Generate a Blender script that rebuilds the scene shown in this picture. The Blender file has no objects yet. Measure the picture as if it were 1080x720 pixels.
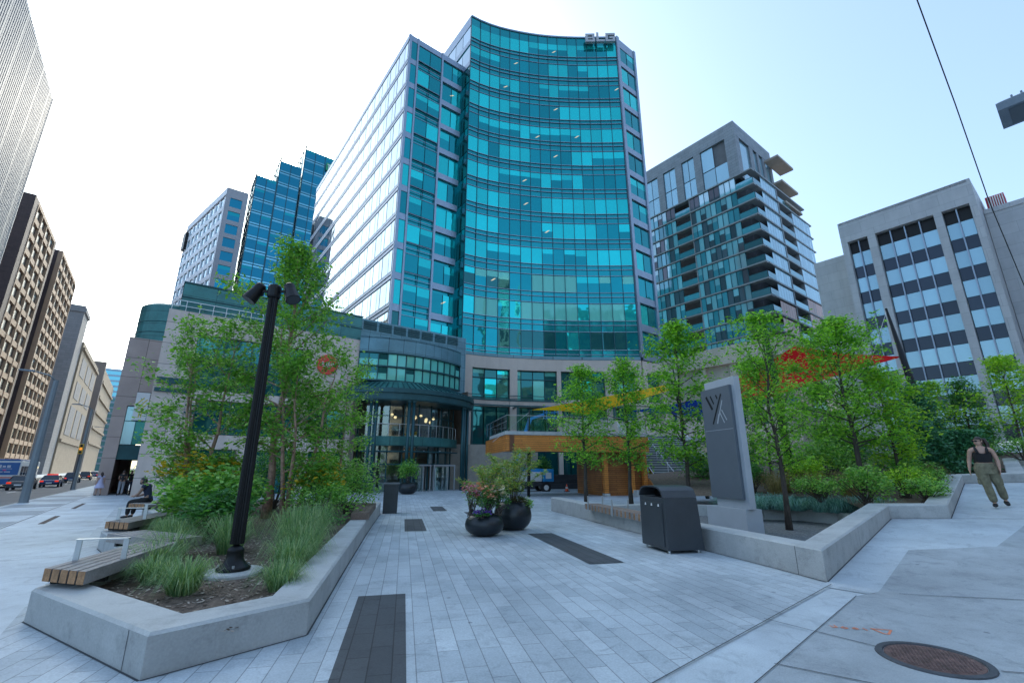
import bpy, bmesh, math, random
from mathutils import Vector, Matrix
R = math.radians
random.seed(7)
scene = bpy.context.scene
COL = scene.collection
# ---------------------------------------------------------------- camera first (used to rank windows by visible size)
CAMH = 1.6
cam_d = bpy.data.cameras.new('camera'); cam = bpy.data.objects.new('camera', cam_d); COL.objects.link(cam)
cam_d.sensor_width = 36; cam_d.lens = 16.0; cam_d.clip_end = 3000; cam_d.clip_start = 0.05
cam.location = (0, 0, CAMH); cam.rotation_euler = (R(90 + 15.5), 0, 0)
scene.camera = cam
TH = R(15.5)
def project(p):
    x, y, z = p[0], p[1], p[2] - CAMH
    d = y * math.cos(TH) + z * math.sin(TH)
    if d < 0.3: return None
    v = z * math.cos(TH) - y * math.sin(TH)
    return (540 + 480 * x / d, 360 - 480 * v / d)
# ---------------------------------------------------------------- frames
ANG_AB = R(37.557); ANG_CD = R(12.869)
U2 = (math.cos(ANG_AB), math.sin(ANG_AB)); U1 = (-math.sin(ANG_AB), math.cos(ANG_AB))
Q2 = (math.cos(ANG_CD), math.sin(ANG_CD)); Q1 = (-math.sin(ANG_CD), math.cos(ANG_CD))
def AB(a, b): return (U2[0]*a + U1[0]*b, U2[1]*a + U1[1]*b)
def CD(c, d): return (Q2[0]*c + Q1[0]*d, Q2[1]*c + Q1[1]*d)
def base(x, y): return -0.011 * min(max(0.0, y - 8), 52)
RO = (4.57, 7.29); RN = (math.sin(R(48.84)), math.cos(R(48.84)))
def rt(x, y): return (x - RO[0])*RN[0] + (y - RO[1])*RN[1]
def ramp(x, y): return 0.08 * max(0.0, rt(x, y))
# ---------------------------------------------------------------- objects
ORG = {}
def thing(name, label, cat, loc=(0,0,0), rotz=0.0, group=None, frame=None):
    """Empty at the base of a thing. frame 'ab'/'cd': loc is given in that street grid and children use that grid."""
    o = bpy.data.objects.new(name, None); COL.objects.link(o)
    o.empty_display_size = 0.2
    if frame == 'ab':
        w = AB(loc[0], loc[1]); o.location = (w[0], w[1], loc[2]); o.rotation_euler = (0,0,ANG_AB); ORG[o.name] = loc
    elif frame == 'cd':
        w = CD(loc[0], loc[1]); o.location = (w[0], w[1], loc[2]); o.rotation_euler = (0,0,ANG_CD); ORG[o.name] = loc
    elif frame == 'w':
        o.location = loc; ORG[o.name] = loc
    else:
        o.location = loc; o.rotation_euler = (0,0,rotz); ORG[o.name] = (0,0,0)
    o['label'] = label; o['category'] = cat
    if group: o['group'] = group
    return o
def org(o):
    while o.parent is not None: o = o.parent
    return ORG.get(o.name, (0,0,0))
def tag(o, label, cat, group=None):
    o['label'] = label; o['category'] = cat
    if group: o['group'] = group
    return o
class MB:
    def __init__(s): s.v=[]; s.f=[]; s.m=[]
    def face(s, pts, m=0):
        n=len(s.v); s.v += [tuple(p) for p in pts]; s.f.append(tuple(range(n, n+len(pts)))); s.m.append(m)
    def hexa(s, p, m=0):   # p: 4 bottom, 4 top
        n=len(s.v); s.v += [tuple(q) for q in p]
        for q in ((3,2,1,0),(4,5,6,7),(0,1,5,4),(1,2,6,5),(2,3,7,6),(3,0,4,7)):
            s.f.append(tuple(n+i for i in q)); s.m.append(m)
    def box(s, x0,x1,y0,y1,z0,z1,m=0):
        s.hexa([(x0,y0,z0),(x1,y0,z0),(x1,y1,z0),(x0,y1,z0),(x0,y0,z1),(x1,y0,z1),(x1,y1,z1),(x0,y1,z1)],m)
    def prism(s, poly, z0, z1, m=0, mtop=None, z0s=None, z1s=None):
        n=len(s.v); k=len(poly)
        z0s = z0s or [z0]*k; z1s = z1s or [z1]*k
        s.v += [(p[0],p[1],z) for p,z in zip(poly,z0s)] + [(p[0],p[1],z) for p,z in zip(poly,z1s)]
        for i in range(k):
            j=(i+1)%k; s.f.append((n+i,n+j,n+k+j,n+k+i)); s.m.append(m)
        s.f.append(tuple(n+k+i for i in range(k))); s.m.append(m if mtop is None else mtop)
        s.f.append(tuple(n+k-1-i for i in range(k))); s.m.append(m)
    def bar(s, p0, p1, w, h, m=0, up=(0,0,1)):
        p0=Vector(p0); p1=Vector(p1); d=(p1-p0).normalized(); u=Vector(up)
        if abs(d.dot(u))>0.98: u=Vector((0,1,0))
        r=d.cross(u).normalized(); u=r.cross(d).normalized(); r=r*(w/2); u=u*(h/2)
        s.hexa([p0-r-u,p0+r-u,p1+r-u,p1-r-u,p0-r+u,p0+r+u,p1+r+u,p1-r+u],m)
    def tube(s, pts, rad, n=8, m=0, cap=True, sx=1.0):
        pts=[Vector(p) for p in pts]; k=len(pts)
        if not hasattr(rad,'__len__'): rad=[rad]*k
        rings=[]; prev=None
        for i,p in enumerate(pts):
            d=(pts[min(i+1,k-1)]-pts[max(i-1,0)])
            d = d.normalized() if d.length>1e-9 else Vector((0,0,1))
            if prev is None:
                u=Vector((1,0,0)) if abs(d.x)<0.9 else Vector((0,1,0))
            else: u=prev
            u=(u-d*u.dot(d)).normalized(); w=d.cross(u); prev=u
            b=len(s.v)
            for j in range(n):
                a=2*math.pi*j/n; s.v.append(tuple(p+(u*math.cos(a)*sx+w*math.sin(a))*rad[i]))
            rings.append(b)
        for i in range(k-1):
            for j in range(n):
                jj=(j+1)%n; s.f.append((rings[i]+j,rings[i]+jj,rings[i+1]+jj,rings[i+1]+j)); s.m.append(m)
        if cap:
            s.f.append(tuple(rings[0]+n-1-j for j in range(n))); s.m.append(m)
            s.f.append(tuple(rings[-1]+j for j in range(n))); s.m.append(m)
    def lathe(s, cx, cy, prof, n=24, m=0, a0=0.0, a1=2*math.pi, sx=1.0, sy=1.0):
        full = abs(a1-a0-2*math.pi)<1e-6; k=n if full else n+1; b=len(s.v)
        for (r,z) in prof:
            for j in range(k):
                a=a0+(a1-a0)*j/n; s.v.append((cx+math.cos(a)*r*sx, cy+math.sin(a)*r*sy, z))
        for i in range(len(prof)-1):
            for j in range(n):
                jj=(j+1)%k if full else j+1
                s.f.append((b+i*k+j,b+i*k+jj,b+(i+1)*k+jj,b+(i+1)*k+j)); s.m.append(m)
    def ball(s, c, r, m=0, n=8, k=6):
        if not hasattr(r,'__len__'): r=(r,r,r)
        b=len(s.v)
        for i in range(k+1):
            t=math.pi*i/k
            for j in range(n):
                a=2*math.pi*j/n
                s.v.append((c[0]+r[0]*math.sin(t)*math.cos(a), c[1]+r[1]*math.sin(t)*math.sin(a), c[2]-r[2]*math.cos(t)))
        for i in range(k):
            for j in range(n):
                jj=(j+1)%n; s.f.append((b+i*n+j,b+i*n+jj,b+(i+1)*n+jj,b+(i+1)*n+j)); s.m.append(m)
    def gbox(s, P, s0,s1,d0,d1,z0,z1,m=0):
        s.hexa([P(s0,d0,z0),P(s1,d0,z0),P(s1,d1,z0),P(s0,d1,z0),P(s0,d0,z1),P(s1,d0,z1),P(s1,d1,z1),P(s0,d1,z1)],m)
    def build(s, name, mats, parent=None, smooth=False, kind=None, local=False, bevel=0, auto=None):
        if not hasattr(mats,'__len__'): mats=[mats]
        me=bpy.data.meshes.new(name)
        o3 = (0,0,0) if (parent is None or local) else org(parent)
        me.from_pydata([(p[0]-o3[0],p[1]-o3[1],p[2]-o3[2]) for p in s.v], [], s.f)
        for q in mats: me.materials.append(q)
        if len(mats)>1: me.polygons.foreach_set('material_index', s.m)
        if smooth: me.polygons.foreach_set('use_smooth',[True]*len(s.f))
        me.update()
        o=bpy.data.objects.new(name, me); COL.objects.link(o)
        if parent is not None: o.parent=parent
        if kind: o['kind']=kind
        if bevel:
            bm=bmesh.new(); bm.from_mesh(me); bmesh.ops.remove_doubles(bm, verts=bm.verts, dist=1e-5)
            bmesh.ops.bevel(bm, geom=[e for e in bm.edges if e.calc_face_angle(0)>0.5], offset=bevel, segments=2, profile=0.7, affect='EDGES', clamp_overlap=True)
            bm.to_mesh(me); bm.free()
        if auto:
            bm=bmesh.new(); bm.from_mesh(me); bmesh.ops.recalc_face_normals(bm, faces=bm.faces); bm.to_mesh(me); bm.free()
        return o
def recenter(o):
    """put a single mesh thing's origin at the middle of its base"""
    me=o.data; xs=[v.co.x for v in me.vertices]; ys=[v.co.y for v in me.vertices]; zs=[v.co.z for v in me.vertices]
    c=Vector(((min(xs)+max(xs))/2,(min(ys)+max(ys))/2,min(zs)))
    me.transform(Matrix.Translation(-c)); o.location=o.matrix_basis @ c
    return o
def dup(root, loc, rotz, label, group=None):
    r=root.copy(); COL.objects.link(r); r.location=loc; r.rotation_euler=(0,0,rotz); r['label']=label
    if group: r['group']=group
    for ch in list(root.children):
        c=ch.copy(); COL.objects.link(c); c.parent=r
        for g in list(ch.children):
            d=g.copy(); COL.objects.link(d); d.parent=c
    return r
# ---------------------------------------------------------------- materials
def new_mat(name):
    m=bpy.data.materials.new(name); m.use_nodes=True; nt=m.node_tree; nt.nodes.clear()
    out=nt.nodes.new('ShaderNodeOutputMaterial'); p=nt.nodes.new('ShaderNodeBsdfPrincipled')
    nt.links.new(p.outputs[0], out.inputs[0]); return m, nt, p, out
def node(nt, t, **kw):
    n=nt.nodes.new(t)
    for k,v in kw.items():
        if k.startswith('_'): setattr(n, k[1:], v)
        else: n.inputs[k].default_value=v
    return n
def c4(c): return (c[0],c[1],c[2],1)
def coords(nt, rotz=0.0, scale=(1,1,1), kind='Object'):
    t=nt.nodes.new('ShaderNodeTexCoord'); mp=nt.nodes.new('ShaderNodeMapping')
    mp.inputs['Rotation'].default_value=(0,0,rotz); mp.inputs['Scale'].default_value=scale
    nt.links.new(t.outputs[kind], mp.inputs[0]); return mp.outputs[0]
def mixc(nt, fac, a, b, mode='MIX'):
    n=nt.nodes.new('ShaderNodeMix'); n.data_type='RGBA'; n.blend_type=mode
    for sock,val in ((n.inputs[0],fac),(n.inputs[6],a),(n.inputs[7],b)):
        if hasattr(val,'is_output') or hasattr(val,'links'): nt.links.new(val, sock)
        else: sock.default_value = val if not hasattr(val,'__len__') else c4(val)
    return n.outputs[2]
def ramp_node(nt, fac, stops):
    n=nt.nodes.new('ShaderNodeValToRGB'); nt.links.new(fac, n.inputs[0])
    e=n.color_ramp.elements
    while len(e)<len(stops): e.new(0.5)
    for i,(p,c) in enumerate(stops): e[i].position=p; e[i].color=c4(c)
    return n.outputs[0]
def grime(nt,c,co):
    """chewing gum spots, darker trodden patches and a few pale scuffs"""
    v=node(nt,'ShaderNodeTexVoronoi',Scale=1.7); nt.links.new(co,v.inputs['Vector'])
    s=ramp_node(nt,v.outputs['Distance'],[(0.035,(0.55,0.55,0.56)),(0.055,(1,1,1))])
    v2=node(nt,'ShaderNodeTexVoronoi',Scale=3.1); nt.links.new(co,v2.inputs['Vector'])
    s2=ramp_node(nt,v2.outputs['Distance'],[(0.03,(0.75,0.75,0.75)),(0.05,(1,1,1))])
    n=node(nt,'ShaderNodeTexNoise',Scale=0.28,Detail=6.0,Roughness=0.7); nt.links.new(co,n.inputs['Vector'])
    d=ramp_node(nt,n.outputs[0],[(0.34,(0.80,0.81,0.83)),(0.5,(1,1,1)),(0.68,(1.10,1.10,1.09))])
    n2=node(nt,'ShaderNodeTexNoise',Scale=2.6,Detail=9.0,Roughness=0.75,Distortion=1.2); nt.links.new(co,n2.inputs['Vector'])
    d2=ramp_node(nt,n2.outputs[0],[(0.36,(0.78,0.79,0.80)),(0.47,(1,1,1))])
    for q in (s,s2,d,d2): c=mixc(nt,1.0,c,q,'MULTIPLY')
    return c
def simple(name, col, rough=0.6, metal=0.0, var=0.12, vscale=1.5, bump=0.0, bscale=60, spec=0.5, stain=0.0, streak=False, dirty=False):
    """plain surface with large soft tone variation, fine grain and optional stains/vertical streaks"""
    m,nt,p,out=new_mat(name)
    co=coords(nt, scale=(1,1,0.25) if streak else (1,1,1))
    n1=node(nt,'ShaderNodeTexNoise',Scale=vscale,Detail=5.0,Roughness=0.6); nt.links.new(co,n1.inputs['Vector'])
    n2=node(nt,'ShaderNodeTexNoise',Scale=bscale,Detail=3.0); nt.links.new(co,n2.inputs['Vector'])
    lo=tuple(max(0,c*(1-var)) for c in col); hi=tuple(min(1,c*(1+var)) for c in col)
    a=ramp_node(nt,n1.outputs[0],[(0.3,lo),(0.7,hi)])
    g=ramp_node(nt,n2.outputs[0],[(0.3,(1-var*.6,)*3),(0.7,(1+var*.6,)*3)])
    c=mixc(nt,1.0,a,g,'MULTIPLY')
    if stain:
        n3=node(nt,'ShaderNodeTexNoise',Scale=vscale*2.3,Detail=8.0,Roughness=0.72); nt.links.new(co,n3.inputs['Vector'])
        s=ramp_node(nt,n3.outputs[0],[(0.52,(1,1,1)),(0.72,(1-stain,)*3)])
        c=mixc(nt,1.0,c,s,'MULTIPLY')
    if dirty: c=grime(nt,c,co)
    nt.links.new(c,p.inputs['Base Color'])
    p.inputs['Roughness'].default_value=rough; p.inputs['Metallic'].default_value=metal; p.inputs['Specular IOR Level'].default_value=spec
    if bump:
        b=node(nt,'ShaderNodeBump',Strength=bump,Distance=0.01); nt.links.new(n2.outputs[0],b.inputs['Height']); nt.links.new(b.outputs[0],p.inputs['Normal'])
    return m
def glass(name, col, metal=0.8, rough=0.03, wav=0.02, wscale=0.35, var=0.15, spec=0.5):
    """reflective curtain-wall glass: tinted mirror with slightly bent panes"""
    m,nt,p,out=new_mat(name)
    co=coords(nt)
    n1=node(nt,'ShaderNodeTexNoise',Scale=wscale,Detail=2.0); nt.links.new(co,n1.inputs['Vector'])
    g=nt.nodes.new('ShaderNodeNewGeometry')
    oi=nt.nodes.new('ShaderNodeObjectInfo'); ad=node(nt,'ShaderNodeMath',_operation='ADD'); nt.links.new(g.outputs['Random Per Island'],ad.inputs[0]); nt.links.new(oi.outputs['Random'],ad.inputs[1])
    fr=node(nt,'ShaderNodeMath',_operation='FRACT'); nt.links.new(ad.outputs[0],fr.inputs[0])
    rv=ramp_node(nt,fr.outputs[0],[(0.0,tuple(c*(1-var) for c in col)),(1.0,tuple(min(1,c*(1+var)) for c in col))])
    nt.links.new(rv,p.inputs['Base Color'])
    p.inputs['Metallic'].default_value=metal; p.inputs['Roughness'].default_value=rough; p.inputs['Specular IOR Level'].default_value=spec
    b=node(nt,'ShaderNodeBump',Strength=wav,Distance=1.0); nt.links.new(n1.outputs[0],b.inputs['Height']); nt.links.new(b.outputs[0],p.inputs['Normal'])
    return m
def clear_glass(name, tint=(0.75,0.9,0.88), refl=0.18):
    m=bpy.data.materials.new(name); m.use_nodes=True; nt=m.node_tree; nt.nodes.clear()
    out=nt.nodes.new('ShaderNodeOutputMaterial'); t=nt.nodes.new('ShaderNodeBsdfTransparent'); t.inputs[0].default_value=c4(tint)
    g=nt.nodes.new('ShaderNodeBsdfGlossy'); g.inputs['Roughness'].default_value=0.03; g.inputs['Color'].default_value=(0.8,0.95,0.95,1)
    fr=node(nt,'ShaderNodeFresnel',IOR=1.5); ad=node(nt,'ShaderNodeMath',_operation='ADD'); ad.inputs[1].default_value=refl; ad.use_clamp=True
    nt.links.new(fr.outputs[0],ad.inputs[0])
    mx=nt.nodes.new('ShaderNodeMixShader'); nt.links.new(ad.outputs[0],mx.inputs[0]); nt.links.new(t.outputs[0],mx.inputs[1]); nt.links.new(g.outputs[0],mx.inputs[2])
    nt.links.new(mx.outputs[0],out.inputs[0]); return m
def brick(name, c1, c2, mortar, w, h, msize=0.01, off=0.5, rough=0.7, kind='ab', var=0.15, vertical=True, bias=0.0, metal=0.0, streaks=0.0, fine=40):
    """stone panels / pavers. vertical=True: runs on upright faces (uses the face direction), else on the ground"""
    m,nt,p,out=new_mat(name)
    t=nt.nodes.new('ShaderNodeTexCoord'); sp=nt.nodes.new('ShaderNodeSeparateXYZ'); nt.links.new(t.outputs['Object'],sp.inputs[0])
    cb=nt.nodes.new('ShaderNodeCombineXYZ')
    if vertical:
        ad=node(nt,'ShaderNodeMath',_operation='ADD'); nt.links.new(sp.outputs[0],ad.inputs[0]); nt.links.new(sp.outputs[1],ad.inputs[1])
        nt.links.new(ad.outputs[0],cb.inputs[0]); nt.links.new(sp.outputs[2],cb.inputs[1])
    else:
        nt.links.new(sp.outputs[1],cb.inputs[0]); nt.links.new(sp.outputs[0],cb.inputs[1])
    bt=nt.nodes.new('ShaderNodeTexBrick'); nt.links.new(cb.outputs[0],bt.inputs['Vector'])
    bt.offset=off; bt.squash=1.0
    bt.inputs['Color1'].default_value=c4(c1); bt.inputs['Color2'].default_value=c4(c2); bt.inputs['Mortar'].default_value=c4(mortar)
    bt.inputs['Scale'].default_value=1.0; bt.inputs['Mortar Size'].default_value=msize; bt.inputs['Mortar Smooth'].default_value=0.2
    bt.inputs['Bias'].default_value=bias; bt.inputs['Brick Width'].default_value=w; bt.inputs['Row Height'].default_value=h
    n1=node(nt,'ShaderNodeTexNoise',Scale=0.6,Detail=7.0,Roughness=0.65); nt.links.new(t.outputs['Object'],n1.inputs['Vector'])
    n2=node(nt,'ShaderNodeTexNoise',Scale=fine,Detail=3.0); nt.links.new(t.outputs['Object'],n2.inputs['Vector'])
    a=ramp_node(nt,n1.outputs[0],[(0.3,(1-var,)*3),(0.7,(1+var,)*3)])
    b=ramp_node(nt,n2.outputs[0],[(0.25,(1-var*.9,)*3),(0.75,(1+var*.9,)*3)])
    c=mixc(nt,1.0,bt.outputs[0],a,'MULTIPLY'); c=mixc(nt,1.0,c,b,'MULTIPLY')
    if streaks:
        mp=nt.nodes.new('ShaderNodeMapping'); mp.inputs['Scale'].default_value=(1.2,1.2,0.08); nt.links.new(t.outputs['Object'],mp.inputs[0])
        n3=node(nt,'ShaderNodeTexNoise',Scale=2.0,Detail=6.0); nt.links.new(mp.outputs[0],n3.inputs['Vector'])
        s=ramp_node(nt,n3.outputs[0],[(0.45,(1,1,1)),(0.75,(1-streaks,)*3)]); c=mixc(nt,1.0,c,s,'MULTIPLY')
    if not vertical: c=grime(nt,c,t.outputs['Object'])
    nt.links.new(c,p.inputs['Base Color']); p.inputs['Roughness'].default_value=rough; p.inputs['Metallic'].default_value=metal
    bp=node(nt,'ShaderNodeBump',Strength=0.25,Distance=0.01); nt.links.new(bt.outputs['Fac'],bp.inputs['Height']); bp.invert=True
    nt.links.new(bp.outputs[0],p.inputs['Normal'])
    return m
def leafmat(name, greens, trans=0.35, rough=0.5):
    m=bpy.data.materials.new(name); m.use_nodes=True; nt=m.node_tree; nt.nodes.clear()
    out=nt.nodes.new('ShaderNodeOutputMaterial'); g=nt.nodes.new('ShaderNodeNewGeometry')
    n=len(greens); c=ramp_node(nt,g.outputs['Random Per Island'],[(i/max(1,n-1),q) for i,q in enumerate(greens)])
    p=nt.nodes.new('ShaderNodeBsdfPrincipled'); p.inputs['Roughness'].default_value=rough; p.inputs['Specular IOR Level'].default_value=0.35
    t=nt.nodes.new('ShaderNodeBsdfTranslucent'); br=mixc(nt,1.0,c,(1.5,1.7,0.7),'MULTIPLY')
    nt.links.new(c,p.inputs['Base Color']); nt.links.new(br,t.inputs[0])
    mx=nt.nodes.new('ShaderNodeMixShader'); mx.inputs[0].default_value=trans
    nt.links.new(p.outputs[0],mx.inputs[1]); nt.links.new(t.outputs[0],mx.inputs[2]); nt.links.new(mx.outputs[0],out.inputs[0])
    return m
def emit(name,col,s):
    m=bpy.data.materials.new(name); m.use_nodes=True; nt=m.node_tree; nt.nodes.clear()
    out=nt.nodes.new('ShaderNodeOutputMaterial'); e=nt.nodes.new('ShaderNodeEmission'); e.inputs[0].default_value=c4(col); e.inputs[1].default_value=s
    nt.links.new(e.outputs[0],out.inputs[0]); return m

M={}
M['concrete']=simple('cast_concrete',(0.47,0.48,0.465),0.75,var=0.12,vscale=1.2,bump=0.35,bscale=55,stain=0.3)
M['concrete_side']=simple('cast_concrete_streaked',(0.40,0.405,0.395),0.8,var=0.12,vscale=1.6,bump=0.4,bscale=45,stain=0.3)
M['walk']=simple('brushed_concrete',(0.52,0.575,0.60),0.7,var=0.16,vscale=0.5,bump=0.25,bscale=70,stain=0.18,dirty=True)
M['walk_old']=simple('worn_dark_concrete',(0.37,0.405,0.42),0.8,var=0.18,vscale=0.8,bump=0.4,bscale=80,stain=0.25,dirty=True)
M['asphalt']=simple('asphalt',(0.10,0.105,0.115),0.8,var=0.2,vscale=0.25,bump=0.3,bscale=60)
M['far_ground']=simple('far_ground',(0.16,0.165,0.17),0.85,var=0.15,vscale=0.05)
M['paver']=brick('grey_pavers',(0.51,0.56,0.58),(0.39,0.44,0.465),(0.23,0.25,0.265),0.62,0.195,0.005,0.37,0.7,var=0.16,vertical=False,fine=55)
M['paver_dark']=brick('charcoal_pavers',(0.075,0.083,0.09),(0.055,0.062,0.07),(0.025,0.027,0.03),0.62,0.195,0.006,0.37,0.75,var=0.2,vertical=False,fine=70)
M['paint']=simple('road_paint',(0.75,0.75,0.73),0.6,var=0.1)
M['mulch']=simple('wood_mulch',(0.13,0.095,0.07),0.95,var=0.55,vscale=9,bump=1.0,bscale=38)
M['gravel']=simple('grey_gravel',(0.17,0.175,0.18),0.95,var=0.45,vscale=14,bump=1.0,bscale=60)
M['stone']=brick('warm_granite_panels',(0.66,0.54,0.465),(0.585,0.475,0.41),(0.22,0.18,0.16),2.3,1.55,0.02,0.0,0.55,var=0.12,streaks=0.12)
M['stone_dark']=brick('rose_granite_panels',(0.46,0.355,0.315),(0.40,0.305,0.27),(0.14,0.11,0.10),1.9,1.5,0.02,0.0,0.5,var=0.12)
M['stone_tower']=simple('pale_granite',(0.56,0.47,0.40),0.55,var=0.1,vscale=0.4,bump=0.15,stain=0.12,streak=True)
M['copper']=brick('green_patina_metal',(0.05,0.19,0.18),(0.042,0.16,0.155),(0.02,0.07,0.07),2.4,1.05,0.02,0.0,0.35,var=0.3,metal=0.35)
M['teal_metal']=simple('dark_teal_metal',(0.016,0.075,0.085),0.4,0.3,var=0.2,vscale=0.7)
M['teal_panel']=brick('teal_metal_panels',(0.13,0.26,0.30),(0.11,0.225,0.265),(0.04,0.08,0.10),1.05,1.4,0.02,0.0,0.35,var=0.15,metal=0.3)
M['steel_mull']=simple('silver_mullion',(0.30,0.36,0.44),0.35,0.5,var=0.08)
M['alu']=simple('brushed_aluminium',(0.55,0.57,0.58),0.35,0.7,var=0.06)
M['mull_dark']=simple('dark_mullion',(0.02,0.085,0.11),0.4,0.3,var=0.1)
M['g_bright']=glass('teal_glass_with_blinds',(0.015,0.58,0.55),0.64,wav=0.05)
M['g_dark']=glass('teal_glass_dark',(0.006,0.27,0.295),0.72,wav=0.05)
M['g_span']=glass('teal_spandrel_glass',(0.010,0.28,0.30),0.68,0.08,var=0.08)
M['g_pale']=glass('pale_sky_reflection_glass',(0.34,0.43,0.49),0.92,0.03,0.02)  # bright sky reflection of the left faces put into this pale colour
M['g_green']=glass('green_podium_glass',(0.14,0.56,0.46),0.12,0.06,wav=0.03)
M['g_greend']=glass('dark_green_podium_glass',(0.02,0.15,0.15),0.6,wav=0.03)
M['g_blue']=glass('blue_tower_glass',(0.010,0.19,0.27),0.72)
M['g_blued']=glass('blue_tower_spandrel',(0.16,0.42,0.50),0.7,0.1)
M['g_off']=glass('office_dark_glass',(0.035,0.048,0.068),0.5,0.08)
M['g_offl']=glass('office_pale_blind_glass',(0.33,0.52,0.60),0.45,0.08,var=0.12)
M['g_condo']=glass('condo_glass',(0.16,0.33,0.38),0.6,0.04,var=0.3)
M['g_condol']=glass('condo_pale_glass',(0.45,0.58,0.62),0.5,0.05,var=0.25)
M['g_condod']=glass('condo_curtained_glass',(0.13,0.12,0.14),0.4,0.06,var=0.3)
M['g_redrefl']=glass('red_reflection_glass',(0.34,0.15,0.10),0.35,0.06,var=0.3)  # orange-red reflection painted into the pane colour
M['g_brown']=glass('bronze_office_glass',(0.022,0.035,0.045),0.0,0.25,var=0.3,spec=0.25)
M['clear']=clear_glass('clear_glass')
M['rail_glass']=clear_glass('railing_glass',(0.80,0.90,0.90),0.10)
M['lamp_lit']=emit('lit_globe',(1.0,0.72,0.38),1.6)
M['ceil_lit']=emit('lit_ceiling_panel',(1.0,0.92,0.70),0.75)
M['black']=simple('black_powder_coat',(0.008,0.009,0.010),0.4,0.0,var=0.2,spec=0.3)
M['char']=simple('charcoal_paint',(0.045,0.052,0.060),0.42,0.1,var=0.12,vscale=2,bump=0.03)
M['pot']=simple('matt_dark_planter',(0.012,0.017,0.022),0.36,var=0.25,vscale=3)
M['grey_paint']=simple('light_grey_panel',(0.42,0.455,0.49),0.45,0.1,var=0.06)
M['white']=simple('white_paint',(0.72,0.72,0.71),0.5,var=0.06)
M['wood']=simple('weathered_bench_wood',(0.17,0.12,0.09),0.7,var=0.35,vscale=4,bump=0.3,bscale=40)
M['wood_top']=simple('greyed_bench_wood',(0.27,0.245,0.23),0.7,var=0.2,vscale=4,bump=0.3,bscale=40)
M['wood_end']=simple('bench_end_grain',(0.36,0.19,0.09),0.7,var=0.4,vscale=9)
M['red_disc']=simple('red_sign_face',(0.70,0.05,0.03),0.4,var=0.06)
M['rubber']=simple('black_rubber',(0.015,0.015,0.016),0.8,var=0.2)
M['car_glass']=glass('car_glass',(0.05,0.06,0.07),0.3,0.03)
M['red_light']=emit('tail_light',(0.9,0.05,0.02),0.9)
M['orange_light']=emit('orange_signal',(1.0,0.32,0.05),1.2)
M['bark']=simple('grey_brown_bark',(0.075,0.06,0.05),0.9,var=0.4,vscale=8,bump=0.8,bscale=30,streak=True)
M['bark_birch']=simple('peach_birch_bark',(0.36,0.22,0.16),0.8,var=0.4,vscale=9,bump=0.6,bscale=25)
# ================================================================ SETTING: ground, road, pavements
def sheet(name, pts, mat, zf, dz, parent=None, cut=None, frame=None, kind='structure'):
    """flat polygon draped on a height function; frame rotates the object's own axes with the paving"""
    mb=MB(); mb.face([(p[0],p[1],zf(p[0],p[1])+dz) for p in pts])
    o=mb.build(name,mat)
    if kind: o['kind']=kind
    if frame is not None:
        mt=Matrix.Rotation(frame,4,'Z'); o.data.transform(mt.inverted()); o.rotation_euler=(0,0,frame)
    return o
def grid(name, mat, f, us, vs, zf, dz, frame=0.0, kind='structure'):
    mb=MB(); n=len(vs)
    for u in us:
        for v in vs:
            x,y=f(u,v); mb.v.append((x,y,zf(x,y)+dz))
    for i in range(len(us)-1):
        for j in range(n-1):
            mb.f.append((i*n+j,(i+1)*n+j,(i+1)*n+j+1,i*n+j+1)); mb.m.append(0)
    o=mb.build(name,mat); o['kind']=kind
    if frame:
        mt=Matrix.Rotation(frame,4,'Z'); o.data.transform(mt.inverted()); o.rotation_euler=(0,0,frame)
    return o
def lin(a,b,n): return [a+(b-a)*i/n for i in range(n+1)]
grid('ground', M['far_ground'], lambda x,y:(x,y), [-1500,-600,-300,-150]+lin(-80,80,16)+[150,300,600,1500], [-700,-200,-60,0]+lin(8,60,13)+[100,200,400,900,1800], base, -0.22)
grid('road', M['asphalt'], AB, [-19.5,-14,-9,-5.3], lin(-40,100,70)+[150,220,320,460], base, -0.13, ANG_AB)
grid('sidewalk', M['walk'], AB, [-5.15,-4,-2.9,-0.9], lin(-40,100,70)+[150,220,320,460], base, 0.0, ANG_AB)
grid('kerb', M['concrete'], AB, [-5.3,-5.15], lin(-40,100,70)+[150,220,320,460], base, 0.004, ANG_AB)
kb=MB()
bb=lin(-40,100,70)
for i in range(len(bb)-1):
    p=AB(-5.3,bb[i]); q=AB(-5.3,bb[i+1]); kb.face([(p[0],p[1],base(*p)-0.14),(q[0],q[1],base(*q)-0.14),(q[0],q[1],base(*q)+0.004),(p[0],p[1],base(*p)+0.004)])
o=kb.build('kerb_face',M['concrete']); o['kind']='structure'
grid('far_sidewalk', M['walk'], AB, [-28.5,-19.5], lin(-40,100,70)+[150,220,320,460], base, 0.0, ANG_AB)
# plaza paved with long grey stone pavers laid on the c/d grid
grid('plaza', M['paver'], lambda a,b:AB(a,b+(((a-3.36)*0.064-0.18) if b<2.8 else 0)), [-0.9,3.36,7.72,14,22,30,38,46,60], lin(2.75,44,34), base, 0.004, ANG_CD)
# strip of smooth concrete in front of the plaza and the worn pavement nearer the camera
grid('front_sidewalk', M['walk'], AB, [-0.9,4,8.0], [-12,-6,0,3.05], base, 0.0, ANG_AB)
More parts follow.
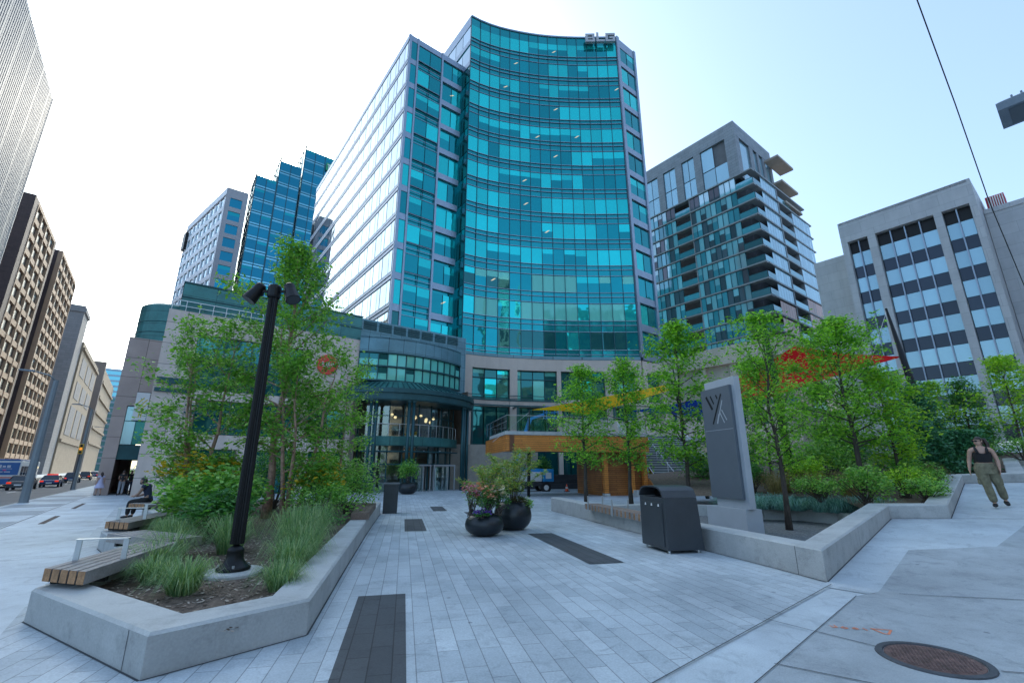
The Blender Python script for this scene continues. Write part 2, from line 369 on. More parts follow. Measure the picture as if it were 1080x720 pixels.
# side street pavement climbing to the right
def ramp_pts(t,q):   # t along the climb, q towards the street
    return (RO[0]+RN[0]*t+RN[1]*q, RO[1]+RN[1]*t-RN[0]*q)
grid('ramp_sidewalk', M['walk'], ramp_pts, [-0.35,0]+lin(1,45,22), [0.0,1,3,6,10,16], lambda x,y:ramp(x,y), 0.008, ANG_AB)
grid('ramp_sidewalk', M['walk'], ramp_pts, lin(0.35,45,22), [-0.4,0.0], lambda x,y:ramp(x,y), 0.008, ANG_AB)
def clip(poly,keep):
    out=[]
    for i in range(len(poly)):
        a=poly[i-1]; b=poly[i]; ta=rt(*a); tb=rt(*b)
        ina=(ta>=0)==keep; inb=(tb>=0)==keep
        if ina!=inb: u=ta/(ta-tb); out.append((a[0]+(b[0]-a[0])*u,a[1]+(b[1]-a[1])*u))
        if inb: out.append(b)
    return out
WP=[(1.80,3.99),(4.42,6.50),(4.57+0.3,6.72),(6.9,8.6),(8.3,8.45),(10.9,10.2),(16,9),(16,0),(2,-3),(-1.0,1.3)]
for kp in (True,False): sheet('worn_pavement',clip(WP,kp),M['walk_old'],lambda x,y:ramp(x,y),0.016,frame=ANG_AB)
# joints cut in the pavements
def joint(name, p, q, w=0.012, zf=ramp, dz=0.021):
    d=Vector((q[0]-p[0],q[1]-p[1])).normalized(); n=Vector((-d.y,d.x))*w/2
    k=8; mb=MB()
    for i in range(k):
        a=(p[0]+(q[0]-p[0])*i/k, p[1]+(q[1]-p[1])*i/k); b=(p[0]+(q[0]-p[0])*(i+1)/k, p[1]+(q[1]-p[1])*(i+1)/k)
        mb.face([(x,y,zf(x,y)+dz) for x,y in ((a[0]-n.x,a[1]-n.y),(b[0]-n.x,b[1]-n.y),(b[0]+n.x,b[1]+n.y),(a[0]+n.x,a[1]+n.y))])
    o=mb.build(name,M['jointm']); o['kind']='structure'
M['jointm']=simple('dark_joint',(0.07,0.075,0.08),0.9)
joint('pavement_joint',(1.0,3.98),(4.52,7.12))
joint('pavement_joint',(1.80,3.99),(4.42,6.50),0.010,dz=0.023)
joint('pavement_joint',(4.5,6.95),(4.75,6.62))
joint('pavement_joint',(2.75,5.60),(3.05,5.18))
joint('pavement_joint',(3.05,5.18),(3.35,4.78),dz=0.023)
joint('pavement_joint',(5.05,6.6),(9.2,5.0),dz=0.023)
joint('pavement_joint',(2.2,4.4),(3.4,3.6),dz=0.023)
joint('pavement_joint',(3.95,4.25),(8.0,3.3),dz=0.023)
joint('pavement_joint',(9.79,10.80),(12.8,9.5),0.02,dz=0.02)
joint('pavement_joint',(15.1,15.8),(19.5,14.0),0.02,dz=0.02)
for b in (12.6,18.4,24.2,30.0,36.0): joint('pavement_joint',AB(-0.95,b),AB(-5.1,b),0.012,base,0.006)
joint('pavement_joint',AB(-3.05,8),AB(-3.05,56),0.03,base,0.006)
# darker panels of the kerbside furniture zone
for i,b in enumerate((19.6,25.4,31.2,37.0,42.8)):
    pts=[AB(-3.12,b),AB(-5.05,b),AB(-5.05,b+2.9),AB(-3.12,b+2.9)]
    sheet('pavement_panel',pts,M['walk_old'],base,0.005,frame=ANG_AB)
for c0,c1,d0,d1 in ((-0.475,0.115,2.6,6.80),(0.115,0.705,13.5,17.0),(1.285,1.865,20.2,23.0),(3.225,3.875,8.1,12.3),(2.45,3.04,16.6,19.5),(3.6,4.2,22.0,25.0)):
    sheet('paving_inlay',[CD(c0,d0),CD(c1,d0),CD(c1,d1),CD(c0,d1)],M['paver_dark'],base,0.009,frame=ANG_CD)
# lane paint
for k in range(16):
    b=24+k*9
    sheet('lane_marking',[AB(-9.55,b),AB(-9.40,b),AB(-9.40,b+3.5),AB(-9.55,b+3.5)],M['paint'],base,-0.124)
    sheet('lane_marking',[AB(-13.2,b+2),AB(-13.05,b+2),AB(-13.05,b+5.5),AB(-13.2,b+5.5)],M['paint'],base,-0.124)
# ---------------------------------------------------------------- planters
def inset(poly, t):
    n=len(poly); out=[]
    area=sum(poly[i][0]*poly[(i+1)%n][1]-poly[(i+1)%n][0]*poly[i][1] for i in range(n)); sg=1 if area>0 else -1
    for i in range(n):
        p0=Vector(poly[i-1]); p1=Vector(poly[i]); p2=Vector(poly[(i+1)%n])
        d1=(p1-p0).normalized(); d2=(p2-p1).normalized()
        n1=Vector((-d1.y,d1.x))*sg; n2=Vector((-d2.y,d2.x))*sg
        k=n1+n2; k=k/max(0.35,(1+n1.dot(n2))); out.append((p1.x+k.x*t,p1.y+k.y*t))
    return out
def wall_ring(mb, outer, thick, zb, zt, ch=0.025, edges=None):
    inner=inset(outer,thick); n=len(outer); lip=inset(outer,ch); lip2=inset(outer,thick-ch)
    for i in range(n):
        if edges is not None and i not in edges: continue
        j=(i+1)%n
        O=[outer[i],outer[j]]; I=[inner[i],inner[j]]; L=[lip[i],lip[j]]; L2=[lip2[i],lip2[j]]
        b=[zb(*outer[i]),zb(*outer[j])]; t=[zt(*outer[i]),zt(*outer[j])]
        P=lambda q,z:(q[0],q[1],z)
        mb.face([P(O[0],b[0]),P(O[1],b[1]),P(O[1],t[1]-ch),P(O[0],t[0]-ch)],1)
        ln=(Vector(O[1])-Vector(O[0])).length; dd=(Vector(O[1])-Vector(O[0]))/max(ln,.01); nn=Vector((dd.y,-dd.x))*0.002
        if (Vector(O[0])+nn*20-Vector(I[0])).length<(Vector(O[0])-nn*20-Vector(I[0])).length: nn=-nn
        for k in range(1,int(ln/2.4)+1):
            u0=k*2.4/ln; u1=u0+0.010/ln
            if u1>0.97: break
            q=[Vector(O[0]).lerp(Vector(O[1]),u)+nn for u in (u0,u1)]; bz=[b[0]+(b[1]-b[0])*u for u in (u0,u1)]; tz=[t[0]+(t[1]-t[0])*u-ch for u in (u0,u1)]
            mb.face([(q[0].x,q[0].y,bz[0]),(q[1].x,q[1].y,bz[1]),(q[1].x,q[1].y,tz[1]),(q[0].x,q[0].y,tz[0])],2)
        mb.face([P(O[0],t[0]-ch),P(O[1],t[1]-ch),P(L[1],t[1]),P(L[0],t[0])],0)
        mb.face([P(L[0],t[0]),P(L[1],t[1]),P(L2[1],t[1]),P(L2[0],t[0])],0)
        mb.face([P(L2[0],t[0]),P(L2[1],t[1]),P(I[1],t[1]-ch),P(I[0],t[0]-ch)],0)
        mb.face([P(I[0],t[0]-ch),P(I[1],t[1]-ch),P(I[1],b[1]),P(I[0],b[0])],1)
    return inner
LP=[(-2.9,4.12),(-2.04,5.12),CD(-0.85,13.0),CD(-0.80,19.3),(-10.5,21.2),(-12.6,18.4),(-12.0,15.7),(-9.35,13.1),(-8.65,10.3),(-5.95,7.75),(-5.25,5.52)]
mb=MB()
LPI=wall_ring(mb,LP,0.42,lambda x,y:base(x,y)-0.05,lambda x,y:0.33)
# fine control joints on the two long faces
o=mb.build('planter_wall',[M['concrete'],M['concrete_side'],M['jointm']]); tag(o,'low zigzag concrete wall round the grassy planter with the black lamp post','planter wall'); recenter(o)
sheet('planter_soil',[LPI[i] for i in range(len(LPI))],M['mulch'],lambda x,y:0.22,0.0)
# right planter walls
def latq(x,y): return (x-RO[0])*RN[1]-(y-RO[1])*RN[0]
def rampw(x,y): return ramp(x,y) if rt(x,y)>0 else base(x,y)
W0=(4.57,7.29); W1=(8.77,11.24); W2=(9.79,10.84); W3=(15.08,15.89); W4=(16.6,15.3); W5=(21.6,20.1); W6=(23.4,19.4); W7=(29,25)
RP=[CD(5.95,6.05),W1,W2,W3,W4,W5,W6,W7,(24,34),CD(11.5,26),CD(6.15,19.5),CD(6.1,13.8)]
RP[0]=W0
def rtop(x,y):
    t=rt(x,y)
    if latq(x,y)<-0.8 and t<9: return 0.40
    return 0.44 if t<0.2 else (0.44+0.0575*t if t<5.8 else ramp(x,y)+0.30)
mb=MB()
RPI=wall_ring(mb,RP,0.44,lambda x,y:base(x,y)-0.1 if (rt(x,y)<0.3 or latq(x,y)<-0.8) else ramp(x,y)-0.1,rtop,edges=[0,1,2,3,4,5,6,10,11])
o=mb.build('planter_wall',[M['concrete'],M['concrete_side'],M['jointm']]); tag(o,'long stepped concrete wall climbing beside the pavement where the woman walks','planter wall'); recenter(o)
# thin dark joint line along the foot of the walls
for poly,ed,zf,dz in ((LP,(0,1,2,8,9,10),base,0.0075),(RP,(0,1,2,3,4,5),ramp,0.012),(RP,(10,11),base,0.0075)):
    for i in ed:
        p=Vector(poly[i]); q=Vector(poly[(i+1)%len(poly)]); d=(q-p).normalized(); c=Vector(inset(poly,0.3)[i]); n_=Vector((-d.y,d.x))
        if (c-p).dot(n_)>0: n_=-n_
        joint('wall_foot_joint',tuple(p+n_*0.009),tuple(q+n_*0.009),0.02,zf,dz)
# gravel court round the totem
pit=[RPI[0],RPI[11],CD(6.55,14.6),CD(8.2,16.2),CD(11.0,14.3),CD(12.2,12.9),CD(12.75,13.0),(9.75,13.05),(8.30,11.35)]
sheet('gravel_court',[RPI[0],(8.5,11.6),(11.2,14.2),CD(12.3,17.0),CD(6.55,17.0),RPI[11]],M['gravel'],lambda x,y:0.06,0.0)
def soil(x,y): return 0.38+0.078*max(0.0,rt(x,y)-3.6)
mb=MB()
inn=[CD(6.6,14.9),CD(8.9,15.3),CD(10.9,13.6),CD(11.05,13.0),CD(11.9,12.6),CD(12.2,11.3),(8.62,11.55)]
for i in range(len(inn)-1):
    p=Vector(inn[i]); q=Vector(inn[i+1]); d=(q-p).normalized(); nn=Vector((-d.y,d.x))*0.16
    e=d*0.06
    mb.prism([tuple(p-nn-e),tuple(q-nn+e),tuple(q+nn+e),tuple(p+nn-e)],-0.02,0.40+0.003*(i%2))
o=mb.build('garden_kerb',M['concrete'],bevel=0.02); tag(o,'low concrete edging between the gravel court and the blue fescue bed','garden kerb'); recenter(o)
sp=[CD(8.9,15.4),CD(10.9,13.7),CD(12.0,12.7),CD(12.35,11.45),RPI[1],RPI[2],RPI[3],RPI[4],RPI[5],RPI[6],RPI[7],(24,34),CD(13.2,24)]
n=len(sp); cx,cy=AB(24,12)
mb=MB()
mb.face([(a[0],a[1],soil(*a)) for a in sp])
o=mb.build('garden_soil',M['mulch']); o['kind']='structure'
# plaza gravel/paving behind right wall toward the terrace
# ---------------------------------------------------------------- benches
def bench(label, loc, rz, L=2.4, W=0.58, arms=(0.35,), skew=0.0, group='timber benches on the planter wall'):
    t=thing('bench',label,'bench',loc,rz,group)
    for k in range(5):
        x=(k-2)*0.117; mb=MB(); y0=-skew*x; mb.hexa([(x-.048,y0+skew*.048,0),(x+.048,y0-skew*.048,0),(x+.048,y0-skew*.048+L,0),(x-.048,y0+skew*.048+L,0),(x-.048,y0+skew*.048,.135),(x+.048,y0-skew*.048,.135),(x+.048,y0-skew*.048+L,.135),(x-.048,y0+skew*.048+L,.135)]); o=mb.build('slat',[M['wood_top']],t,local=True,bevel=0.006)
        mb=MB(); mb.hexa([(x-.046,y0+skew*.046-.006,.003),(x+.046,y0-skew*.046-.006,.003),(x+.046,y0-skew*.046-.001,.003),(x-.046,y0+skew*.046-.001,.003),(x-.046,y0+skew*.046-.006,.132),(x+.046,y0-skew*.046-.006,.132),(x+.046,y0-skew*.046-.001,.132),(x-.046,y0+skew*.046-.001,.132)]); e=mb.build('slat_end',M['wood_end'],o,local=True)
    mb=MB()
    for y in (0.3,L/2,L-0.3): mb.box(-W/2+0.02,W/2-0.02,y-0.03,y+0.03,-0.05,-0.001)
    mb.build('support',M['black'],t,local=True)
    for y in arms:
        mb=MB(); w=0.25
        mb.box(-w-0.03,-w+0.03,y-0.006,y+0.006,0.10,0.36); mb.box(w-0.03,w+0.03,y-0.006,y+0.006,0.10,0.36); mb.box(-w-0.03,w+0.03,y-0.032,y+0.032,0.361,0.376)
        mb.build('armrest',M['alu'],t,local=True)
    return t
a1=math.atan2(0.2227,0.9749)
bench('weathered slat bench at the front left corner of the planter, metal armrest raised',(-4.92,5.50,0.385),ANG_CD,2.1,arms=(0.6,),skew=0.55)
bench('slat bench lying crosswise behind the nearest bench, partly hidden by grass',(-6.78,8.62,0.385),R(-117),1.75,arms=())
bench('slat bench beyond the crosswise one, with bright sawn ends and armrest',(-8.15,10.05,0.39),ANG_CD,2.6,arms=(0.5,1.6),skew=0.55)
bench('farthest slat bench, where the man in black sits',(-11.72,15.05,0.385),ANG_CD,2.7,arms=(2.3,),skew=0.55)
# timber cap on the planter's right wall
t=thing('bench','wood block seat capping the far end of the grassy planter wall','bench',CD(-1.02,12.9)+(0.335,),ANG_CD)
for k in range(3):
    mb=MB(); mb.box(-0.21+k*0.142,-0.21+k*0.142+0.132,0,3.3,0,0.17); mb.build('slat',M['wood'],t,local=True,bevel=0.008)
mb=MB(); mb.box(-0.22,0.22,-0.02,-0.005,0.0,0.165); mb.build('end_board',M['wood'],t,local=True)
# wall-top bench with short cross slats on the right wall
t=thing('bench','cross slatted timber seat on the wall left of the charcoal bin','bench',CD(6.02,9.75)+(0.30,),ANG_CD)
for k in range(62):
    mb=MB(); y=k*0.085; mb.box(-0.13,0.34,y,y+0.058,0.0,0.165); mb.build('slat',M['wood_top'] if k%3 else M['wood_end'],t,local=True)
for y in (1.2,3.1,4.9):
    for x in (-0.145,0.36):
        mb=MB(); mb.box(x-0.012,x+0.012,y-0.03,y+0.03,-0.02,0.42); mb.build('armrest_post',M['alu'],t,local=True)
# drain slots in the left pavement
for i,(b0,b1,lab) in enumerate(((20.9,24.3,'rusty drain grate slot in the pavement, the nearer of two'),(28.9,33.4,'rusty drain grate slot in the pavement, the farther of two'))):
    mb=MB(); 
    for k in range(3): 
        q=[AB(-2.44+k*0.05,b0),AB(-2.44+k*0.05+0.042,b0),AB(-2.44+k*0.05+0.042,b1),AB(-2.44+k*0.05,b1)]
        mb.prism(q,0,0,z0s=[base(*p)+0.001 for p in q],z1s=[base(*p)+0.012 for p in q])
    o=mb.build('drain_grate',simple('rusty_grate',(0.09,0.06,0.05),0.8)) ; tag(o,lab,'drain grate','drain grates in the left pavement'); recenter(o)
# manhole
mh=(3.62,4.50)
t=thing('manhole_cover','round rusty manhole cover set in the worn pavement','manhole cover',(mh[0],mh[1],ramp(*mh)+0.017))
mb=MB(); mb.lathe(0,0,[(0.40,0.0),(0.395,0.010),(0.345,0.012),(0.338,0.0)],40); mb.build('ring',simple('manhole_ring',(0.075,0.08,0.09),0.6,0.3,var=0.3,vscale=6),t,local=True)
mb=MB(); mb.lathe(0,0,[(0.0,0.004),(0.332,0.004),(0.336,0.0)],40)
rm=simple('rusty_iron',(0.15,0.085,0.07),0.6,0.3,var=0.5,vscale=10); l=mb.build('lid',rm,t,local=True)
mb=MB()
for i in range(-10,11):
    for j in range(-10,11):
        x=(i+ (0.5 if j%2 else 0))*0.032; y=j*0.028
        if x*x+y*y<0.30**2: mb.prism([(x-0.010,y),(x,y-0.009),(x+0.010,y),(x,y+0.009)],0.004,0.011)
mb.build('stud',simple('iron_studs',(0.22,0.14,0.125),0.5,0.3,var=0.4,vscale=10),t,local=True,kind='stuff')
# orange utility spray mark
t=thing('paint_mark','orange sprayed utility mark and triangle on the worn pavement','paint mark',(3.55,5.22,ramp(3.5,5.2)+0.0185),R(-20))
om=simple('orange_spray',(0.75,0.24,0.12),0.7,var=0.15)
mb=MB()
def stroke(mb,pts,w=0.022):
    for p,q in zip(pts[:-1],pts[1:]):
        z=len(mb.f)*0.0004
        d=Vector((q[0]-p[0],q[1]-p[1])).normalized(); n=Vector((-d.y,d.x))*w/2; e=d*w*0.3
        mb.face([(p[0]-n.x-e.x,p[1]-n.y-e.y,z),(q[0]-n.x+e.x,q[1]-n.y+e.y,z),(q[0]+n.x+e.x,q[1]+n.y+e.y,z),(p[0]+n.x-e.x,p[1]+n.y-e.y,z)])
stroke(mb,[(0.10,0.09),(0.27,0.10),(0.20,-0.05),(0.16,-0.045),(0.10,0.09)]); mb.build('triangle',om,t,local=True)
mb=MB(); stroke(mb,[(-0.27,0.05),(-0.25,0.0),(-0.21,0.04)],0.015); stroke(mb,[(-0.18,0.02),(-0.15,0.06),(-0.12,0.02),(-0.15,-0.01),(-0.18,0.02)],0.015); stroke(mb,[(-0.08,0.03),(-0.05,0.06),(-0.03,0.02),(-0.06,0.0),(-0.08,0.03)],0.015); stroke(mb,[(0.02,0.06),(0.04,0.0)],0.015); stroke(mb,[(-0.23,0.075),(-0.22,0.0)],0.015)
mb.build('lettering',om,t,local=True)

# bark chips on the soil of the grassy planter
rc=random.Random(3); mb=MB()
for i in range(5200):
    x=rc.uniform(-6.6,-2.2); y=rc.uniform(4.4,10.5)
    d_=x*Q2[0]+y*Q2[1]
    if d_>-1.32 or (y-4.12)*(-2.35)-(x+2.9)*1.40>-1.25 or x< -5.15-(y-5.5)*0.228+0.0: continue
    a=rc.uniform(0,6.28); s=rc.uniform(0.012,0.032); w=s*rc.uniform(0.3,0.6); z=0.222+rc.uniform(0.001,0.02); t1=rc.uniform(-.008,.008)
    ca,sa=math.cos(a),math.sin(a)
    mb.face([(x-ca*s-sa*w,y-sa*s+ca*w,z-t1),(x+ca*s-sa*w,y+sa*s+ca*w,z+t1),(x+ca*s+sa*w,y+sa*s-ca*w,z+t1),(x-ca*s+sa*w,y-sa*s-ca*w,z-t1)])
o=mb.build('bark_chips',leafmat('bark_chip',[(0.10,0.07,0.05),(0.20,0.15,0.11),(0.33,0.27,0.21),(0.45,0.38,0.31)],0.0,0.8)); o['kind']='stuff'; o['label']='loose bark chips on the planter soil round the lamp post'; o['category']='bark chips'
# ================================================================ BUILDINGS
class Panes:
    """collects every window pane of one building; the 100 that show largest become parts, the rest one 'stuff' part"""
    def __init__(s, th, mats): s.th=th; s.mats=mats; s.items=[]
    def add(s, faces):  # faces: list of (pts, mat index) forming one pane
        s.items.append(faces)
    def pane(s, P, s0,s1,z0,z1,d, lo, hi=None, blind=0.0):
        """one pane from lower material lo; upper 'blind' share in material hi"""
        f=[]
        zm=z1-(z1-z0)*blind
        if hi is None or blind<=0.01: f.append(([P(s0,d,z0),P(s1,d,z0),P(s1,d,z1),P(s0,d,z1)],lo))
        elif blind>=0.99: f.append(([P(s0,d,z0),P(s1,d,z0),P(s1,d,z1),P(s0,d,z1)],hi))
        else:
            f.append(([P(s0,d,z0),P(s1,d,z0),P(s1,d,zm),P(s0,d,zm)],lo)); f.append(([P(s0,d,zm),P(s1,d,zm),P(s1,d,z1),P(s0,d,z1)],hi))
        s.items.append(f)
    def area(s, faces):
        ang=s.th.rotation_euler.z; ca,sa=math.cos(ang),math.sin(ang); A=0
        for pts,_ in faces:
            q=[]
            for p in pts:
                w=(p[0]*ca-p[1]*sa, p[0]*sa+p[1]*ca, p[2]) if ang else p
                r=project(w)
                if r is None: return 0
                q.append(r)
            mx=sum(a[0] for a in q)/len(q); my=sum(a[1] for a in q)/len(q)
            if not(0<mx<1080 and 0<my<720): return 0
            A+=abs(sum(q[i][0]*q[(i+1)%len(q)][1]-q[(i+1)%len(q)][0]*q[i][1] for i in range(len(q))))/2
        return A
    def finish(s, name='window', maxn=100, skip=None):
        it=sorted(s.items, key=lambda f:-s.area(f))
        if skip: it=sorted(it, key=skip)
        used=lambda fs:sorted(set(m for f in fs for _,m in f))
        def mk(fs,kind=None):
            u=used(fs); mb=MB()
            for f in fs:
                for pts,m in f: mb.face(pts,u.index(m))
            mb.build(name,[s.mats[i] for i in u],s.th,kind=kind)
        for f in it[:maxn]: mk([f])
        if it[maxn:]: mk(it[maxn:],'stuff')
def PA(a, sg=1):  return lambda s,d,z:(a+sg*d, s, z)      # wall at a=const; sg=+1 faces -a, -1 faces +a ; s runs along b
def PB(b):        return lambda s,d,z:(s, b+d, z)          # wall at b=const facing -b ; s runs along a
def PL(p,q):                                              # any straight wall p->q (outside on the right-hand side when walking p->q), s in metres
    d=Vector((q[0]-p[0],q[1]-p[1])); L=d.length; d=d/L; n=Vector((-d.y,d.x))
    return (lambda s,dd,z:(p[0]+d.x*s+n.x*dd, p[1]+d.y*s+n.y*dd, z)), L
# ---------------------------------------------------------------- curved glass tower
T=thing('glass_tower','tall teal glass tower with a concave curved front and letters at its top right','office tower',(30,55,-0.5),frame='ab')
CT=[(26.9,44.75),(28.4,44.55),(29.9,44.18),(31.35,43.7),(32.75,43.12),(34.1,42.5),(35.4,41.85),(36.7,41.15),(37.95,40.4),(39.2,39.6),(40.45,38.75),(41.65,37.9),(42.85,37.0),(44.05,36.05),(45.25,35.1),(46.4,34.15)]
ZT=65.8; Z0=14.9; FH=3.842
def offc(pts,t):
    out=[]
    for i,p in enumerate(pts):
        a=Vector(pts[max(0,i-1)]); b=Vector(pts[min(len(pts)-1,i+1)]); d=(b-a).normalized(); out.append((p[0]-d.y*t,p[1]+d.x*t))
    return out
core=offc(CT,0.22)
mb=MB(); mb.prism(core+[(50.7,34.4),(50.7,62),(27.15,62)],Z0,ZT-0.4); mb.build('core',M['g_span'],T)
mb=MB(); mb.prism([(18.62,46.62),(27.1,46.62),(27.1,91),(18.62,91)],12.0,57.4); mb.build('core',M['g_span'],T)
PT=Panes(T,[M['g_dark'],M['g_bright'],M['g_pale'],M['g_green'],M['g_greend']])
rnd=random.Random(11)
SPF=[MB() for _ in range(14)]; mu=MB(); RLF={}; lights=[]
def rl(k): return RLF.setdefault(k,MB())
segs=[PL(CT[i],CT[i+1]) for i in range(len(CT)-1)]
def segP(f,L): return lambda s,d,z:f(s,d,z)
for r in range(13):
    zt=64.2-FH*r; zb=zt-2.25
    run=0; cur=0.0
    for i,(P,L) in enumerate(segs):
        if run<=0:
            run=rnd.choice((1,1,2,3,4)); cur=rnd.choice((0,0,0.35,0.5,1,1,1,1,1))
            if r==10: cur=rnd.choice((0,0.4,1))
            if r==12: cur=rnd.choice((0,0,0,1))
        run-=1
        b=cur if cur in (0,1) else min(1,max(0.1,cur+rnd.uniform(-0.06,0.06)))
        PT.pane(P,0.03,L-0.03,zb,zt,0.0,0 if r<10 else 4 if rnd.random()<0.4 else 0,1 if r<10 else 3 if rnd.random()<.6 else 1,b)
        if b<0.9 and rnd.random()<0.34 and r<12: lights.append((P,L,zb,zt,b))
        # spandrel panel under the window row
        SPF[r].face([P(0,0.05,zb-(FH-2.25)),P(L,0.05,zb-(FH-2.25)),P(L,0.05,zb),P(0,0.05,zb)])
        for j_,zz in enumerate((zb-0.02,zb-0.62,zb-1.50)): rl((r,j_)).gbox(P,0,L,-0.07,0.04,zz-0.03,zz+0.03)
for i,(P,L) in enumerate(segs):
    SPF[13].face([P(0,0.05,64.2),P(L,0.05,64.2),P(L,0.05,ZT),P(0,0.05,ZT)])
    rl('top').gbox(P,0,L,-0.09,0.25,ZT-0.12,ZT+0.12)
    mu.gbox(P,-0.028,0.028,-0.10,0.06,Z0,ZT)
P,L=segs[-1]; mu.gbox(P,L-0.03,L+0.03,-0.10,0.06,Z0,ZT)
# narrow right face with silver frame
P=PB(34.1)
fr=MB()
fr.gbox(P,46.42,46.95,-0.25,0.3,Z0,ZT+0.1); fr.gbox(P,50.55,51.0,-0.2,0.3,Z0,ZT)
for r in range(13):
    zt=64.2-FH*r; zb=zt-2.5
    fr.gbox(P,46.95,50.55,-0.06,0.3,zb-0.95,zb-0.02)
    for k in range(2):
        PT.pane(P,47.0+k*1.8,48.75+k*1.8,zb,zt,0.0,0,1,rnd.choice((0,0,0.4,1)))
    for k in (0,1): mu.gbox(P,48.75+k*0,48.80,-0.05,0.05,zb,zt)
fr.gbox(P,46.95,50.55,-0.06,0.3,64.25,ZT)
# left return of the curved part (sky reflection in the pane colour) above the lower block
PA27=PA(26.9)
for zt in (64.0,60.2):
    for k in range(7): PT.pane(PA27,44.9+k*2.1,44.9+k*2.1+2.0,zt-2.5,zt,0.0,2)
    fr.gbox(PA27,44.8,60,-0.06,0.25,zt-3.4,zt-2.55)
fr.gbox(PA27,44.8,60,-0.06,0.25,64.05,ZT+0.05)
for k in range(13):
    zt=56.4-FH*k
    for j in range(2): PT.pane(PA27,44.85+j*0.9,45.65+j*0.9,zt-2.4,zt,-0.02,4)
# lower left block : front face b=46.4
P=PB(46.4)
fr.gbox(P,18.40,18.72,-0.05,0.3,12,57.85); fr.gbox(P,19.55,19.78,-0.12,0.25,12,57.85); fr.gbox(P,23.25,23.50,-0.14,0.25,12,57.85)
fr.gbox(P,18.3,26.85,-0.02,0.28,56.9,57.8)
for r in range(12):
    zc=53.6-FH*r       # spandrel centre
    PT.pane(P,18.76,19.52,zc+0.45,zc+FH-0.5,0.02,4 if r>8 else 0,1,rnd.choice((0,1,1)))
    fr.gbox(P,18.72,19.55,0.0,0.25,zc-0.42,zc+0.42)
    for k in range(2):
        PT.pane(P,19.85+k*1.72,19.85+k*1.72+1.64,zc+0.85,zc+FH-0.75,0.0,0,1,rnd.choice((0,0,0.35,0.5,1)))
        mu.gbox(P,21.50,21.55,-0.06,0.05,zc-1,zc+FH-1)
    for j_,q_ in enumerate((-0.72,0.73,0.01)): rl(('b',r,j_)).gbox(P,19.78,23.25,-0.06,0.04,zc+q_-0.03,zc+q_+0.03)
    fr.gbox(P,23.50,26.55,-0.04,0.25,zc-0.45,zc+0.35)
    for k in range(2):
        PT.pane(P,23.55+k*1.5,23.55+k*1.5+1.42,zc+0.4,zc+FH-0.95,0.03,0,1,rnd.choice((0,0,0.4,1,1)))
        mu.gbox(P,25.0,25.05,-0.02,0.08,zc+0.4,zc+FH-0.95)
    if rnd.random()<0.5: lights.append((lambda s,d,z,P=P:P(s+24,d,z),1.5,zc+0.5,zc+FH-1,0.2))
# long left face a=18.4, bright sky reflection put into its pane colour
P=PA(18.4)
for r in range(11):
    zc=53.6-FH*r
    fr.gbox(P,46.45,91,-0.05,0.25,zc-0.45,zc-0.10); fr.gbox(P,46.45,91,-0.03,0.25,zc+0.10,zc+0.45)
    n=15; w=(91-46.7)/n
    for k in range(n):
        s0=46.7+k*w
        PT.pane(P,s0+0.06,s0+w*0.32,zc+0.55,zc+FH-0.6,0.0,2); PT.pane(P,s0+w*0.32+0.1,s0+w-0.06,zc+0.55,zc+FH-0.6,0.0,2)
for k in range(16):
    s0=46.7+k*(91-46.7)/15; mu.gbox(P,s0-0.05,s0+0.05,-0.02,0.1,12,57)
fr.gbox(P,46.45,91,-0.06,0.28,56.85,57.8)
for q_ in SPF: q_.build('spandrel',M['g_span'],T)
for q_ in RLF.values(): q_.build('transom',M['steel_mull'],T)
mu.build('mullion',M['mull_dark'],T); fr.build('silver_frame',M['steel_mull'],T)
PT.finish()
for P,L,zb,zt,b in lights[::3][:40]:
    s0=L*rnd.uniform(0.15,0.5); zz=zb+(zt-zb)*(1-b)*rnd.uniform(0.35,0.8); mb=MB()
    mb.face([P(s0,-0.012,zz),P(s0+0.28,-0.012,zz+0.05),P(s0+0.75,-0.012,zz+0.42),P(s0+0.47,-0.012,zz+0.38)]); mb.build('ceiling_light',M['ceil_lit'],T)
# roof letters B L G
P=PL((42.7,36.95),(46.35,34.0))[0]
mb0=[]
def letter(strokes,x0,name):
    m=MB()
    for (sx0,sx1,sz0,sz1) in strokes: m.gbox(P,x0+sx0,x0+sx1,-0.75,-0.35,64.05+sz0,64.05+sz1)
    m.build(name,simple('sign_metal',(0.42,0.42,0.43),0.4,0.3),T)
w=1.45
letter([(0,0.36,0,1.55),(0.362,w,0,0.36),(0.362,w-.1,0.62,0.92),(0.362,w-.05,1.2,1.55),(w-.36,w,0.362,0.618),(w-.42,w-.06,0.922,1.198)],-0.1,'letter')
letter([(0,0.36,0.40,1.75),(0,1.25,0,0.38)],1.55,'letter')
letter([(0,0.36,0.362,1.2),(0,w,0,0.36),(0,w,1.22,1.57),(w-.36,w,0.362,0.9),(0.6,w-.362,0.62,0.9)],2.95,'letter')
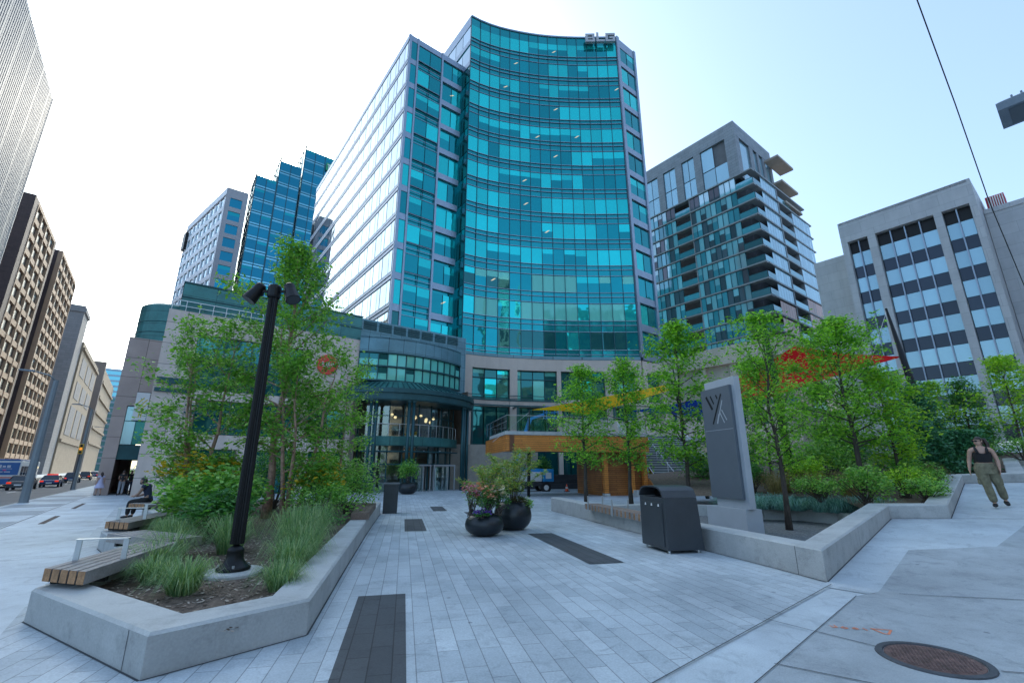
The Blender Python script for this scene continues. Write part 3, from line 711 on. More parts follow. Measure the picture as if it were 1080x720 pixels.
# stone base under the curve
SB=offc(CT,-0.35); n=len(SB)
mb=MB(); fs=MB()
bs=[PL(SB[i],SB[i+1]) for i in range(n-1)]
PTB=[]
mb.prism(offc(CT,0.9)+[(50.6,35.2),(50.6,60),(28,60)],-0.9,Z0-0.06)
mb.build('base_core',M['teal_metal'],T)
mb=MB()
for i,(P,L) in enumerate(bs):
    mb.gbox(P,0,L,0,0.9,13.0,14.45)      # fascia
    mb.gbox(P,0,L,0.12,0.9,8.55,9.35)
    fs.gbox(P,0,L,-0.05,0.8,14.47,14.85)
    if i in (0,4,8,12): mb.gbox(P,0,(1.3,0.9,0.5,1.0)[i//4],-0.05,0.9,-0.8,13.0)
P,L=bs[-1]; mb.gbox(P,L-0.9,L,-0.05,0.9,-0.8,13.0)
P=PB(33.95); mb.gbox(P,46.6,51.2,0.0,0.9,13.0,14.45); mb.gbox(P,46.6,47.4,0.0,0.9,-0.8,13.0); mb.gbox(P,50.4,51.2,0,0.9,-0.8,13.0)
mb.build('stone_base',M['stone_tower'],T)
fs.build('base_cornice',M['teal_panel'],T)
PBs=Panes(T,[M['g_green'],M['g_greend'],M['g_bright']])
bm_=MB()
for i,(P,L) in enumerate(bs):
    for (z0,z1) in ((9.4,11.9),(11.96,12.95),(0.2,3.6),(4.0,8.5)):
        PBs.pane(P,0.05,L-0.05,z0,z1,0.55,1,rnd.choice((0,0,2)),rnd.choice((0,0,0,0.5,1)) if z0>9 else 0)
    bm_.gbox(P,-0.03,0.03,0.45,0.6,9.36,13)
    bm_.gbox(P,0,L,0.40,0.6,11.88,11.98)
    bm_.gbox(P,0,L,-0.35,-0.27,9.75,9.83); bm_.gbox(P,0,L,-0.35,-0.27,9.38,9.46)
P=PB(34.2)
for k in range(2): PBs.pane(P,47.45+k*1.5,48.9+k*1.5,9.2,12.9,0.3,1)
bm_.build('window_frame',M['teal_metal'],T)
PBs.finish('base_window')
# steel promenade canopy beams along the base
mb=MB()
for i,(P,L) in enumerate(bs[:13]):
    for z in (8.35,8.95): mb.gbox(P,0,L,-2.3,-2.1,z-0.08,z+0.08)
    if i%4==0:
        mb.gbox(P,0.3,0.5,-2.3,-2.1,-0.7,8.3); mb.gbox(P,0.3,0.5,-2.3,0.0,8.28,8.42)
mb.build('canopy_beam',M['teal_metal'],T)
# ---------------------------------------------------------------- stone podium wing
D=thing('stone_podium','rose and beige stone podium wing with green metal roof behind the birch trees','podium building',(6,46,-0.6),frame='ab')
mb=MB()
mb.box(-0.69,13.45,40.6,58,-1,12.3)
P=PB(40.0)
mb.gbox(P,-0.69,1.3,0,0.62,-1,12.78); mb.gbox(P,12.85,13.45,0,0.62,-1,12.78)
mb.gbox(P,1.3,12.85,0,0.62,11.2,12.78); mb.gbox(P,8.7,12.85,0.03,0.62,6.4,11.2)
mb.gbox(P,1.3,8.7,0.05,0.62,6.4,7.1); mb.gbox(P,1.3,12.85,0.06,0.62,2.9,3.9); mb.gbox(P,5.0,5.7,0.04,0.62,-1,2.9); mb.gbox(P,9.3,10.0,0.04,0.62,-1,2.9)
mb.gbox(P,1.3,1.9,0.07,0.62,3.9,6.4); mb.gbox(P,8.7,9.6,0.07,0.62,3.9,6.4)
mb.build('wall',M['stone'],D)
mb=MB(); mb.box(-0.1,13.5,40.35,57,12.9,15.05); mb.build('roof_parapet',M['copper'],D)
mb=MB(); mb.box(-0.15,13.55,40.28,40.35,13.93,13.99); mb.box(-0.15,13.55,40.25,57,15.051,15.15); mb.build('roof_trim',M['teal_metal'],D)
mb=MB()
for k in range(9): mb.box(-0.6+k*0.85,-0.56+k*0.85,40.1,40.14,12.79,13.55)
mb.box(-0.6,6.3,40.1,40.14,13.551,13.60); mb.box(-0.6,6.3,40.105,40.135,13.15,13.19); mb.build('roof_railing',M['alu'],D)
PW=Panes(D,[M['g_greend'],M['g_green']])
for k in range(4):
    for z0,z1 in ((7.15,9.2),(9.25,11.15)): PW.pane(P,1.35+k*1.84,3.1+k*1.84,z0,z1,0.3,0)
for k in range(3): PW.pane(P,2.0+k*2.2,4.1+k*2.2,3.95,6.3,0.3,0)
for k in range(2): PW.pane(P,9.7+k*1.55,11.2+k*1.55,3.95,6.3,0.3,0,1,rnd.choice((0,0.6)))
for k in range(3): PW.pane(P,[1.9,5.8,10.1][k],[4.9,9.2,12.7][k],-0.3,2.85,0.4,0)
PW.finish()
mb=MB()
for k in range(5): mb.gbox(P,1.28+k*1.84,1.36+k*1.84,0.2,0.35,7.1,11.2)
mb.gbox(P,1.3,8.7,0.2,0.36,9.19,9.26)
for z in (5.3,5.8): mb.gbox(P,1.3,12.9,-0.6,-0.45,z,z+0.12)
for k in range(7): mb.gbox(P,1.4+k*1.9,1.5+k*1.9,-0.6,0.05,5.31,5.41)
mb.gbox(P,-0.6,1.3,-0.15,-0.02,7.35,7.75); mb.gbox(P,-0.6,1.3,-0.15,-0.02,6.75,7.0); mb.gbox(P,0.1,0.3,-0.14,-0.03,7.0,7.35)
mb.build('window_frame',M['teal_metal'],D)
# round red sign on the blank stone panel
S=thing('round_sign','round red sign with pale script marks on the beige stone wall','sign',(10.70,39.84,9.3),frame='ab')
mb=MB(); k=36; c=[(10.70+0.86*math.cos(2*math.pi*i/k), 10.12+0.86*math.sin(2*math.pi*i/k)) for i in range(k)]
for i in range(k):
    j=(i+1)%k; mb.face([(c[i][0],39.84,c[i][1]),(c[j][0],39.84,c[j][1]),(c[j][0],40.02,c[j][1]),(c[i][0],40.02,c[i][1])])
mb.face([(x,39.84,z) for x,z in c]); mb.build('disc',M['red_disc'],S)
mb=MB()
for x,z,w,h in ((10.22,10.2,.14,.26),(10.42,10.16,.09,.2),(10.56,10.16,.09,.2),(10.72,10.2,.14,.26),(10.95,10.16,.1,.2),(11.12,10.18,.1,.24),(10.3,9.95,.8,.05)): mb.box(x,x+w,39.81,39.835,z-h/2,z+h/2)
mb.build('lettering',M['white'],S)
# ---------------------------------------------------------------- low archway block left of it
K=thing('archway_block','rose granite corner block with an open passage under a glazed bay and a hanging banner','archway building',(-1.7,47,-0.7),frame='ab')
mb=MB()
P=PB(45.0)
mb.gbox(P,-2.83,-2.05,0,1.2,-1,11.4); mb.gbox(P,-0.68,0.2,0,1.2,-1,11.4); mb.gbox(P,-2.05,-0.68,0,1.2,6.15,11.4)
mb.box(-2.83,-2.1,46.2,57,-1,11.35); mb.box(-2.1,0.2,46.2,57,5.5,11.35); mb.box(-0.68,0.2,46.2,50,-1,5.5); mb.box(-2.1,-1.3,54.0,54.4,-1,5.5)
mb.build('wall',M['stone_dark'],K)
mb=MB(); mb.gbox(P,-2.05,-0.68,0.15,1.2,2.2,3.25); mb.box(-2.1,-0.68,46.2,57,2.25,3.0); mb.build('lintel',M['teal_metal'],K)
PK=Panes(K,[M['g_offl'],M['g_green'],M['g_greend']])
PK.pane(P,-2.02,-1.38,3.3,5.0,0.35,0); PK.pane(P,-1.34,-0.71,3.3,5.0,0.35,2); PK.pane(P,-2.02,-1.38,5.05,6.1,0.35,0); PK.pane(P,-1.34,-0.71,5.05,6.1,0.35,0)
PK.finish()
mb=MB(); mb.gbox(P,-1.38,-1.34,0.3,0.4,3.25,6.15); mb.gbox(P,-2.05,-0.68,0.3,0.4,5.0,5.05); mb.build('window_frame',M['teal_metal'],K)
mb=MB(); mb.lathe(-0.35,47.7,[(2.35,11.4),(2.35,14.55),(2.1,14.75),(0,14.8)],40); mb.build('roof_drum',M['copper'],K)
mb=MB()
for z in (12.2,13.1): mb.lathe(-0.35,47.7,[(2.36,z),(2.39,z+0.03),(2.36,z+0.06)],40)
mb.build('drum_trim',M['teal_metal'],K)
# banner
S=thing('banner','white hanging banner with yellow looping lines on the archway block','banner',(-1.2,44.7,5.0),frame='ab')
mb=MB(); mb.box(-1.62,-0.82,44.70,44.72,5.05,7.15); mb.build('cloth',M['white'],S)
ym=simple('yellow_print',(0.62,0.50,0.05),0.6); mb=MB()
for i in range(3):
    z=6.75-i*0.12; x=-1.55+i*0.2
    mb.bar((x,44.69,z-0.55),(x+0.42,44.69,z),0.012,0.07,up=(1,0,0))
    mb.bar((x+0.1,44.688,z-0.95),(x+0.30,44.688,z-0.70),0.012,0.07,up=(1,0,0))
for x in (-1.30,-1.16): mb.box(x,x+0.06,44.684,44.697,5.25,5.75)
mb.build('print',ym,S)
mb=MB(); mb.bar((-0.80,44.71,7.18),(-0.80,45.02,7.18),0.04,0.04); mb.bar((-1.64,44.71,7.17),(-0.78,44.71,7.17),0.03,0.03); mb.build('bracket',M['black'],S)
# ---------------------------------------------------------------- entrance pavilion
E_=thing('entrance_pavilion','round glazed entrance pavilion with dark green canopy, paired columns and revolving doors','entrance pavilion',(18.6,38,-0.7),frame='ab')
CX,CY=18.6,44.6
def arcP(R_,cy=CY,cx=CX): return lambda s,d,z:(cx+(R_-d)*math.sin(s), cy-(R_-d)*math.cos(s), z)
def arcbox(mb,R_,d0,d1,s0,s1,n,z0,z1,m=0,cy=CY):
    P=arcP(R_,cy)
    for i in range(n): mb.gbox(P,s0+(s1-s0)*i/n,s0+(s1-s0)*(i+1)/n,d0,d1,z0,z1,m)
SA=0.86
CY2=49.45; SB2=0.502
mb=MB(); arcbox(mb,11.0,0,0.4,-SB2,SB2,16,11.75,13.15,cy=CY2); mb.build('fascia',M['teal_panel'],E_)
mb=MB(); mb.prism([arcP(11.0,CY2)(-SB2+2*SB2*i/16,0,0)[:2] for i in range(17)],13.0,13.18); mb.build('drum_roof',M['teal_panel'],E_)
mb=MB(); mb.box(13.5,25.2,41.0,46.3,9.0,15.2); mb.box(13.5,25.2,40.97,41.0,14.0,14.06); mb.build('upper_wall',M['teal_panel'],E_)
for k in range(7):
    mb=MB()
    for j in range(5): mb.box(13.9+k*1.5,13.9+k*1.5+1.25,40.93,40.99,14.22+j*0.17,14.33+j*0.17)
    mb.build('louver',M['teal_metal'],E_)
PE=Panes(E_,[M['g_green'],M['g_greend'],M['g_bright']])
n=13
for r,(z0,z1) in enumerate(((9.25,10.4),(10.55,11.65))):
    for i in range(n):
        s0=-SB2+2*SB2*i/n; s1=-SB2+2*SB2*(i+1)/n
        PE.pane(arcP(10.85,CY2),s0+0.004,s1-0.004,z0,z1,0,0,1,rnd.choice((0,0,0,0.4)) if i>2 else 0.5)
PE.finish()
mb=MB()
for z in (9.1,10.4,11.65): arcbox(mb,11.0,-0.05,0.25,-SB2,SB2,16,z+0.0,z+0.13,cy=CY2)
for i in range(n+1):
    s=-SB2+2*SB2*i/n; mb.gbox(arcP(10.95,CY2),s-0.003,s+0.003,0,0.2,9.23,11.65)
mb.build('window_frame',M['teal_metal'],E_)
# canopy roof: ring sloping outwards with standing seams
CC=43.55
mb=MB()
def ring(mb,R0,z0,R1,z1,n=24,sa=0.98):
    for i in range(n):
        a=-sa+2*sa*i/n; b=-sa+2*sa*(i+1)/n
        mb.face([arcP(R1,CC)(a,0,z1),arcP(R1,CC)(b,0,z1),arcP(R0,CC)(b,0,z0),arcP(R0,CC)(a,0,z0)])
ring(mb,5.9,9.0,7.9,8.15); 
mb.build('canopy_roof',M['copper'],E_)
mb=MB()
for i in range(31):
    s=-0.95+1.9*i/30; mb.bar(arcP(5.95,CC)(s,0,9.0),arcP(7.9,CC)(s,0,8.18),0.05,0.09)
mb.build('roof_rib',M['teal_metal'],E_,kind='stuff')
mb=MB(); arcbox(mb,7.95,0,0.5,-0.98,0.98,24,7.75,8.14,cy=CC); arcbox(mb,7.8,0,0.5,-0.98,0.98,24,7.2,7.74,cy=CC)
mb.prism([arcP(7.7,CC)(-0.98+1.96*i/24,0,0)[:2] for i in range(25)],7.12,7.19)
mb.build('canopy_fascia',M['teal_metal'],E_)
mb=MB(); arcbox(mb,6.95,0,0.5,-SA,SA,20,3.45,4.25); mb.prism([arcP(6.9)(-SA+2*SA*i/16,0,0)[:2] for i in range(17)],3.5,4.2); mb.build('floor_band',M['teal_panel'] if False else M['copper'],E_)
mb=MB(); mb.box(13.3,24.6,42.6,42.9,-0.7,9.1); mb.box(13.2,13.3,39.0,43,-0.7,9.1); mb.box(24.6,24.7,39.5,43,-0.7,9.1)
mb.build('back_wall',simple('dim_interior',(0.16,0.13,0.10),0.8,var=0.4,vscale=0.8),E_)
for i in range(8):
    s0=-0.80+1.6*i/8; s1=-0.80+1.6*(i+1)/8
    for z0,z1 in ((4.27,6.0),(6.06,7.1)):
        mb=MB(); mb.face([arcP(6.6)(s0+0.006,0,z0),arcP(6.6)(s1-0.006,0,z0),arcP(6.6)(s1-0.006,0,z1),arcP(6.6)(s0+0.006,0,z1)]); mb.build('glass_pane',M['clear'],E_)
    for z0,z1 in ((-0.6,1.85),(1.95,3.42)):
        if z0<0 and i in (4,5,6): continue
        mb=MB(); mb.face([arcP(6.4)(s0+0.006,0,z0),arcP(6.4)(s1-0.006,0,z0),arcP(6.4)(s1-0.006,0,z1),arcP(6.4)(s0+0.006,0,z1)]); mb.build('glass_pane',M['clear'],E_)
mb=MB()
for i in range(9):
    s=-0.80+1.6*i/8; mb.gbox(arcP(6.64),s-0.007,s+0.007,-0.02,0.08,4.26,7.12); mb.gbox(arcP(6.44),s-0.008,s+0.008,-0.02,0.1,-0.7,3.44)
for z in (6.0,): arcbox(mb,6.64,-0.01,0.07,-0.8,0.8,16,z,z+0.06)
arcbox(mb,6.44,-0.01,0.09,-0.8,0.8,16,1.85,1.95)
mb.build('mullion',M['teal_metal'],E_)
mb=MB(); arcbox(mb,6.9,0.0,0.04,-0.8,0.8,16,5.28,5.33)
for i in range(13): s=-0.8+1.6*i/12; mb.gbox(arcP(6.9),s-0.003,s+0.003,0.0,0.04,4.26,5.28)
mb.build('balcony_rail',M['alu'],E_)
# globe lamps
for i,(s,d,z) in enumerate(((-0.36,1.2,6.22),(-0.30,1.5,6.05),(0.02,1.1,6.0),(0.08,1.5,6.15),(0.14,1.1,6.25),(0.30,1.4,5.85),(0.36,1.1,5.75),(0.35,1.6,6.05),(0.46,1.2,6.15))):
    p=arcP(6.6)(s,d,z); mb=MB(); mb.ball(p,0.14,0,10,8); g=mb.build('globe_lamp',M['lamp_lit'],E_,smooth=True)
    mb=MB(); mb.tube([(p[0],p[1],p[2]+0.13),(p[0],p[1],7.1)],0.008,5); mb.build('cord',M['black'],g)
for s,d in ((-0.5,0.8),(-0.3,0.9),(-0.05,0.8),(0.2,0.9),(0.42,0.8),(0.1,1.7)):
    p=arcP(6.6)(s,d,4.2); mb=MB(); mb.box(p[0]-0.45,p[0]+0.45,p[1]-0.3,p[1]+0.3,4.93,4.97); mb.box(p[0]-0.05,p[0]+0.05,p[1]-0.05,p[1]+0.05,4.26,4.93)
    for q in (-0.65,0.6): mb.box(p[0]+q-0.18,p[0]+q+0.18,p[1]-0.2,p[1]+0.2,4.62,4.68); mb.box(p[0]+q-0.18,p[0]+q+0.18,p[1]+0.16,p[1]+0.2,4.681,5.1); mb.box(p[0]+q-0.03,p[0]+q+0.03,p[1]-0.03,p[1]+0.03,4.26,4.62)
    mb.build('cafe_table',M['char'],E_)
# columns
def column(s,R_=7.5):
    p=arcP(R_,CC)(s,0,0); mb=MB(); mb.tube([(p[0],p[1],-0.75),(p[0],p[1],7.2)],0.13,12); c=mb.build('column',M['teal_metal'],E_,smooth=True)
    mb=MB(); mb.tube([(p[0],p[1],7.0),(p[0],p[1],7.19)],0.2,12); mb.build('collar',M['teal_metal'],c)
for s in (-0.66,-0.60,-0.24,-0.185,0.60,0.66,0.80): column(s)
# thin lower canopy
mb=MB(); arcbox(mb,7.3,0,1.0,-0.7,0.72,16,2.92,3.02)
mb.build('door_canopy',M['teal_metal'],E_)
for s in (-0.5,-0.2,0.05,0.3,0.55):
    p=arcP(7.2)(s,0,3.0); mb=MB(); mb.ball((p[0],p[1],3.03),0.06,0,8,6); mb.build('spotlight',M['alu'],E_)
# revolving doors
for ca in (18.75,21.2):
    p=(ca,38.35); d=MB()
    for s in (-1.05,1.05):
        for yy in (-0.75,0.75): d.box(p[0]+s-0.05,p[0]+s+0.05,p[1]+yy-0.05,p[1]+yy+0.05,-0.72,1.75)
    d.box(p[0]-1.1,p[0]+1.1,p[1]-0.8,p[1]+0.8,1.751,1.87)
    o=d.build('door_frame',M['alu'],E_)
    d=MB(); 
    for k in range(4):
        a=0.5+k*math.pi/2; q=(p[0]+0.98*math.cos(a),p[1]+0.70*math.sin(a)); d.bar((q[0],q[1],-0.7),(q[0],q[1],1.74),0.05,0.05); d.bar((p[0],p[1],-0.66),(q[0],q[1],-0.66),0.04,0.06); d.bar((p[0],p[1],1.70),(q[0],q[1],1.70),0.04,0.06)
    d.build('door_leaf',M['alu'],o)
    d=MB()
    for k in range(4):
        a=0.5+k*math.pi/2; d.face([(p[0],p[1],-0.62),(p[0]+0.95*math.cos(a),p[1]+0.68*math.sin(a),-0.62),(p[0]+0.95*math.cos(a),p[1]+0.68*math.sin(a),1.66),(p[0],p[1],1.66)])
    d.build('door_glass',M['clear'],o)
# ---------------------------------------------------------------- stepped blue tower with white window grid (behind left)
N=thing('stepped_tower','blue glass stepped tower with a white grid wing and small green roof sign','office tower',(12,130,-0.6),frame='ab')
wg=simple('white_precast',(0.88,0.88,0.90),0.6,var=0.08,vscale=0.2); wp=simple('grey_precast',(0.36,0.34,0.36),0.6,var=0.08,vscale=0.2)
mb=MB(); mb.prism([(4.95,130.45),(9.4,130.45),(9.4,161),(-2.25,161)],-1,73.2); mb.build('core',wp,N)
PN=Panes(N,[M['g_blue'],M['g_offl'],M['g_blued'],M['g_dark']])
P=PB(130.0); fr=MB(); fr.gbox(P,4.5,5.55,0,0.4,-1,73.6); fr.gbox(P,8.3,9.5,0,0.4,-1,73.6)
for r in range(14):
    zc=69.5-3.85*r
    fr.gbox(P,5.55,8.3,0.02,0.4,zc+1.3,zc+(4.1 if r==0 else 2.55)); PN.pane(P,5.55,8.3,zc-1.3,zc+1.3,0.2,0,3,rnd.choice((0,0,0.4)))
fr.build('grey_wall',wp,N)
P,LW=PL((-2.7,161.2),(4.48,130.02)); PWG=P; fr=MB(); fr.gbox(P,0,LW,0,0.4,71.5,73.62)
for r in range(14):
    zc=69.5-3.85*r
    fr.gbox(P,0,LW,0.0,0.4,zc-2.55,zc-1.2)
    for k in range(9):
        s=0.4+k*3.5
        PN.pane(P,s,s+2.5,zc-1.2,zc+1.3,0.25,1)
        fr.gbox(P,s+2.5,s+3.5 if k<8 else LW,0.03,0.4,zc-1.2,zc+1.3)
    fr.gbox(P,0,0.4,0.03,0.4,zc-1.2,zc+1.3)
fr.build('white_wall',wg,N)
fm=MB(); sp=MB()
for (a0,a1,zt) in ((10.6,15.7,81.5),(15.9,21.5,88.5),(22.0,30.5,95.5)):
    mb=MB(); mb.box(a0,a1,130.6,150,-1,zt-1.2); mb.build('core',M['g_dark'],N)
    for Pf,s0,s1 in ((PB(130.3),a0,a1),(PA(a0-0.02),130.4,140)):
        k=max(1,int((s1-s0)/2.4)); w=(s1-s0)/k; z=zt-1.6
        while z>15:
            for i in range(k):
                PN.pane(Pf,s0+i*w+0.06,s0+(i+1)*w-0.06,z-2.5,z,0.0,0,3,rnd.choice((0,0,0,0.3)))
            sp.gbox(Pf,s0,s1,-0.02,0.2,z-3.80,z-3.3); sp.gbox(Pf,s0,s1,-0.03,0.2,z-3.05,z-2.6); z-=3.85
        for i in range(k+1): fm.gbox(Pf,s0+i*w-0.09,s0+i*w+0.09,-0.12,0.2,10,zt)
    fm.box(a0-0.1,a1+0.1,130.1,130.3,zt-0.1,zt+0.15)
    for i in range(5): fm.box(a0+(a1-a0)*i/4-0.07,a0+(a1-a0)*i/4+0.07,130.12,130.28,zt-1.2,zt-0.101)
    fm.box(a0-0.1,a0+0.1,130.301,140,zt-0.1,zt+0.15)
fm.build('frame',M['mull_dark'],N); sp.build('spandrel',M['g_blued'],N)
PN.finish()
gm=simple('green_sign_face',(0.02,0.32,0.15),0.5); mb=MB(); mb.box(28.0,30.4,129.7,129.95,89.2,91.8); s_=mb.build('roof_sign',gm,N)
mb=MB(); mb.box(28.35,29.2,129.62,129.68,91.0,91.35); mb.box(28.65,28.9,129.62,129.68,89.8,90.99); mb.box(29.35,29.6,129.62,129.68,89.8,91.35); mb.box(29.601,30.0,129.62,129.68,91.05,91.35); mb.box(29.601,30.0,129.62,129.68,89.8,90.1); mb.box(29.9,30.15,129.62,129.68,90.101,91.05); mb.build('lettering',M['white'],s_)
mb=MB(); mb.gbox(PWG,1.0,3.6,-0.75,-0.05,64.5,70); mb.build('wall_sign',M['black'],N)
# ---------------------------------------------------------------- condo tower on the right
H_=thing('apartment_tower','glazed apartment tower with stacked corner balconies and a grey stone penthouse','apartment tower',(84,38,0),frame='ab')
cst=brick('grey_stone_cladding',(0.24,0.27,0.30),(0.20,0.23,0.26),(0.11,0.125,0.14),1.6,0.6,0.02,0.5,0.6,var=0.15)
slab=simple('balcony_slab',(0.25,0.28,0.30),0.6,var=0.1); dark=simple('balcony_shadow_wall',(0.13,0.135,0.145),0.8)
PH=Panes(H_,[M['g_condo'],M['g_condol'],M['g_condod'],M['g_offl'],M['g_redrefl']])
mb=MB(); mb.box(78.0,97,31.5,56,0,52.3); mb.box(76.5,91,33,56,52.3,63.3); mb.box(90,98.5,29.5,45,0,48.9); mb.build('core',dark,H_)
P=PA(75.0); PB_=PB(28.9); sl=MB(); rg=[]; wl=MB(); mm=MB()
for r in range(15):
    zt=52.2-2.94*r; zf=zt-2.94
    # slabs on both faces
    sl.gbox(P,28.9,55,-0.12,1.0,zt-0.28,zt-0.04); sl.gbox(PB_,76.02,97,-0.12,1.2,zt-0.30,zt-0.02)
    if zf<10: break
    # a-face: [bay corner balcony 29-32], windows 32-41, balcony column 41-44.2, windows 44.2-55
    k=9
    for i in range(k):
        s0=32.0+i*(9.0/k); u=rnd.random()
        PH.pane(P,s0+0.04,s0+9.0/k-0.04,zf+0.02,zt-0.34,0.12,0 if u<.45 else 2,1,rnd.choice((0,0,0.35,0.5,1,1)))
        mm.gbox(P,s0-0.03,s0+0.03,0.02,0.2,zf,zt-0.34)
    for i in range(11):
        s0=44.2+i; u=rnd.random()
        PH.pane(P,s0+0.04,s0+0.96,zf+0.02,zt-0.34,0.12,0 if u<.6 else 2,1,rnd.choice((0,0,0.4,1)))
        mm.gbox(P,s0-0.03,s0+0.03,0.02,0.2,zf,zt-0.34)
    for (s0,s1) in ((41.0,44.2),(28.95,32.0)):
        rg.append([P(s0+0.05,0.02,zf+0.05),P(s1-0.05,0.02,zf+0.05),P(s1-0.05,0.02,zf+1.1),P(s0+0.05,0.02,zf+1.1)])
        mm.gbox(P,s0,s1,0.0,0.05,zf+1.1,zf+1.16)
        wl.gbox(P,s0-0.1,s0+0.05,0.0,3,zf,zt-0.33) if s0>30 else None
    # b-face : balcony corner 75-78.5 (open), glass 78.5-84.5, balcony 84.5-90
    rg.append([PB_(75.1,0.02,zf+0.05),PB_(78.0,0.02,zf+0.05),PB_(78.0,0.02,zf+1.1),PB_(75.1,0.02,zf+1.1)])
    for i in range(6):
        s0=78.2+i*1.05
        PH.pane(PB_,s0+0.03,s0+1.02,zf+0.02,zt-0.32,0.1,3 if r<8 else 4,3 if r<8 else 4,rnd.choice((0,0.5,1)))  # lower rows get the painted red reflection
    rg.append([PB_(84.6,0.02,zf+0.05),PB_(90.0,0.02,zf+0.05),PB_(90.0,0.02,zf+1.1),PB_(84.6,0.02,zf+1.1)])
    if zt<49.5:
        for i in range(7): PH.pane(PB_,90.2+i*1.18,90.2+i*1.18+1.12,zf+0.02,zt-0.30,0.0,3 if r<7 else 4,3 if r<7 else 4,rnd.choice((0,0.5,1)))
        sl.gbox(PB_,97.01,99.4,-0.1,3.0,zt-0.2,zt)
wl.gbox(PB_,84.3,84.6,0.0,2.5,0,51.8); wl.gbox(PB_,90.0,90.2,0.0,2.5,0,48.9)
sl.build('slab',slab,H_); wl.build('fin_wall',slab,H_); mm.build('mullion',M['mull_dark'],H_)
for f in rg:
    q=MB(); q.face(f); q.build('balcony_glass',M['g_condo'],H_) if len([1 for c in H_.children if c.name.startswith('balcony_glass')])<100 else None
# penthouse of grey stone with tall glazing
P=PA(76.0); w=MB()
w.gbox(P,31.2,33.2,0,0.5,52.3,64.2); w.gbox(P,33.2,52,0,0.5,61.4,64.2)
cuts=[(33.2,38.2),(39.6,42.3),(43.8,46.6),(48.0,51.2)]; e=33.2
for (s0,s1) in cuts:
    if s0>e: w.gbox(P,e,s0,0.02,0.5,52.3,61.4)
    for k in range(2):
        mid=(s0+s1)/2; a0=s0 if k==0 else mid; a1=mid if k==0 else s1
        for z0,z1 in ((52.6,56.6),(56.8,61.3)): 
            if s0==33.2 and k==0 and z0>56: continue
            PH.pane(P,a0+0.06,a1-0.06,z0,z1,0.3,3)
    e=s1
w.gbox(P,51.2,53,0.02,0.5,52.3,61.4)
Pb=PB(31.2); w.gbox(Pb,76.51,91,0,0.5,61.2,64.15)
e=76.51
for (s0,s1) in ((77.6,81.5),(83.0,84.6),(85.4,87.0),(88.0,90.0)):
    w.gbox(Pb,e,s0,0.02,0.5,52.3,61.2); PH.pane(Pb,s0+0.05,s1-0.05,52.6,61.1,0.3,3); e=s1
w.gbox(Pb,e,91,0.02,0.5,52.3,61.2)
w.build('penthouse_wall',cst,H_)
tb=simple('timber_soffit',(0.36,0.30,0.24),0.6)
for z,a1 in ((60.2,94.6),(54.6,94.8),(50.0,95.0)):
    mb=MB(); mb.box(87.5,a1,28.6,31.15,z,z+0.45); mb.build('sunshade',tb,H_)
PH.finish()
mb=MB(); mb.box(73.5,97,28.0,60,18.3,21.3); mb.box(74.5,97,29,60,0,18.3)
for k in range(5): mb.box(73.9,74.49,30+k*5.5,31.2+k*5.5,0,18.29)
mb.build('podium',M['stone_tower'],H_)
# ---------------------------------------------------------------- grey limestone office building on the right
G_=thing('office_building','grey limestone office block with tall window bays of dark and pale panels','office building',(80,10,0.8),frame='ab')
ls=brick('grey_limestone',(0.47,0.485,0.50),(0.42,0.435,0.455),(0.27,0.28,0.30),2.6,1.35,0.015,0.5,0.6,var=0.08,streaks=0.08)
PG=Panes(G_,[M['g_off'],M['g_offl'],M['black']])
mb=MB(); mb.box(70.9,100,4.3,17.1,0,33.6); mb.build('core',M['mull_dark'],G_)
P=PA(70.0); w=MB()
w.gbox(P,4.0,17.25,0,0.9,31.0,34.0)
for (s0,s1) in ((4.0,4.6),(7.0,7.75),(13.5,14.35),(16.55,17.25)): w.gbox(P,s0,s1,0.003,0.9,0,30.99)
w.gbox(P,4.6,16.55,0.35,0.9,0,3.2)
w.box(70.91,100,4.0,4.3,0,33.98); w.box(70.91,100,17.1,17.25,0,33.98); w.box(70.0,100,4.3,17.1,33.6,33.99)
w.build('wall',ls,G_)
mu=MB(); la=MB()
for (s0,s1,k) in ((4.6,7.0,2),(7.75,13.5,4),(14.35,16.55,2)):
    wd=(s1-s0)/k
    for i in range(1,k): mu.gbox(P,s0+i*wd-0.06,s0+i*wd+0.06,0.35,0.85,3.2,30.95)
    for i in range(k):
        for r in range(8):
            zt=30.9-3.56*r
            PG.pane(P,s0+i*wd+0.07,s0+(i+1)*wd-0.07,zt-1.55,zt-0.02,0.7,0 if r else 2)
            PG.pane(P,s0+i*wd+0.07,s0+(i+1)*wd-0.07,zt-3.54,zt-1.6,0.68,1)
mu.build('mullion',M['steel_mull'],G_)
PG.finish()
W_=thing('office_wing','blank grey stone wing at the right edge, red unit on its roof','office wing',(88,-10,0.8),frame='ab')
mb=MB(); mb.box(75,100,-42,3.95,0,31.5); mb.box(74.9,75.0,-42,3.95,31.0,31.6); mb.build('wall',ls,W_)
W2_=thing('office_wing','blank grey stone wing stepping down to the left of the window bays','office wing',(85,20,0.8),frame='ab')
mb=MB(); mb.box(75,95,17.3,22.4,0,31.4); mb.build('wall',ls,W2_)
V=thing('roof_unit','red louvred unit on the roof of the blank grey wing','roof unit',(77,3.0,31.6),frame='ab')
mb=MB(); mb.box(75.8,78,2.0,3.6,31.61,33.4); mb.build('casing',simple('red_casing',(0.45,0.04,0.05),0.5),V)
mb=MB()
for k in range(7): mb.box(75.7,75.79,2.1+k*0.2,2.2+k*0.2,31.7,33.3)
mb.build('louver',M['white'],V)
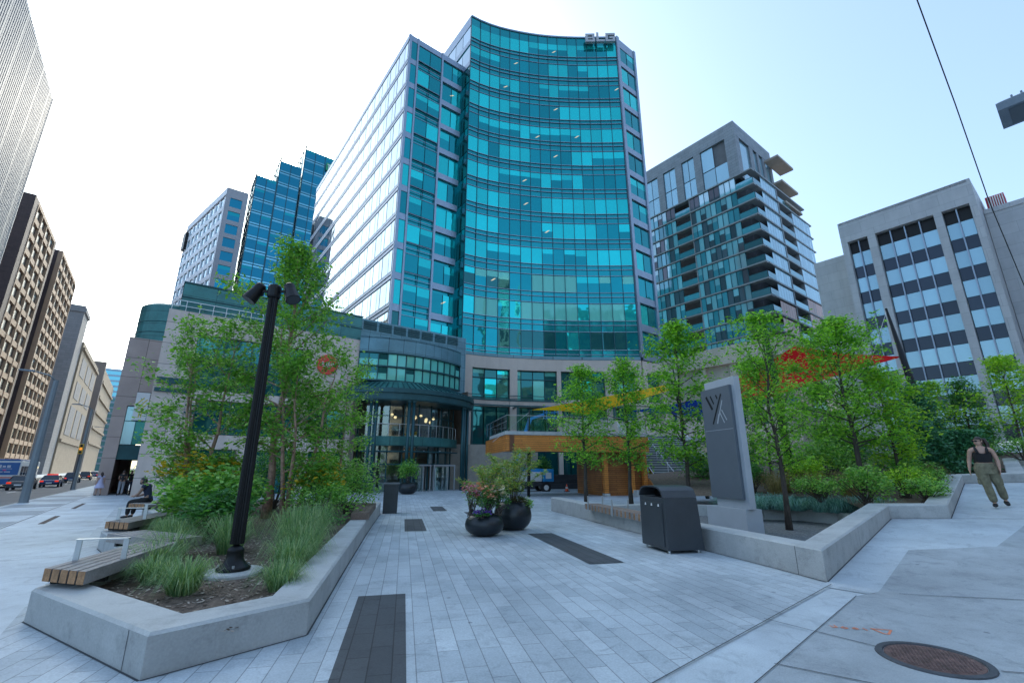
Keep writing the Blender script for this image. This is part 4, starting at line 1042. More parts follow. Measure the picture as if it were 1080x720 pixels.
# ---------------------------------------------------------------- far side of the left street
Bn=thing('brown_office_block','brown office block with a grid of dark windows and tan spandrels across the street','office building',(-40,160,-0.6),frame='ab')
tan=simple('tan_precast',(0.50,0.32,0.20),0.7,var=0.1,vscale=0.3); brn=brick('brown_brick',(0.115,0.075,0.07),(0.095,0.062,0.06),(0.07,0.05,0.05),0.9,0.35,0.02,0.5,0.7,var=0.12)
mb=MB(); mb.box(-60,-28.9,131.6,152,-1,57); mb.box(-60,-29.9,152,164,-1,57); mb.box(-60,-28.9,164,192,-1,58.5); mb.box(-60,-30.5,127.5,131.5,-1,57.6); mb.box(-60,-30.6,157,161,57,60); mb.build('wall',brn,Bn)
mb=MB(); mb.box(-60,-28.0,127.4,130.6,-1,56.8); mb.box(-29.7,-28.3,152.6,156,-1,57.5); mb.build('stair_wall',brn,Bn)
PBn=Panes(Bn,[M['g_brown'],M['g_offl']])
P=PA(-28.0,-1); tanp=MB()
for (s0,s1,zt0) in ((130.7,152.3,56.0),(163.9,192.0,57.5)):
    k=4 if s0<140 else 5; wd=(s1-s0)/k
    tanp.gbox(P,s0,s1,0.0,0.9,zt0,zt0+0.9)
    for i in range(k+1): tanp.gbox(P,s0+i*wd-0.2,s0+i*wd+0.2,-0.10,0.9,-0.8,zt0)
    for r in range(15):
        zt=zt0-3.57*r
        if zt<5: break
        for i in range(k):
            PBn.pane(P,s0+i*wd+0.22,s0+(i+1)*wd-0.22,zt-2.4,zt,0.38,0,1,0.0 if rnd.random()<0.9 else 0.3)
            tanp.gbox(P,s0+i*wd+0.2,s0+(i+1)*wd-0.2,0.02,0.9,zt-3.57,zt-2.42)
    tanp.gbox(P,s0,s1,-0.3,0.9,1.4,2.6)
tanp.build('precast_grid',tan,Bn); PBn.finish()
# ribbed tower at the left edge
Rb=thing('ribbed_tower','pale grey tower with fine vertical ribs cut by the left edge of the photo','office tower',(-40,95,-0.6),frame='ab')
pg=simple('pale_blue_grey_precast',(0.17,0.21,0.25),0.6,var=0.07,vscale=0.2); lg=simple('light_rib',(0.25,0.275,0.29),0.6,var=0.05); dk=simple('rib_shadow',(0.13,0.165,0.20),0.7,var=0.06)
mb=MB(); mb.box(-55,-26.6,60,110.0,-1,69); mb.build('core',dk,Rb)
P=PA(-26.0,-1); mb=MB(); ml=MB()
for i in range(72):
    s=60.2+i*0.695
    (ml if i%9==4 else mb).gbox(P,s,s+(0.42 if i%9!=4 else 0.55),0.0,0.6,3.5,69.4+ (0.0 if i%9!=4 else 0.02))
for z in [10+3.6*k for k in range(17)]: mb.gbox(P,60.1,110.2,0.18,0.6,z,z+0.10)
mb.gbox(P,110.05,110.5,-0.05,0.6,-1,69.4)
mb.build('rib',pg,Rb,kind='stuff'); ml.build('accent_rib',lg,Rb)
mb=MB(); mb.gbox(P,60,110,0.3,0.6,-1,3.5); mb.build('ground_floor',M['g_off'],Rb)
# old stone building
St=thing('stone_building','old grey and tan stone building with carved upper panels beyond the brown block','stone building',(-40,265,-0.6),frame='ab')
s1=brick('buff_sunlit_limestone',(0.36,0.265,0.18),(0.32,0.235,0.16),(0.25,0.2,0.15),2.0,0.8,0.03,0.5,0.8,var=0.12); s2=brick('grey_limestone_blocks',(0.27,0.25,0.245),(0.235,0.22,0.215),(0.17,0.16,0.16),2.2,0.9,0.03,0.5,0.8,var=0.1)  # sunlit street side warmer, gable greyer: light put into the stone colours
mb=MB(); mb.box(-75,-28.5,225,238,-1,60); mb.box(-76,-28.0,224.5,238.4,57.5,59); mb.build('gable_wall',s2,St)
mb=MB(); mb.box(-75,-28.0,238.5,302,-1,49); mb.box(-27.99,-27.3,238.5,302,46.0,47.0); mb.box(-27.99,-27.4,238.5,302,11,12); mb.build('street_wall',s1,St)
P=PA(-27.95,-1); mb=MB()
for k in range(3):
    s=245+k*19
    for z0,z1 in ((37,44),(28,34.5),(14,25)): mb.gbox(P,s,s+14,-0.1,0.2,z0,z1)
mb.build('carved_panel',s2,St)
Pb=PB(224.9); PS=Panes(St,[M['g_offl'],M['white']])
for z in (48,38,28,18):
    PS.pane(Pb,-37,-34,z,z+5,-0.05,0); 
    mb=MB(); mb.gbox(Pb,-37.3,-33.7,-0.04,0.1,z-0.4,z); mb.gbox(Pb,-37.3,-33.7,-0.04,0.1,z+5.0,z+5.4); mb.gbox(Pb,-37.35,-37.0,-0.04,0.1,z,z+5.0); mb.gbox(Pb,-34.0,-33.65,-0.04,0.1,z,z+5.0); mb.build('window_frame',M['white'],St)
PS.finish()
Tn=thing('tan_building','tan stone building with horizontal bands farther down the left street','stone building',(-40,370,-0.6),frame='ab')
mb=MB(); mb.box(-75,-28,330,412,-1,54); mb.build('wall',s1,Tn)
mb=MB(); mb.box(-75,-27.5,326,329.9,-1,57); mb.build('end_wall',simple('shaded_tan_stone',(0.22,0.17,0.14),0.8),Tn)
mb=MB()
for z in (14,22,30,38,46): mb.box(-28.0+0.01,-27.2,330.1,412,z,z+1.2)
mb.build('band_course',s1,Tn)
Fg=thing('glass_office','distant blue glass office closing the left street','office tower',(-30,470,-0.6),frame='ab')
mb=MB(); mb.box(-60,-22,440,480,-1,72); mb.build('wall',M['g_blued'],Fg)
mb=MB()
for k in range(18): mb.box(-60.2,-21.8,439.8,439.99,4+k*3.9,5.2+k*3.9); mb.box(-21.99,-21.8,440,480,4+k*3.9,5.2+k*3.9)
mb.build('floor_band',M['steel_mull'],Fg)
# ---------------------------------------------------------------- buildings behind the photographer (out of view, added to be reflected in the glass)
def back_block(label, a0,a1,b0,b1,h,wall,cols):
    t=thing('street_block',label,'office block',((a0+a1)/2,(b0+b1)/2,0),frame='ab')
    mb=MB(); mb.box(a0,a1,b0,b1-0.3,0,h); mb.build('wall',wall,t)
    pn=Panes(t,[M['g_off'],M['g_offl']]); P=lambda s,d,z:(s,b1-d,z); fr=MB()
    n=int((a1-a0)/3.4); w=(a1-a0)/n
    for r in range(int(h/3.9)):
        z=1.2+3.9*r
        if z+2.6>h: break
        for i in range(n): pn.pane(P,a0+i*w+0.5,a0+(i+1)*w-0.5,z,z+2.3,0.28,0,1,rnd.choice((0,0,0.5,1)))
        fr.gbox(P,a0,a1,0.0,0.3,z+2.3,z+3.9)
    for i in range(n+1): fr.gbox(P,a0+i*w-0.45 if i else a0,a0+i*w+0.45 if i<n else a1,-0.03,0.3,0,h-0.01)
    fr.build('frame',wall,t); pn.finish()
    return t
back_block('tan stone block with regular windows across the street behind the viewpoint',-2,34,-60,-32,24,simple('warm_sandstone',(0.50,0.40,0.28),0.7),10)
back_block('grey concrete block across the street, right of the tan one',40,72,-62,-34,30,simple('cool_concrete',(0.36,0.37,0.38),0.7),10)

# slim towers farther behind the viewpoint, seen only as reflections in the curved glass
for lab,a0,a1,h,c in (('tall sandstone tower far behind the viewpoint',46,60,78,(0.55,0.45,0.33)),('tall white tower far behind the viewpoint',8,19,84,(0.6,0.6,0.58)),('tall dark tower far behind the viewpoint',-26,-12,72,(0.08,0.09,0.10))):
    t=thing('street_block',lab,'office tower',((a0+a1)/2,-100,0),frame='ab'); wl_=simple('far_tower_wall',c,0.7)
    mb=MB(); mb.box(a0,a1,-112,-95.3,0,h); mb.build('wall',wl_,t); fr=MB(); n=4; w=(a1-a0)/n
    pn=Panes(t,[M['g_off'],M['g_offl']]); P=lambda s,d,z:(s,-95-d,z)
    for r in range(int(h/7.6)):
        for i in range(n): pn.pane(P,a0+i*w+0.5,a0+(i+1)*w-0.5,7.6*r+2,7.6*r+6.8,0.28,0,1,rnd.choice((0,0,1)))
        fr.gbox(P,a0,a1,0,0.3,7.6*r+6.8,7.6*r+9.6)
    for i in range(n+1): fr.gbox(P,a0+i*w-(0.45 if i else 0),a0+i*w+(0.45 if i<n else 0),-0.03,0.3,0,h-0.01)
    fr.build('frame',wl_,t); pn.finish()
# ================================================================ TERRACE, STAIRS, SAILS
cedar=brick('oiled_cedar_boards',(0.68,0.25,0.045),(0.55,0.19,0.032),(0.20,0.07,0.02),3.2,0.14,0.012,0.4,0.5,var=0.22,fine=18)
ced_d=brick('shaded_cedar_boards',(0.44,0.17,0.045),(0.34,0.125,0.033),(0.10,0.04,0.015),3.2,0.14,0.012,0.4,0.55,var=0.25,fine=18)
TR=thing('timber_terrace','raised terrace with orange cedar fascia, concrete deck and glass railing','terrace',(13,31,-0.5),frame='cd')
mb=MB(); mb.box(6.4,16.8,30.0,36.0,3.72,3.96); mb.box(15,30,36.001,46,3.90,4.2); mb.build('deck',M['concrete'],TR,bevel=0.02)
mb=MB(); mb.box(6.45,16.8,30.05,30.2,2.66,3.715); mb.box(6.45,6.6,30.201,38,2.66,3.715); mb.build('fascia',cedar,TR)
mb=MB(); mb.box(6.7,7.0,30.0,30.045,2.66,3.71); mb.build('fascia_post',simple('dark_cedar',(0.16,0.06,0.025),0.6,var=0.2,vscale=4),TR)
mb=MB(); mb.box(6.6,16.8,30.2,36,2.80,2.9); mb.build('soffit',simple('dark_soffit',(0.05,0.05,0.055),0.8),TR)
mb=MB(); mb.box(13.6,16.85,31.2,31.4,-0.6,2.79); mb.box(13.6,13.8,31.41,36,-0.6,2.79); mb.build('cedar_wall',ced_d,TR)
for c in (13.55,15.55,16.55):
    mb=MB(); mb.box(c,c+0.3,30.6,30.9,-0.1,2.65); mb.build('post',cedar,TR,bevel=0.01)
mb=MB()
for c in (13.5,15.5,16.5): mb.box(c,c+0.4,30.55,30.95,-0.6,-0.101)
mb.box(15.2,16.9,29.2,29.7,-0.6,0.15); mb.build('footing',M['concrete'],TR)
mb=MB(); mb.box(16.86,17.0,36.01,36.2,-0.6,3.9); 
mb.prism([(0,0)],0,0) if False else None
# triangular stair side wall
def tri(c,w=0.12):
    for (p,q) in (((c,29.6),(c+w,35.6)),):
        v=[(c,29.6,-0.6),(c,35.7,-0.6),(c,35.7,3.85),(c,29.6,0.2)]
        mb.hexa([(c,29.6,-0.6),(c+w,29.6,-0.6),(c+w,35.7,-0.6),(c,35.7,-0.6),(c,29.6,0.25),(c+w,29.6,0.25),(c+w,35.7,3.85),(c,35.7,3.85)])
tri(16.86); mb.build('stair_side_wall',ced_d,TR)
# stairs
SR=thing('outdoor_stairs','broad pale stairs rising to the terrace with white handrails, behind the charcoal bin','stairs',(19.5,30,-0.4),frame='cd')
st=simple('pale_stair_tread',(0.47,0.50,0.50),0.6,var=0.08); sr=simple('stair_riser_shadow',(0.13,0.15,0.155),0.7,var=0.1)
N_=25
for i in range(N_):
    z=-0.3+4.5*(i+1)/N_; d=29.4+i*0.235
    mb=MB(); mb.box(17.0,22.6,d,d+0.30,z-0.055,z); t_=mb.build('tread',st,SR)
    mb=MB(); mb.box(17.02,22.58,d+0.045,d+0.07,z-0.178,z-0.056); mb.build('riser',sr,t_)
wr=simple('white_handrail',(0.72,0.74,0.75),0.35,0.3)
for c in (17.05,18.75,22.5):
    mb=MB(); mb.tube([(c,28.9,0.62),(c,29.4,0.66),(c,35.3,5.15),(c,36.0,5.2)],0.028,8)
    mb.tube([(c,28.9,0.62),(c,28.9,-0.35)],0.024,8)
    for k in range(5):
        d=29.6+k*1.42; mb.tube([(c,d,-0.1+0.765*(d-29.4)),(c,d,0.76+0.765*(d-29.4)+0.02)],0.02,6)
    mb.build('handrail',wr,SR,smooth=True)
mb=MB(); mb.face([(17.1,29.5,0.05),(17.1,35.3,4.5),(17.1,35.3,5.05),(17.1,29.5,0.62)]); mb.build('glass_panel',M['rail_glass'],SR)
# glass railing
RL=thing('glass_railing','glass and steel railing along the front and left edges of the cedar terrace','railing',(6.5,31,3.95),frame='cd')
posts=[(6.5,30.12+k*1.58) for k in range(6)]+[(6.5+k*1.46,30.12) for k in range(1,8)]
for c,d in posts:
    mb=MB(); mb.box(c-0.015,c+0.015,d-0.015,d+0.015,3.961,5.0); mb.build('post',M['char'],RL)
mb=MB(); mb.box(6.48,6.52,30.1,38,5.0,5.03); mb.box(6.531,16.8,30.1,30.14,5.0,5.03); mb.box(6.48,6.52,30.1,38,4.6,4.62); mb.build('handrail',M['alu'],RL)
for k in range(5): 
    mb=MB(); mb.face([(6.5,30.16+k*1.58,4.05),(6.5,31.66+k*1.58,4.05),(6.5,31.66+k*1.58,4.95),(6.5,30.16+k*1.58,4.95)]); mb.build('glass_panel',M['rail_glass'],RL)
for k in range(7):
    mb=MB(); mb.face([(6.55+k*1.46,30.12,4.05),(7.93+k*1.46,30.12,4.05),(7.93+k*1.46,30.12,4.95),(6.55+k*1.46,30.12,4.95)]); mb.build('glass_panel',M['rail_glass'],RL)
# upper terrace rear wall and bands seen between the trees
UW=thing('garden_terrace','pale upper terrace beam and posts seen between the trees right of the stairs','terrace wall',(27,40,-0.5),frame='cd')
mb=MB(); mb.box(14,40,40,40.3,4.2,5.9); mb.box(14,40,39.5,40.6,7.3,7.6); mb.build('beam',M['stone_tower'],UW)
for k in range(9):
    mb=MB(); mb.box(15+k*2.6,15.25+k*2.6,40.0,40.25,5.9,7.299); mb.build('post',M['teal_metal'],UW)
def sail(label,pts,mat,sagk=0.12,group='shade sails over the terrace'):
    t=thing('shade_sail',label,'shade sail',pts[0],0,group,frame='w')
    n=10; mb=MB(); c=Vector((0,0,0))
    for p in pts: c+=Vector(p)/len(pts)
    P=[Vector(p) for p in pts]
    k=len(P); base_i=0
    def q(i,j):
        u=i/n; v=j/n
        if k==3: a=P[0].lerp(P[1],u); r=a.lerp(P[2],v)
        else: r=P[0].lerp(P[1],u).lerp(P[3].lerp(P[2],u),v)
        s=math.sin(math.pi*u)*math.sin(math.pi*v); r=r-Vector((0,0,sagk*3*s)); e=(c-r)*(0.10*(math.sin(math.pi*u)*(abs(v-.5)*2)**3+math.sin(math.pi*v)*(abs(u-.5)*2)**3)); return r+e
    for i in range(n+1):
        for j in range(n+1): mb.v.append(tuple(q(i,j)))
    for i in range(n):
        for j in range(n): a=i*(n+1)+j; mb.f.append((a,a+n+1,a+n+2,a+1)); mb.m.append(0)
    mb.build('cloth',mat,t,smooth=True); return t
def cloth(name,c): 
    m=leafmat(name,[c,c],0.25,0.7); return m
sail('yellow shade sail stretched low across the cedar terrace',[(1.25,29.5,5.2),(5.0,30.2,4.95),(10.4,29,6.45),(10.4,30.0,6.95)],cloth('yellow_cloth',(0.75,0.42,0.01)))
sail('red shade sail sweeping to a point over the trees right of the totem',[(13.2,28.0,4.9),(14.8,30.0,7.4),(19.0,29.5,9.5),(27.4,31,9.1)],cloth('red_cloth',(0.62,0.006,0.012)))
sail('blue shade sail, a thin strip below the red one',[(8.6,33.5,5.6),(14,35.2,5.3),(22,34,6.6),(13,32.8,6.3)],cloth('blue_cloth',(0.01,0.05,0.45)))
def mast(label,p,h,lean,r=0.16):
    t=thing('mast',label,'mast',p,0,'dark leaning masts holding the shade sails')
    mb=MB(); mb.tube([(0,0,0),(lean[0]*.5,lean[1]*.5,h*.5),(lean[0],lean[1],h)],[r,r*1.25,r*0.35],10); mb.build('pole',M['black'],t,local=True,smooth=True)
    mb=MB(); mb.lathe(0,0,[(0,0.14),(r*1.8,0.13),(r*2,0.0)],16); mb.build('foot',M['black'],t,local=True)
    mb=MB(); mb.tube([(lean[0],lean[1],h-0.2),(lean[0]-2.5,lean[1]-0.5,h*0.62)],0.012,5); mb.build('cable',M['alu'],t,local=True)
# tall dark mast by the office building, second behind the maple
pm=(28.2,30.5); mast('tall dark mast leaning in front of the grey office building',(pm[0]-0.5,pm[1],1.0),11.6,(-0.9,0.3),0.2)
mast('dark mast rising beside the tree just right of the totem',(17.4,29.5,0.4),11.6,(-0.15,0.2),0.22)
mast('short dark mast at the left end of the yellow sail',(1.1,31.8,-0.4),5.9,(0.1,-0.2),0.10)
mast('dark mast at the meeting point of the yellow and red sails',(11.3,30.4,4.0),4.2,(-0.3,0.1),0.10)
# ---------------------------------------------------------------- wall, hedge and site things under the terrace
BW=thing('courtyard_wall','beige courtyard wall and dark stepped seats seen under the cedar terrace','wall',(12,47,-0.6),frame='cd')
mb=MB(); mb.box(4,13.5,47,47.4,-0.6,3.89); mb.build('wall',simple('beige_render',(0.34,0.30,0.25),0.8,stain=0.2),BW)
for k in range(3):
    mb=MB(); mb.box(11.0+k*1.3,20,45.2+k*0.5,45.6+k*0.5,-0.6,0.1+k*0.42); mb.build('step',M['char'],BW)
BL=thing('boom_lift','blue and white boom lift parked under the cedar terrace','boom lift',(10.6,40.0,-0.47),frame='cd')
blue=simple('boom_lift_blue',(0.02,0.25,0.55),0.4,var=0.08); 
mb=MB(); mb.box(9.2,12.5,39.5,41.2,0.1,0.42); mb.build('chassis',M['char'],BL,bevel=0.04)
for c in (9.6,12.0):
    for d in (39.45,41.2):
        mb=MB(); mb.tube([(c,d-0.17,-0.03),(c,d+0.17,-0.03)],0.44,20); w=mb.build('wheel',M['rubber'],BL)
        mb=MB(); mb.tube([(c,d-0.19,-0.03),(c,d+0.19,-0.03)],0.22,16); mb.build('rim',M['white'],w)
mb=MB(); mb.box(9.0,11.7,39.45,41.1,0.45,1.25); mb.build('engine_cover',M['white'],BL,bevel=0.12)
mb=MB(); mb.box(11.75,12.75,39.4,41.2,0.44,1.5); mb.build('counterweight',blue,BL,bevel=0.1)
mb=MB(); mb.bar((12.2,40.3,1.35),(9.2,40.3,1.55),0.35,0.3); mb.bar((9.3,40.3,1.45),(10.9,40.3,5.9),0.3,0.32); mb.bar((10.8,40.3,5.85),(12.2,40.3,6.3),0.22,0.24); mb.build('boom_arm',blue,BL,bevel=0.02)
mb=MB(); mb.bar((9.55,40.12,1.6),(10.2,40.12,3.6),0.06,0.10); mb.build('ram',M['white'],BL)
mb=MB()
for a,b in (((12.3,39.8),(13.4,39.8)),((12.3,40.7),(13.4,40.7)),((12.3,39.8),(12.3,40.7)),((13.4,39.8),(13.4,40.7))):
    for z in (6.0,6.5,7.0): mb.bar((a[0],a[1],z),(b[0],b[1],z),0.04,0.04)
for c in (12.3,13.4):
    for d in (39.8,40.7): mb.bar((c,d,5.98),(c,d,7.02),0.04,0.04)
mb.box(12.3,13.4,39.8,40.7,5.92,5.97); mb.build('basket',blue,BL)
mb=MB(); mb.box(12.0,12.5,39.38,39.399,0.7,1.2); mb.build('panel',M['white'],BL)
Cn=thing('traffic_cone','small orange cone standing beside the boom lift','traffic cone',(13.6,38.6,-0.33),frame='cd')
oc=simple('cone_orange',(0.75,0.10,0.03),0.5)
mb=MB(); mb.lathe(13.6,38.6,[(0.16,-0.3),(0.035,0.25),(0.0,0.26)],14); mb.build('cone',oc,Cn,smooth=True)
mb=MB(); mb.box(13.4,13.8,38.4,38.8,-0.34,-0.3); mb.build('base',M['rubber'],Cn)
mb=MB(); mb.lathe(13.6,38.6,[(0.118,-0.08),(0.088,0.05)],14); mb.build('band',M['white'],Cn,smooth=True)
# low barrier rails near the boom lift
for i,(c,lab) in enumerate(((8.0,'white concrete block beside the small cedar post, left of the planters'),)):
    pass
# ================================================================ PLAZA FURNITURE
B_=thing('litter_bin','charcoal steel litter bin with a curved hood against the concrete wall','litter bin',(5.5,9.2,-0.02),frame='cd')
def hood_prof(n=12, d0=8.68,d1=9.71,z=1.02,h=0.24): return [(d1-(d1-d0)*i/n, z+h*math.sqrt(max(0,1-abs(2*i/n-1)**3.6))) for i in range(n+1)]
mb=MB(); mb.hexa([(5.10,8.68,0.04),(5.90,8.68,0.04),(5.90,9.71,0.04),(5.10,9.71,0.04),(5.10,8.70,1.02),(5.84,8.70,1.02),(5.84,9.69,1.02),(5.10,9.69,1.02)]); mb.build('body',M['char'],B_,bevel=0.012)
pr=hood_prof(16,8.70,9.69,1.022,0.22); mb=MB(); k=len(pr)
for i in range(k-1):
    a,b=pr[i],pr[i+1]; mb.face([(5.08,a[0],a[1]),(5.08,b[0],b[1]),(5.84,b[0],b[1]),(5.84,a[0],a[1])])
    c,e=(a[0]*0.93+9.195*0.07,max(1.03,a[1]-0.03)),(b[0]*0.93+9.195*0.07,max(1.03,b[1]-0.03))
    mb.face([(5.08,a[0],a[1]),(5.08,b[0],b[1]),(5.08,e[0],e[1]),(5.08,c[0],c[1])])
    mb.face([(5.08,c[0],c[1]),(5.08,e[0],e[1]),(5.5,e[0],e[1]),(5.5,c[0],c[1])])
mb.face([(5.84,p[0],p[1]) for p in pr]); mb.build('hood',M['char'],B_,smooth=False)
mb=MB(); mb.face([(5.42,9.195+(p[0]-9.195)*0.92,max(1.026,p[1]-0.032)) for p in pr]); mb.build('opening',M['black'],B_)
mb=MB(); mb.box(5.085,5.098,8.78,9.61,0.10,0.92); mb.build('door_panel',M['char'],B_,bevel=0.006)
mb=MB()
for d in (9.42,9.17,8.9):
    mb.lathe(0,0,[(0,0)],3) if False else None
    mb.box(5.078,5.0845,d-0.025,d+0.025,0.845,0.865); mb.box(5.078,5.0845,d-0.018,d+0.012,0.8655,0.893)
mb.build('icon',M['white'],B_)
mb=MB()
for c in (5.16,5.8):
    for d in (8.75,9.64): mb.tube([(c,d,-0.03),(c,d,0.042)],0.025,8)
mb.build('foot',M['alu'],B_)
# totem sign
TS=thing('totem_sign','tall grey wayfinding totem with dark front panel and crossed-stroke emblem','totem sign',(8.2,10.7,0.05),frame='cd')
mb=MB(); mb.box(8.0,8.45,10.0,11.5,0.05,0.64); mb.build('plinth',M['grey_paint'],TS,bevel=0.012)
mb=MB(); mb.box(8.07,8.24,9.92,11.12,0.641,3.87); mb.build('slab',M['grey_paint'],TS,bevel=0.01)
tp=simple('totem_face',(0.115,0.14,0.165),0.5,0.1,var=0.06)
mb=MB(); mb.box(7.985,8.065,10.03,11.2,0.86,3.66); mb.build('front_panel',tp,TS,bevel=0.006)
def xbar(mb,p,q,w): 
    d=Vector((q[0]-p[0],q[1]-p[1])).normalized(); n=Vector((-d.y,d.x))*w/2; x0=7.982-len(mb.f)*0.0002
    P=[(p[0]-n.x,p[1]-n.y),(q[0]-n.x,q[1]-n.y),(q[0]+n.x,q[1]+n.y),(p[0]+n.x,p[1]+n.y)]
    mb.face([(x0,a,b) for a,b in P])
mb=MB(); xbar(mb,(10.36,3.47),(10.80,2.72),0.055); xbar(mb,(10.98,3.47),(10.76,3.10),0.075); xbar(mb,(10.80,3.47),(10.68,3.24),0.05); xbar(mb,(10.57,3.47),(10.52,3.36),0.05); mb.build('emblem',M['black'],TS)
mb=MB(); xbar(mb,(10.34,3.30),(10.55,2.86),0.03); xbar(mb,(10.52,2.96),(10.62,2.72),0.045); xbar(mb,(10.40,3.06),(10.24,2.78),0.03); xbar(mb,(10.48,3.0),(10.34,2.72),0.03); mb.build('emblem',M['grey_paint'],TS)
mb=MB(); mb.box(7.9815,7.984,10.05,11.18,2.55,2.56); mb.build('seam',M['grey_paint'],TS)
# short dark cabinet near the doors
x,y=-4.82,19.1
Pd=thing('utility_pedestal','short dark grey box pedestal with a flat lid at the plaza edge','pedestal',(x,y,base(x,y)),ANG_CD)
mb=MB(); mb.hexa([(-.27,-.27,0),(.27,-.27,0),(.27,.27,0),(-.27,.27,0),(-.28,-.28,1.08),(.28,-.28,1.08),(.28,.28,1.08),(-.28,.28,1.08)]); mb.build('body',M['char'],Pd,local=True,bevel=0.01)
mb=MB(); mb.box(-.31,.31,-.31,.31,1.081,1.15); mb.build('lid',simple('grey_lid',(0.13,0.145,0.16),0.45),Pd,local=True,bevel=0.012)
mb=MB(); mb.box(-.22,.22,-.284,-.276,0.1,0.98); mb.build('door',M['char'],Pd,local=True)
# round planters (the plants on top are separate things)
def pot(label,p,r,h,group='round dark planters'):
    t=thing('round_planter',label,'planter pot',(p[0],p[1],base(*p)+0.004),0,group)
    pr=[(0.0,0.012),(r*0.42,0.012),(r*0.70,0.05),(r*0.93,h*0.27),(r,h*0.50),(r*0.94,h*0.74),(r*0.78,h*0.93),(r*0.64,h),(r*0.58,h*0.985),(r*0.60,h*0.86)]
    # smooth profile
    prof=[]
    for i in range(len(pr)-1):
        for k in range(3):
            u=k/3; prof.append((pr[i][0]*(1-u)+pr[i+1][0]*u, pr[i][1]*(1-u)+pr[i+1][1]*u))
    prof.append(pr[-1]); 
    for _ in range(2): prof=[prof[0]]+[((prof[i-1][0]+2*prof[i][0]+prof[i+1][0])/4,(prof[i-1][1]+2*prof[i][1]+prof[i+1][1])/4) for i in range(1,len(prof)-1)]+[prof[-1]]
    mb=MB(); mb.lathe(0,0,prof,40); mb.build('bowl',M['pot'],t,local=True,smooth=True)
    mb=MB(); mb.lathe(0,0,[(0,h*0.88),(r*0.605,h*0.87)],24); mb.build('soil',M['mulch'],t,local=True)
    return t
pot('low round dark planter in front, filled with mixed flowers',(-0.70,12.35),0.50,0.52)
pot('taller round dark planter behind the flower filled one',(0.02,13.65),0.54,0.74)
pot('round dark planter with a leafy shrub beside the revolving doors',(-7.85,35.9),0.70,0.85)
# black lamp post with two spotlights
LB=thing('lamp_post','black fluted lamp post with two angled spotlights in the grassy planter','lamp post',(-3.77,6.75,0.2))
mb=MB(); mb.lathe(0,0,[(0.0,0.075),(0.36,0.07),(0.38,0.05),(0.38,-0.1)],28); mb.build('plinth',M['concrete'],LB,local=True)
mb=MB(); mb.lathe(0,0,[(0.205,0.075),(0.21,0.105),(0.18,0.125),(0.135,0.165),(0.106,0.22),(0.100,0.30),(0.104,0.32),(0.096,0.345),(0.0,0.41)],28); bs_=mb.build('base',M['black'],LB,local=True,smooth=True)
for k in range(4):
    a=k*math.pi/2+0.5; mb=MB(); mb.tube([(0.175*math.cos(a),0.175*math.sin(a),0.09),(0.175*math.cos(a),0.175*math.sin(a),0.15)],0.018,6); mb.build('bolt',M['alu'],bs_,local=True)
mb=MB(); nf=16; H_p=4.16
for i in range(nf*2):
    pass
rings=[]
for z,r in ((0.40,0.088),(2.2,0.079),(H_p,0.070)):
    rings.append([(math.cos(math.pi*i/nf)*r*(1.0 if i%2 else 0.86), math.sin(math.pi*i/nf)*r*(1.0 if i%2 else 0.86), z) for i in range(nf*2)])
for a in range(2):
    for i in range(nf*2):
        j=(i+1)%(nf*2); mb.face([rings[a][i],rings[a][j],rings[a+1][j],rings[a+1][i]])
mb.face(rings[2]); mb.build('pole',M['black'],LB,local=True)
mb=MB(); mb.lathe(0,0,[(0.085,H_p-0.18),(0.10,H_p-0.16),(0.10,H_p+0.0),(0.085,H_p+0.03),(0,H_p+0.04)],18); mb.build('cap',M['black'],LB,local=True)
for sx,tilt in ((-1,0.5),(1,0.62)):
    hx=sx*0.27; c=Vector((hx,-0.02,H_p-0.07)); ax=Vector((sx*-0.32 if sx<0 else 0.42,-0.35,-1)).normalized()
    ax=Vector((-0.42 if sx<0 else 0.42,-0.25,-0.87)).normalized()
    mb=MB(); q0=c-ax*0.14; q1=c+ax*0.19
    mb.tube([q0,q0+ax*0.03,c+ax*0.0,q1],[0.058,0.082,0.088,0.112],20); o=mb.build('spotlight',M['black'],LB,local=True,smooth=False)
    mb=MB(); mb.tube([q1+ax*0.0005,q1+ax*0.002],[0.098,0.098],20); mb.build('lens',M['char'],o,local=True)
    mb=MB(); mb.bar((sx*0.06,0,H_p-0.07),(hx-sx*0.07,-0.01,H_p-0.07),0.035,0.035); mb.bar((hx-sx*0.075,0.0,H_p-0.14),(hx-sx*0.075,0.0,H_p+0.0),0.05,0.03,up=(0,1,0)); mb.build('bracket',M['black'],o,local=True)
# street lights on the left pavement
def street_light(label,a,b,h,arm,group='street lamps on the left pavement'):
    p=AB(a,b); t=thing('street_lamp',label,'street lamp',(p[0],p[1],base(*p)),ANG_AB,group)
    g=simple('galvanised_pole',(0.20,0.225,0.24),0.5,0.3,var=0.1)
    mb=MB(); mb.tube([(0,0,0),(0,0,h)],[0.20,0.115],8); mb.build('pole',g,t,local=True)
    mb=MB(); mb.tube([(0,0,h-0.05),(-arm*0.3,0,h+0.25),(-arm,0,h+0.42)],[0.045,0.04,0.035],8); mb.build('arm',g,t,local=True,smooth=True)
    mb=MB(); mb.hexa([(-arm-0.6,-0.13,h+0.40),(-arm+0.05,-0.10,h+0.37),(-arm+0.05,0.10,h+0.37),(-arm-0.6,0.13,h+0.40),(-arm-0.55,-0.1,h+0.47),(-arm+0.05,-0.06,h+0.48),(-arm+0.05,0.06,h+0.48),(-arm-0.55,0.1,h+0.47)]); mb.build('lamp_head',g,t,local=True,bevel=0.015)
    mb=MB(); mb.box(-0.21,0.21,-0.21,0.21,0,0.03); mb.build('base_plate',g,t,local=True)
    return t
street_light('nearer grey tapered street lamp at the kerb with a long arm',-5.0,36.2,6.6,1.0)
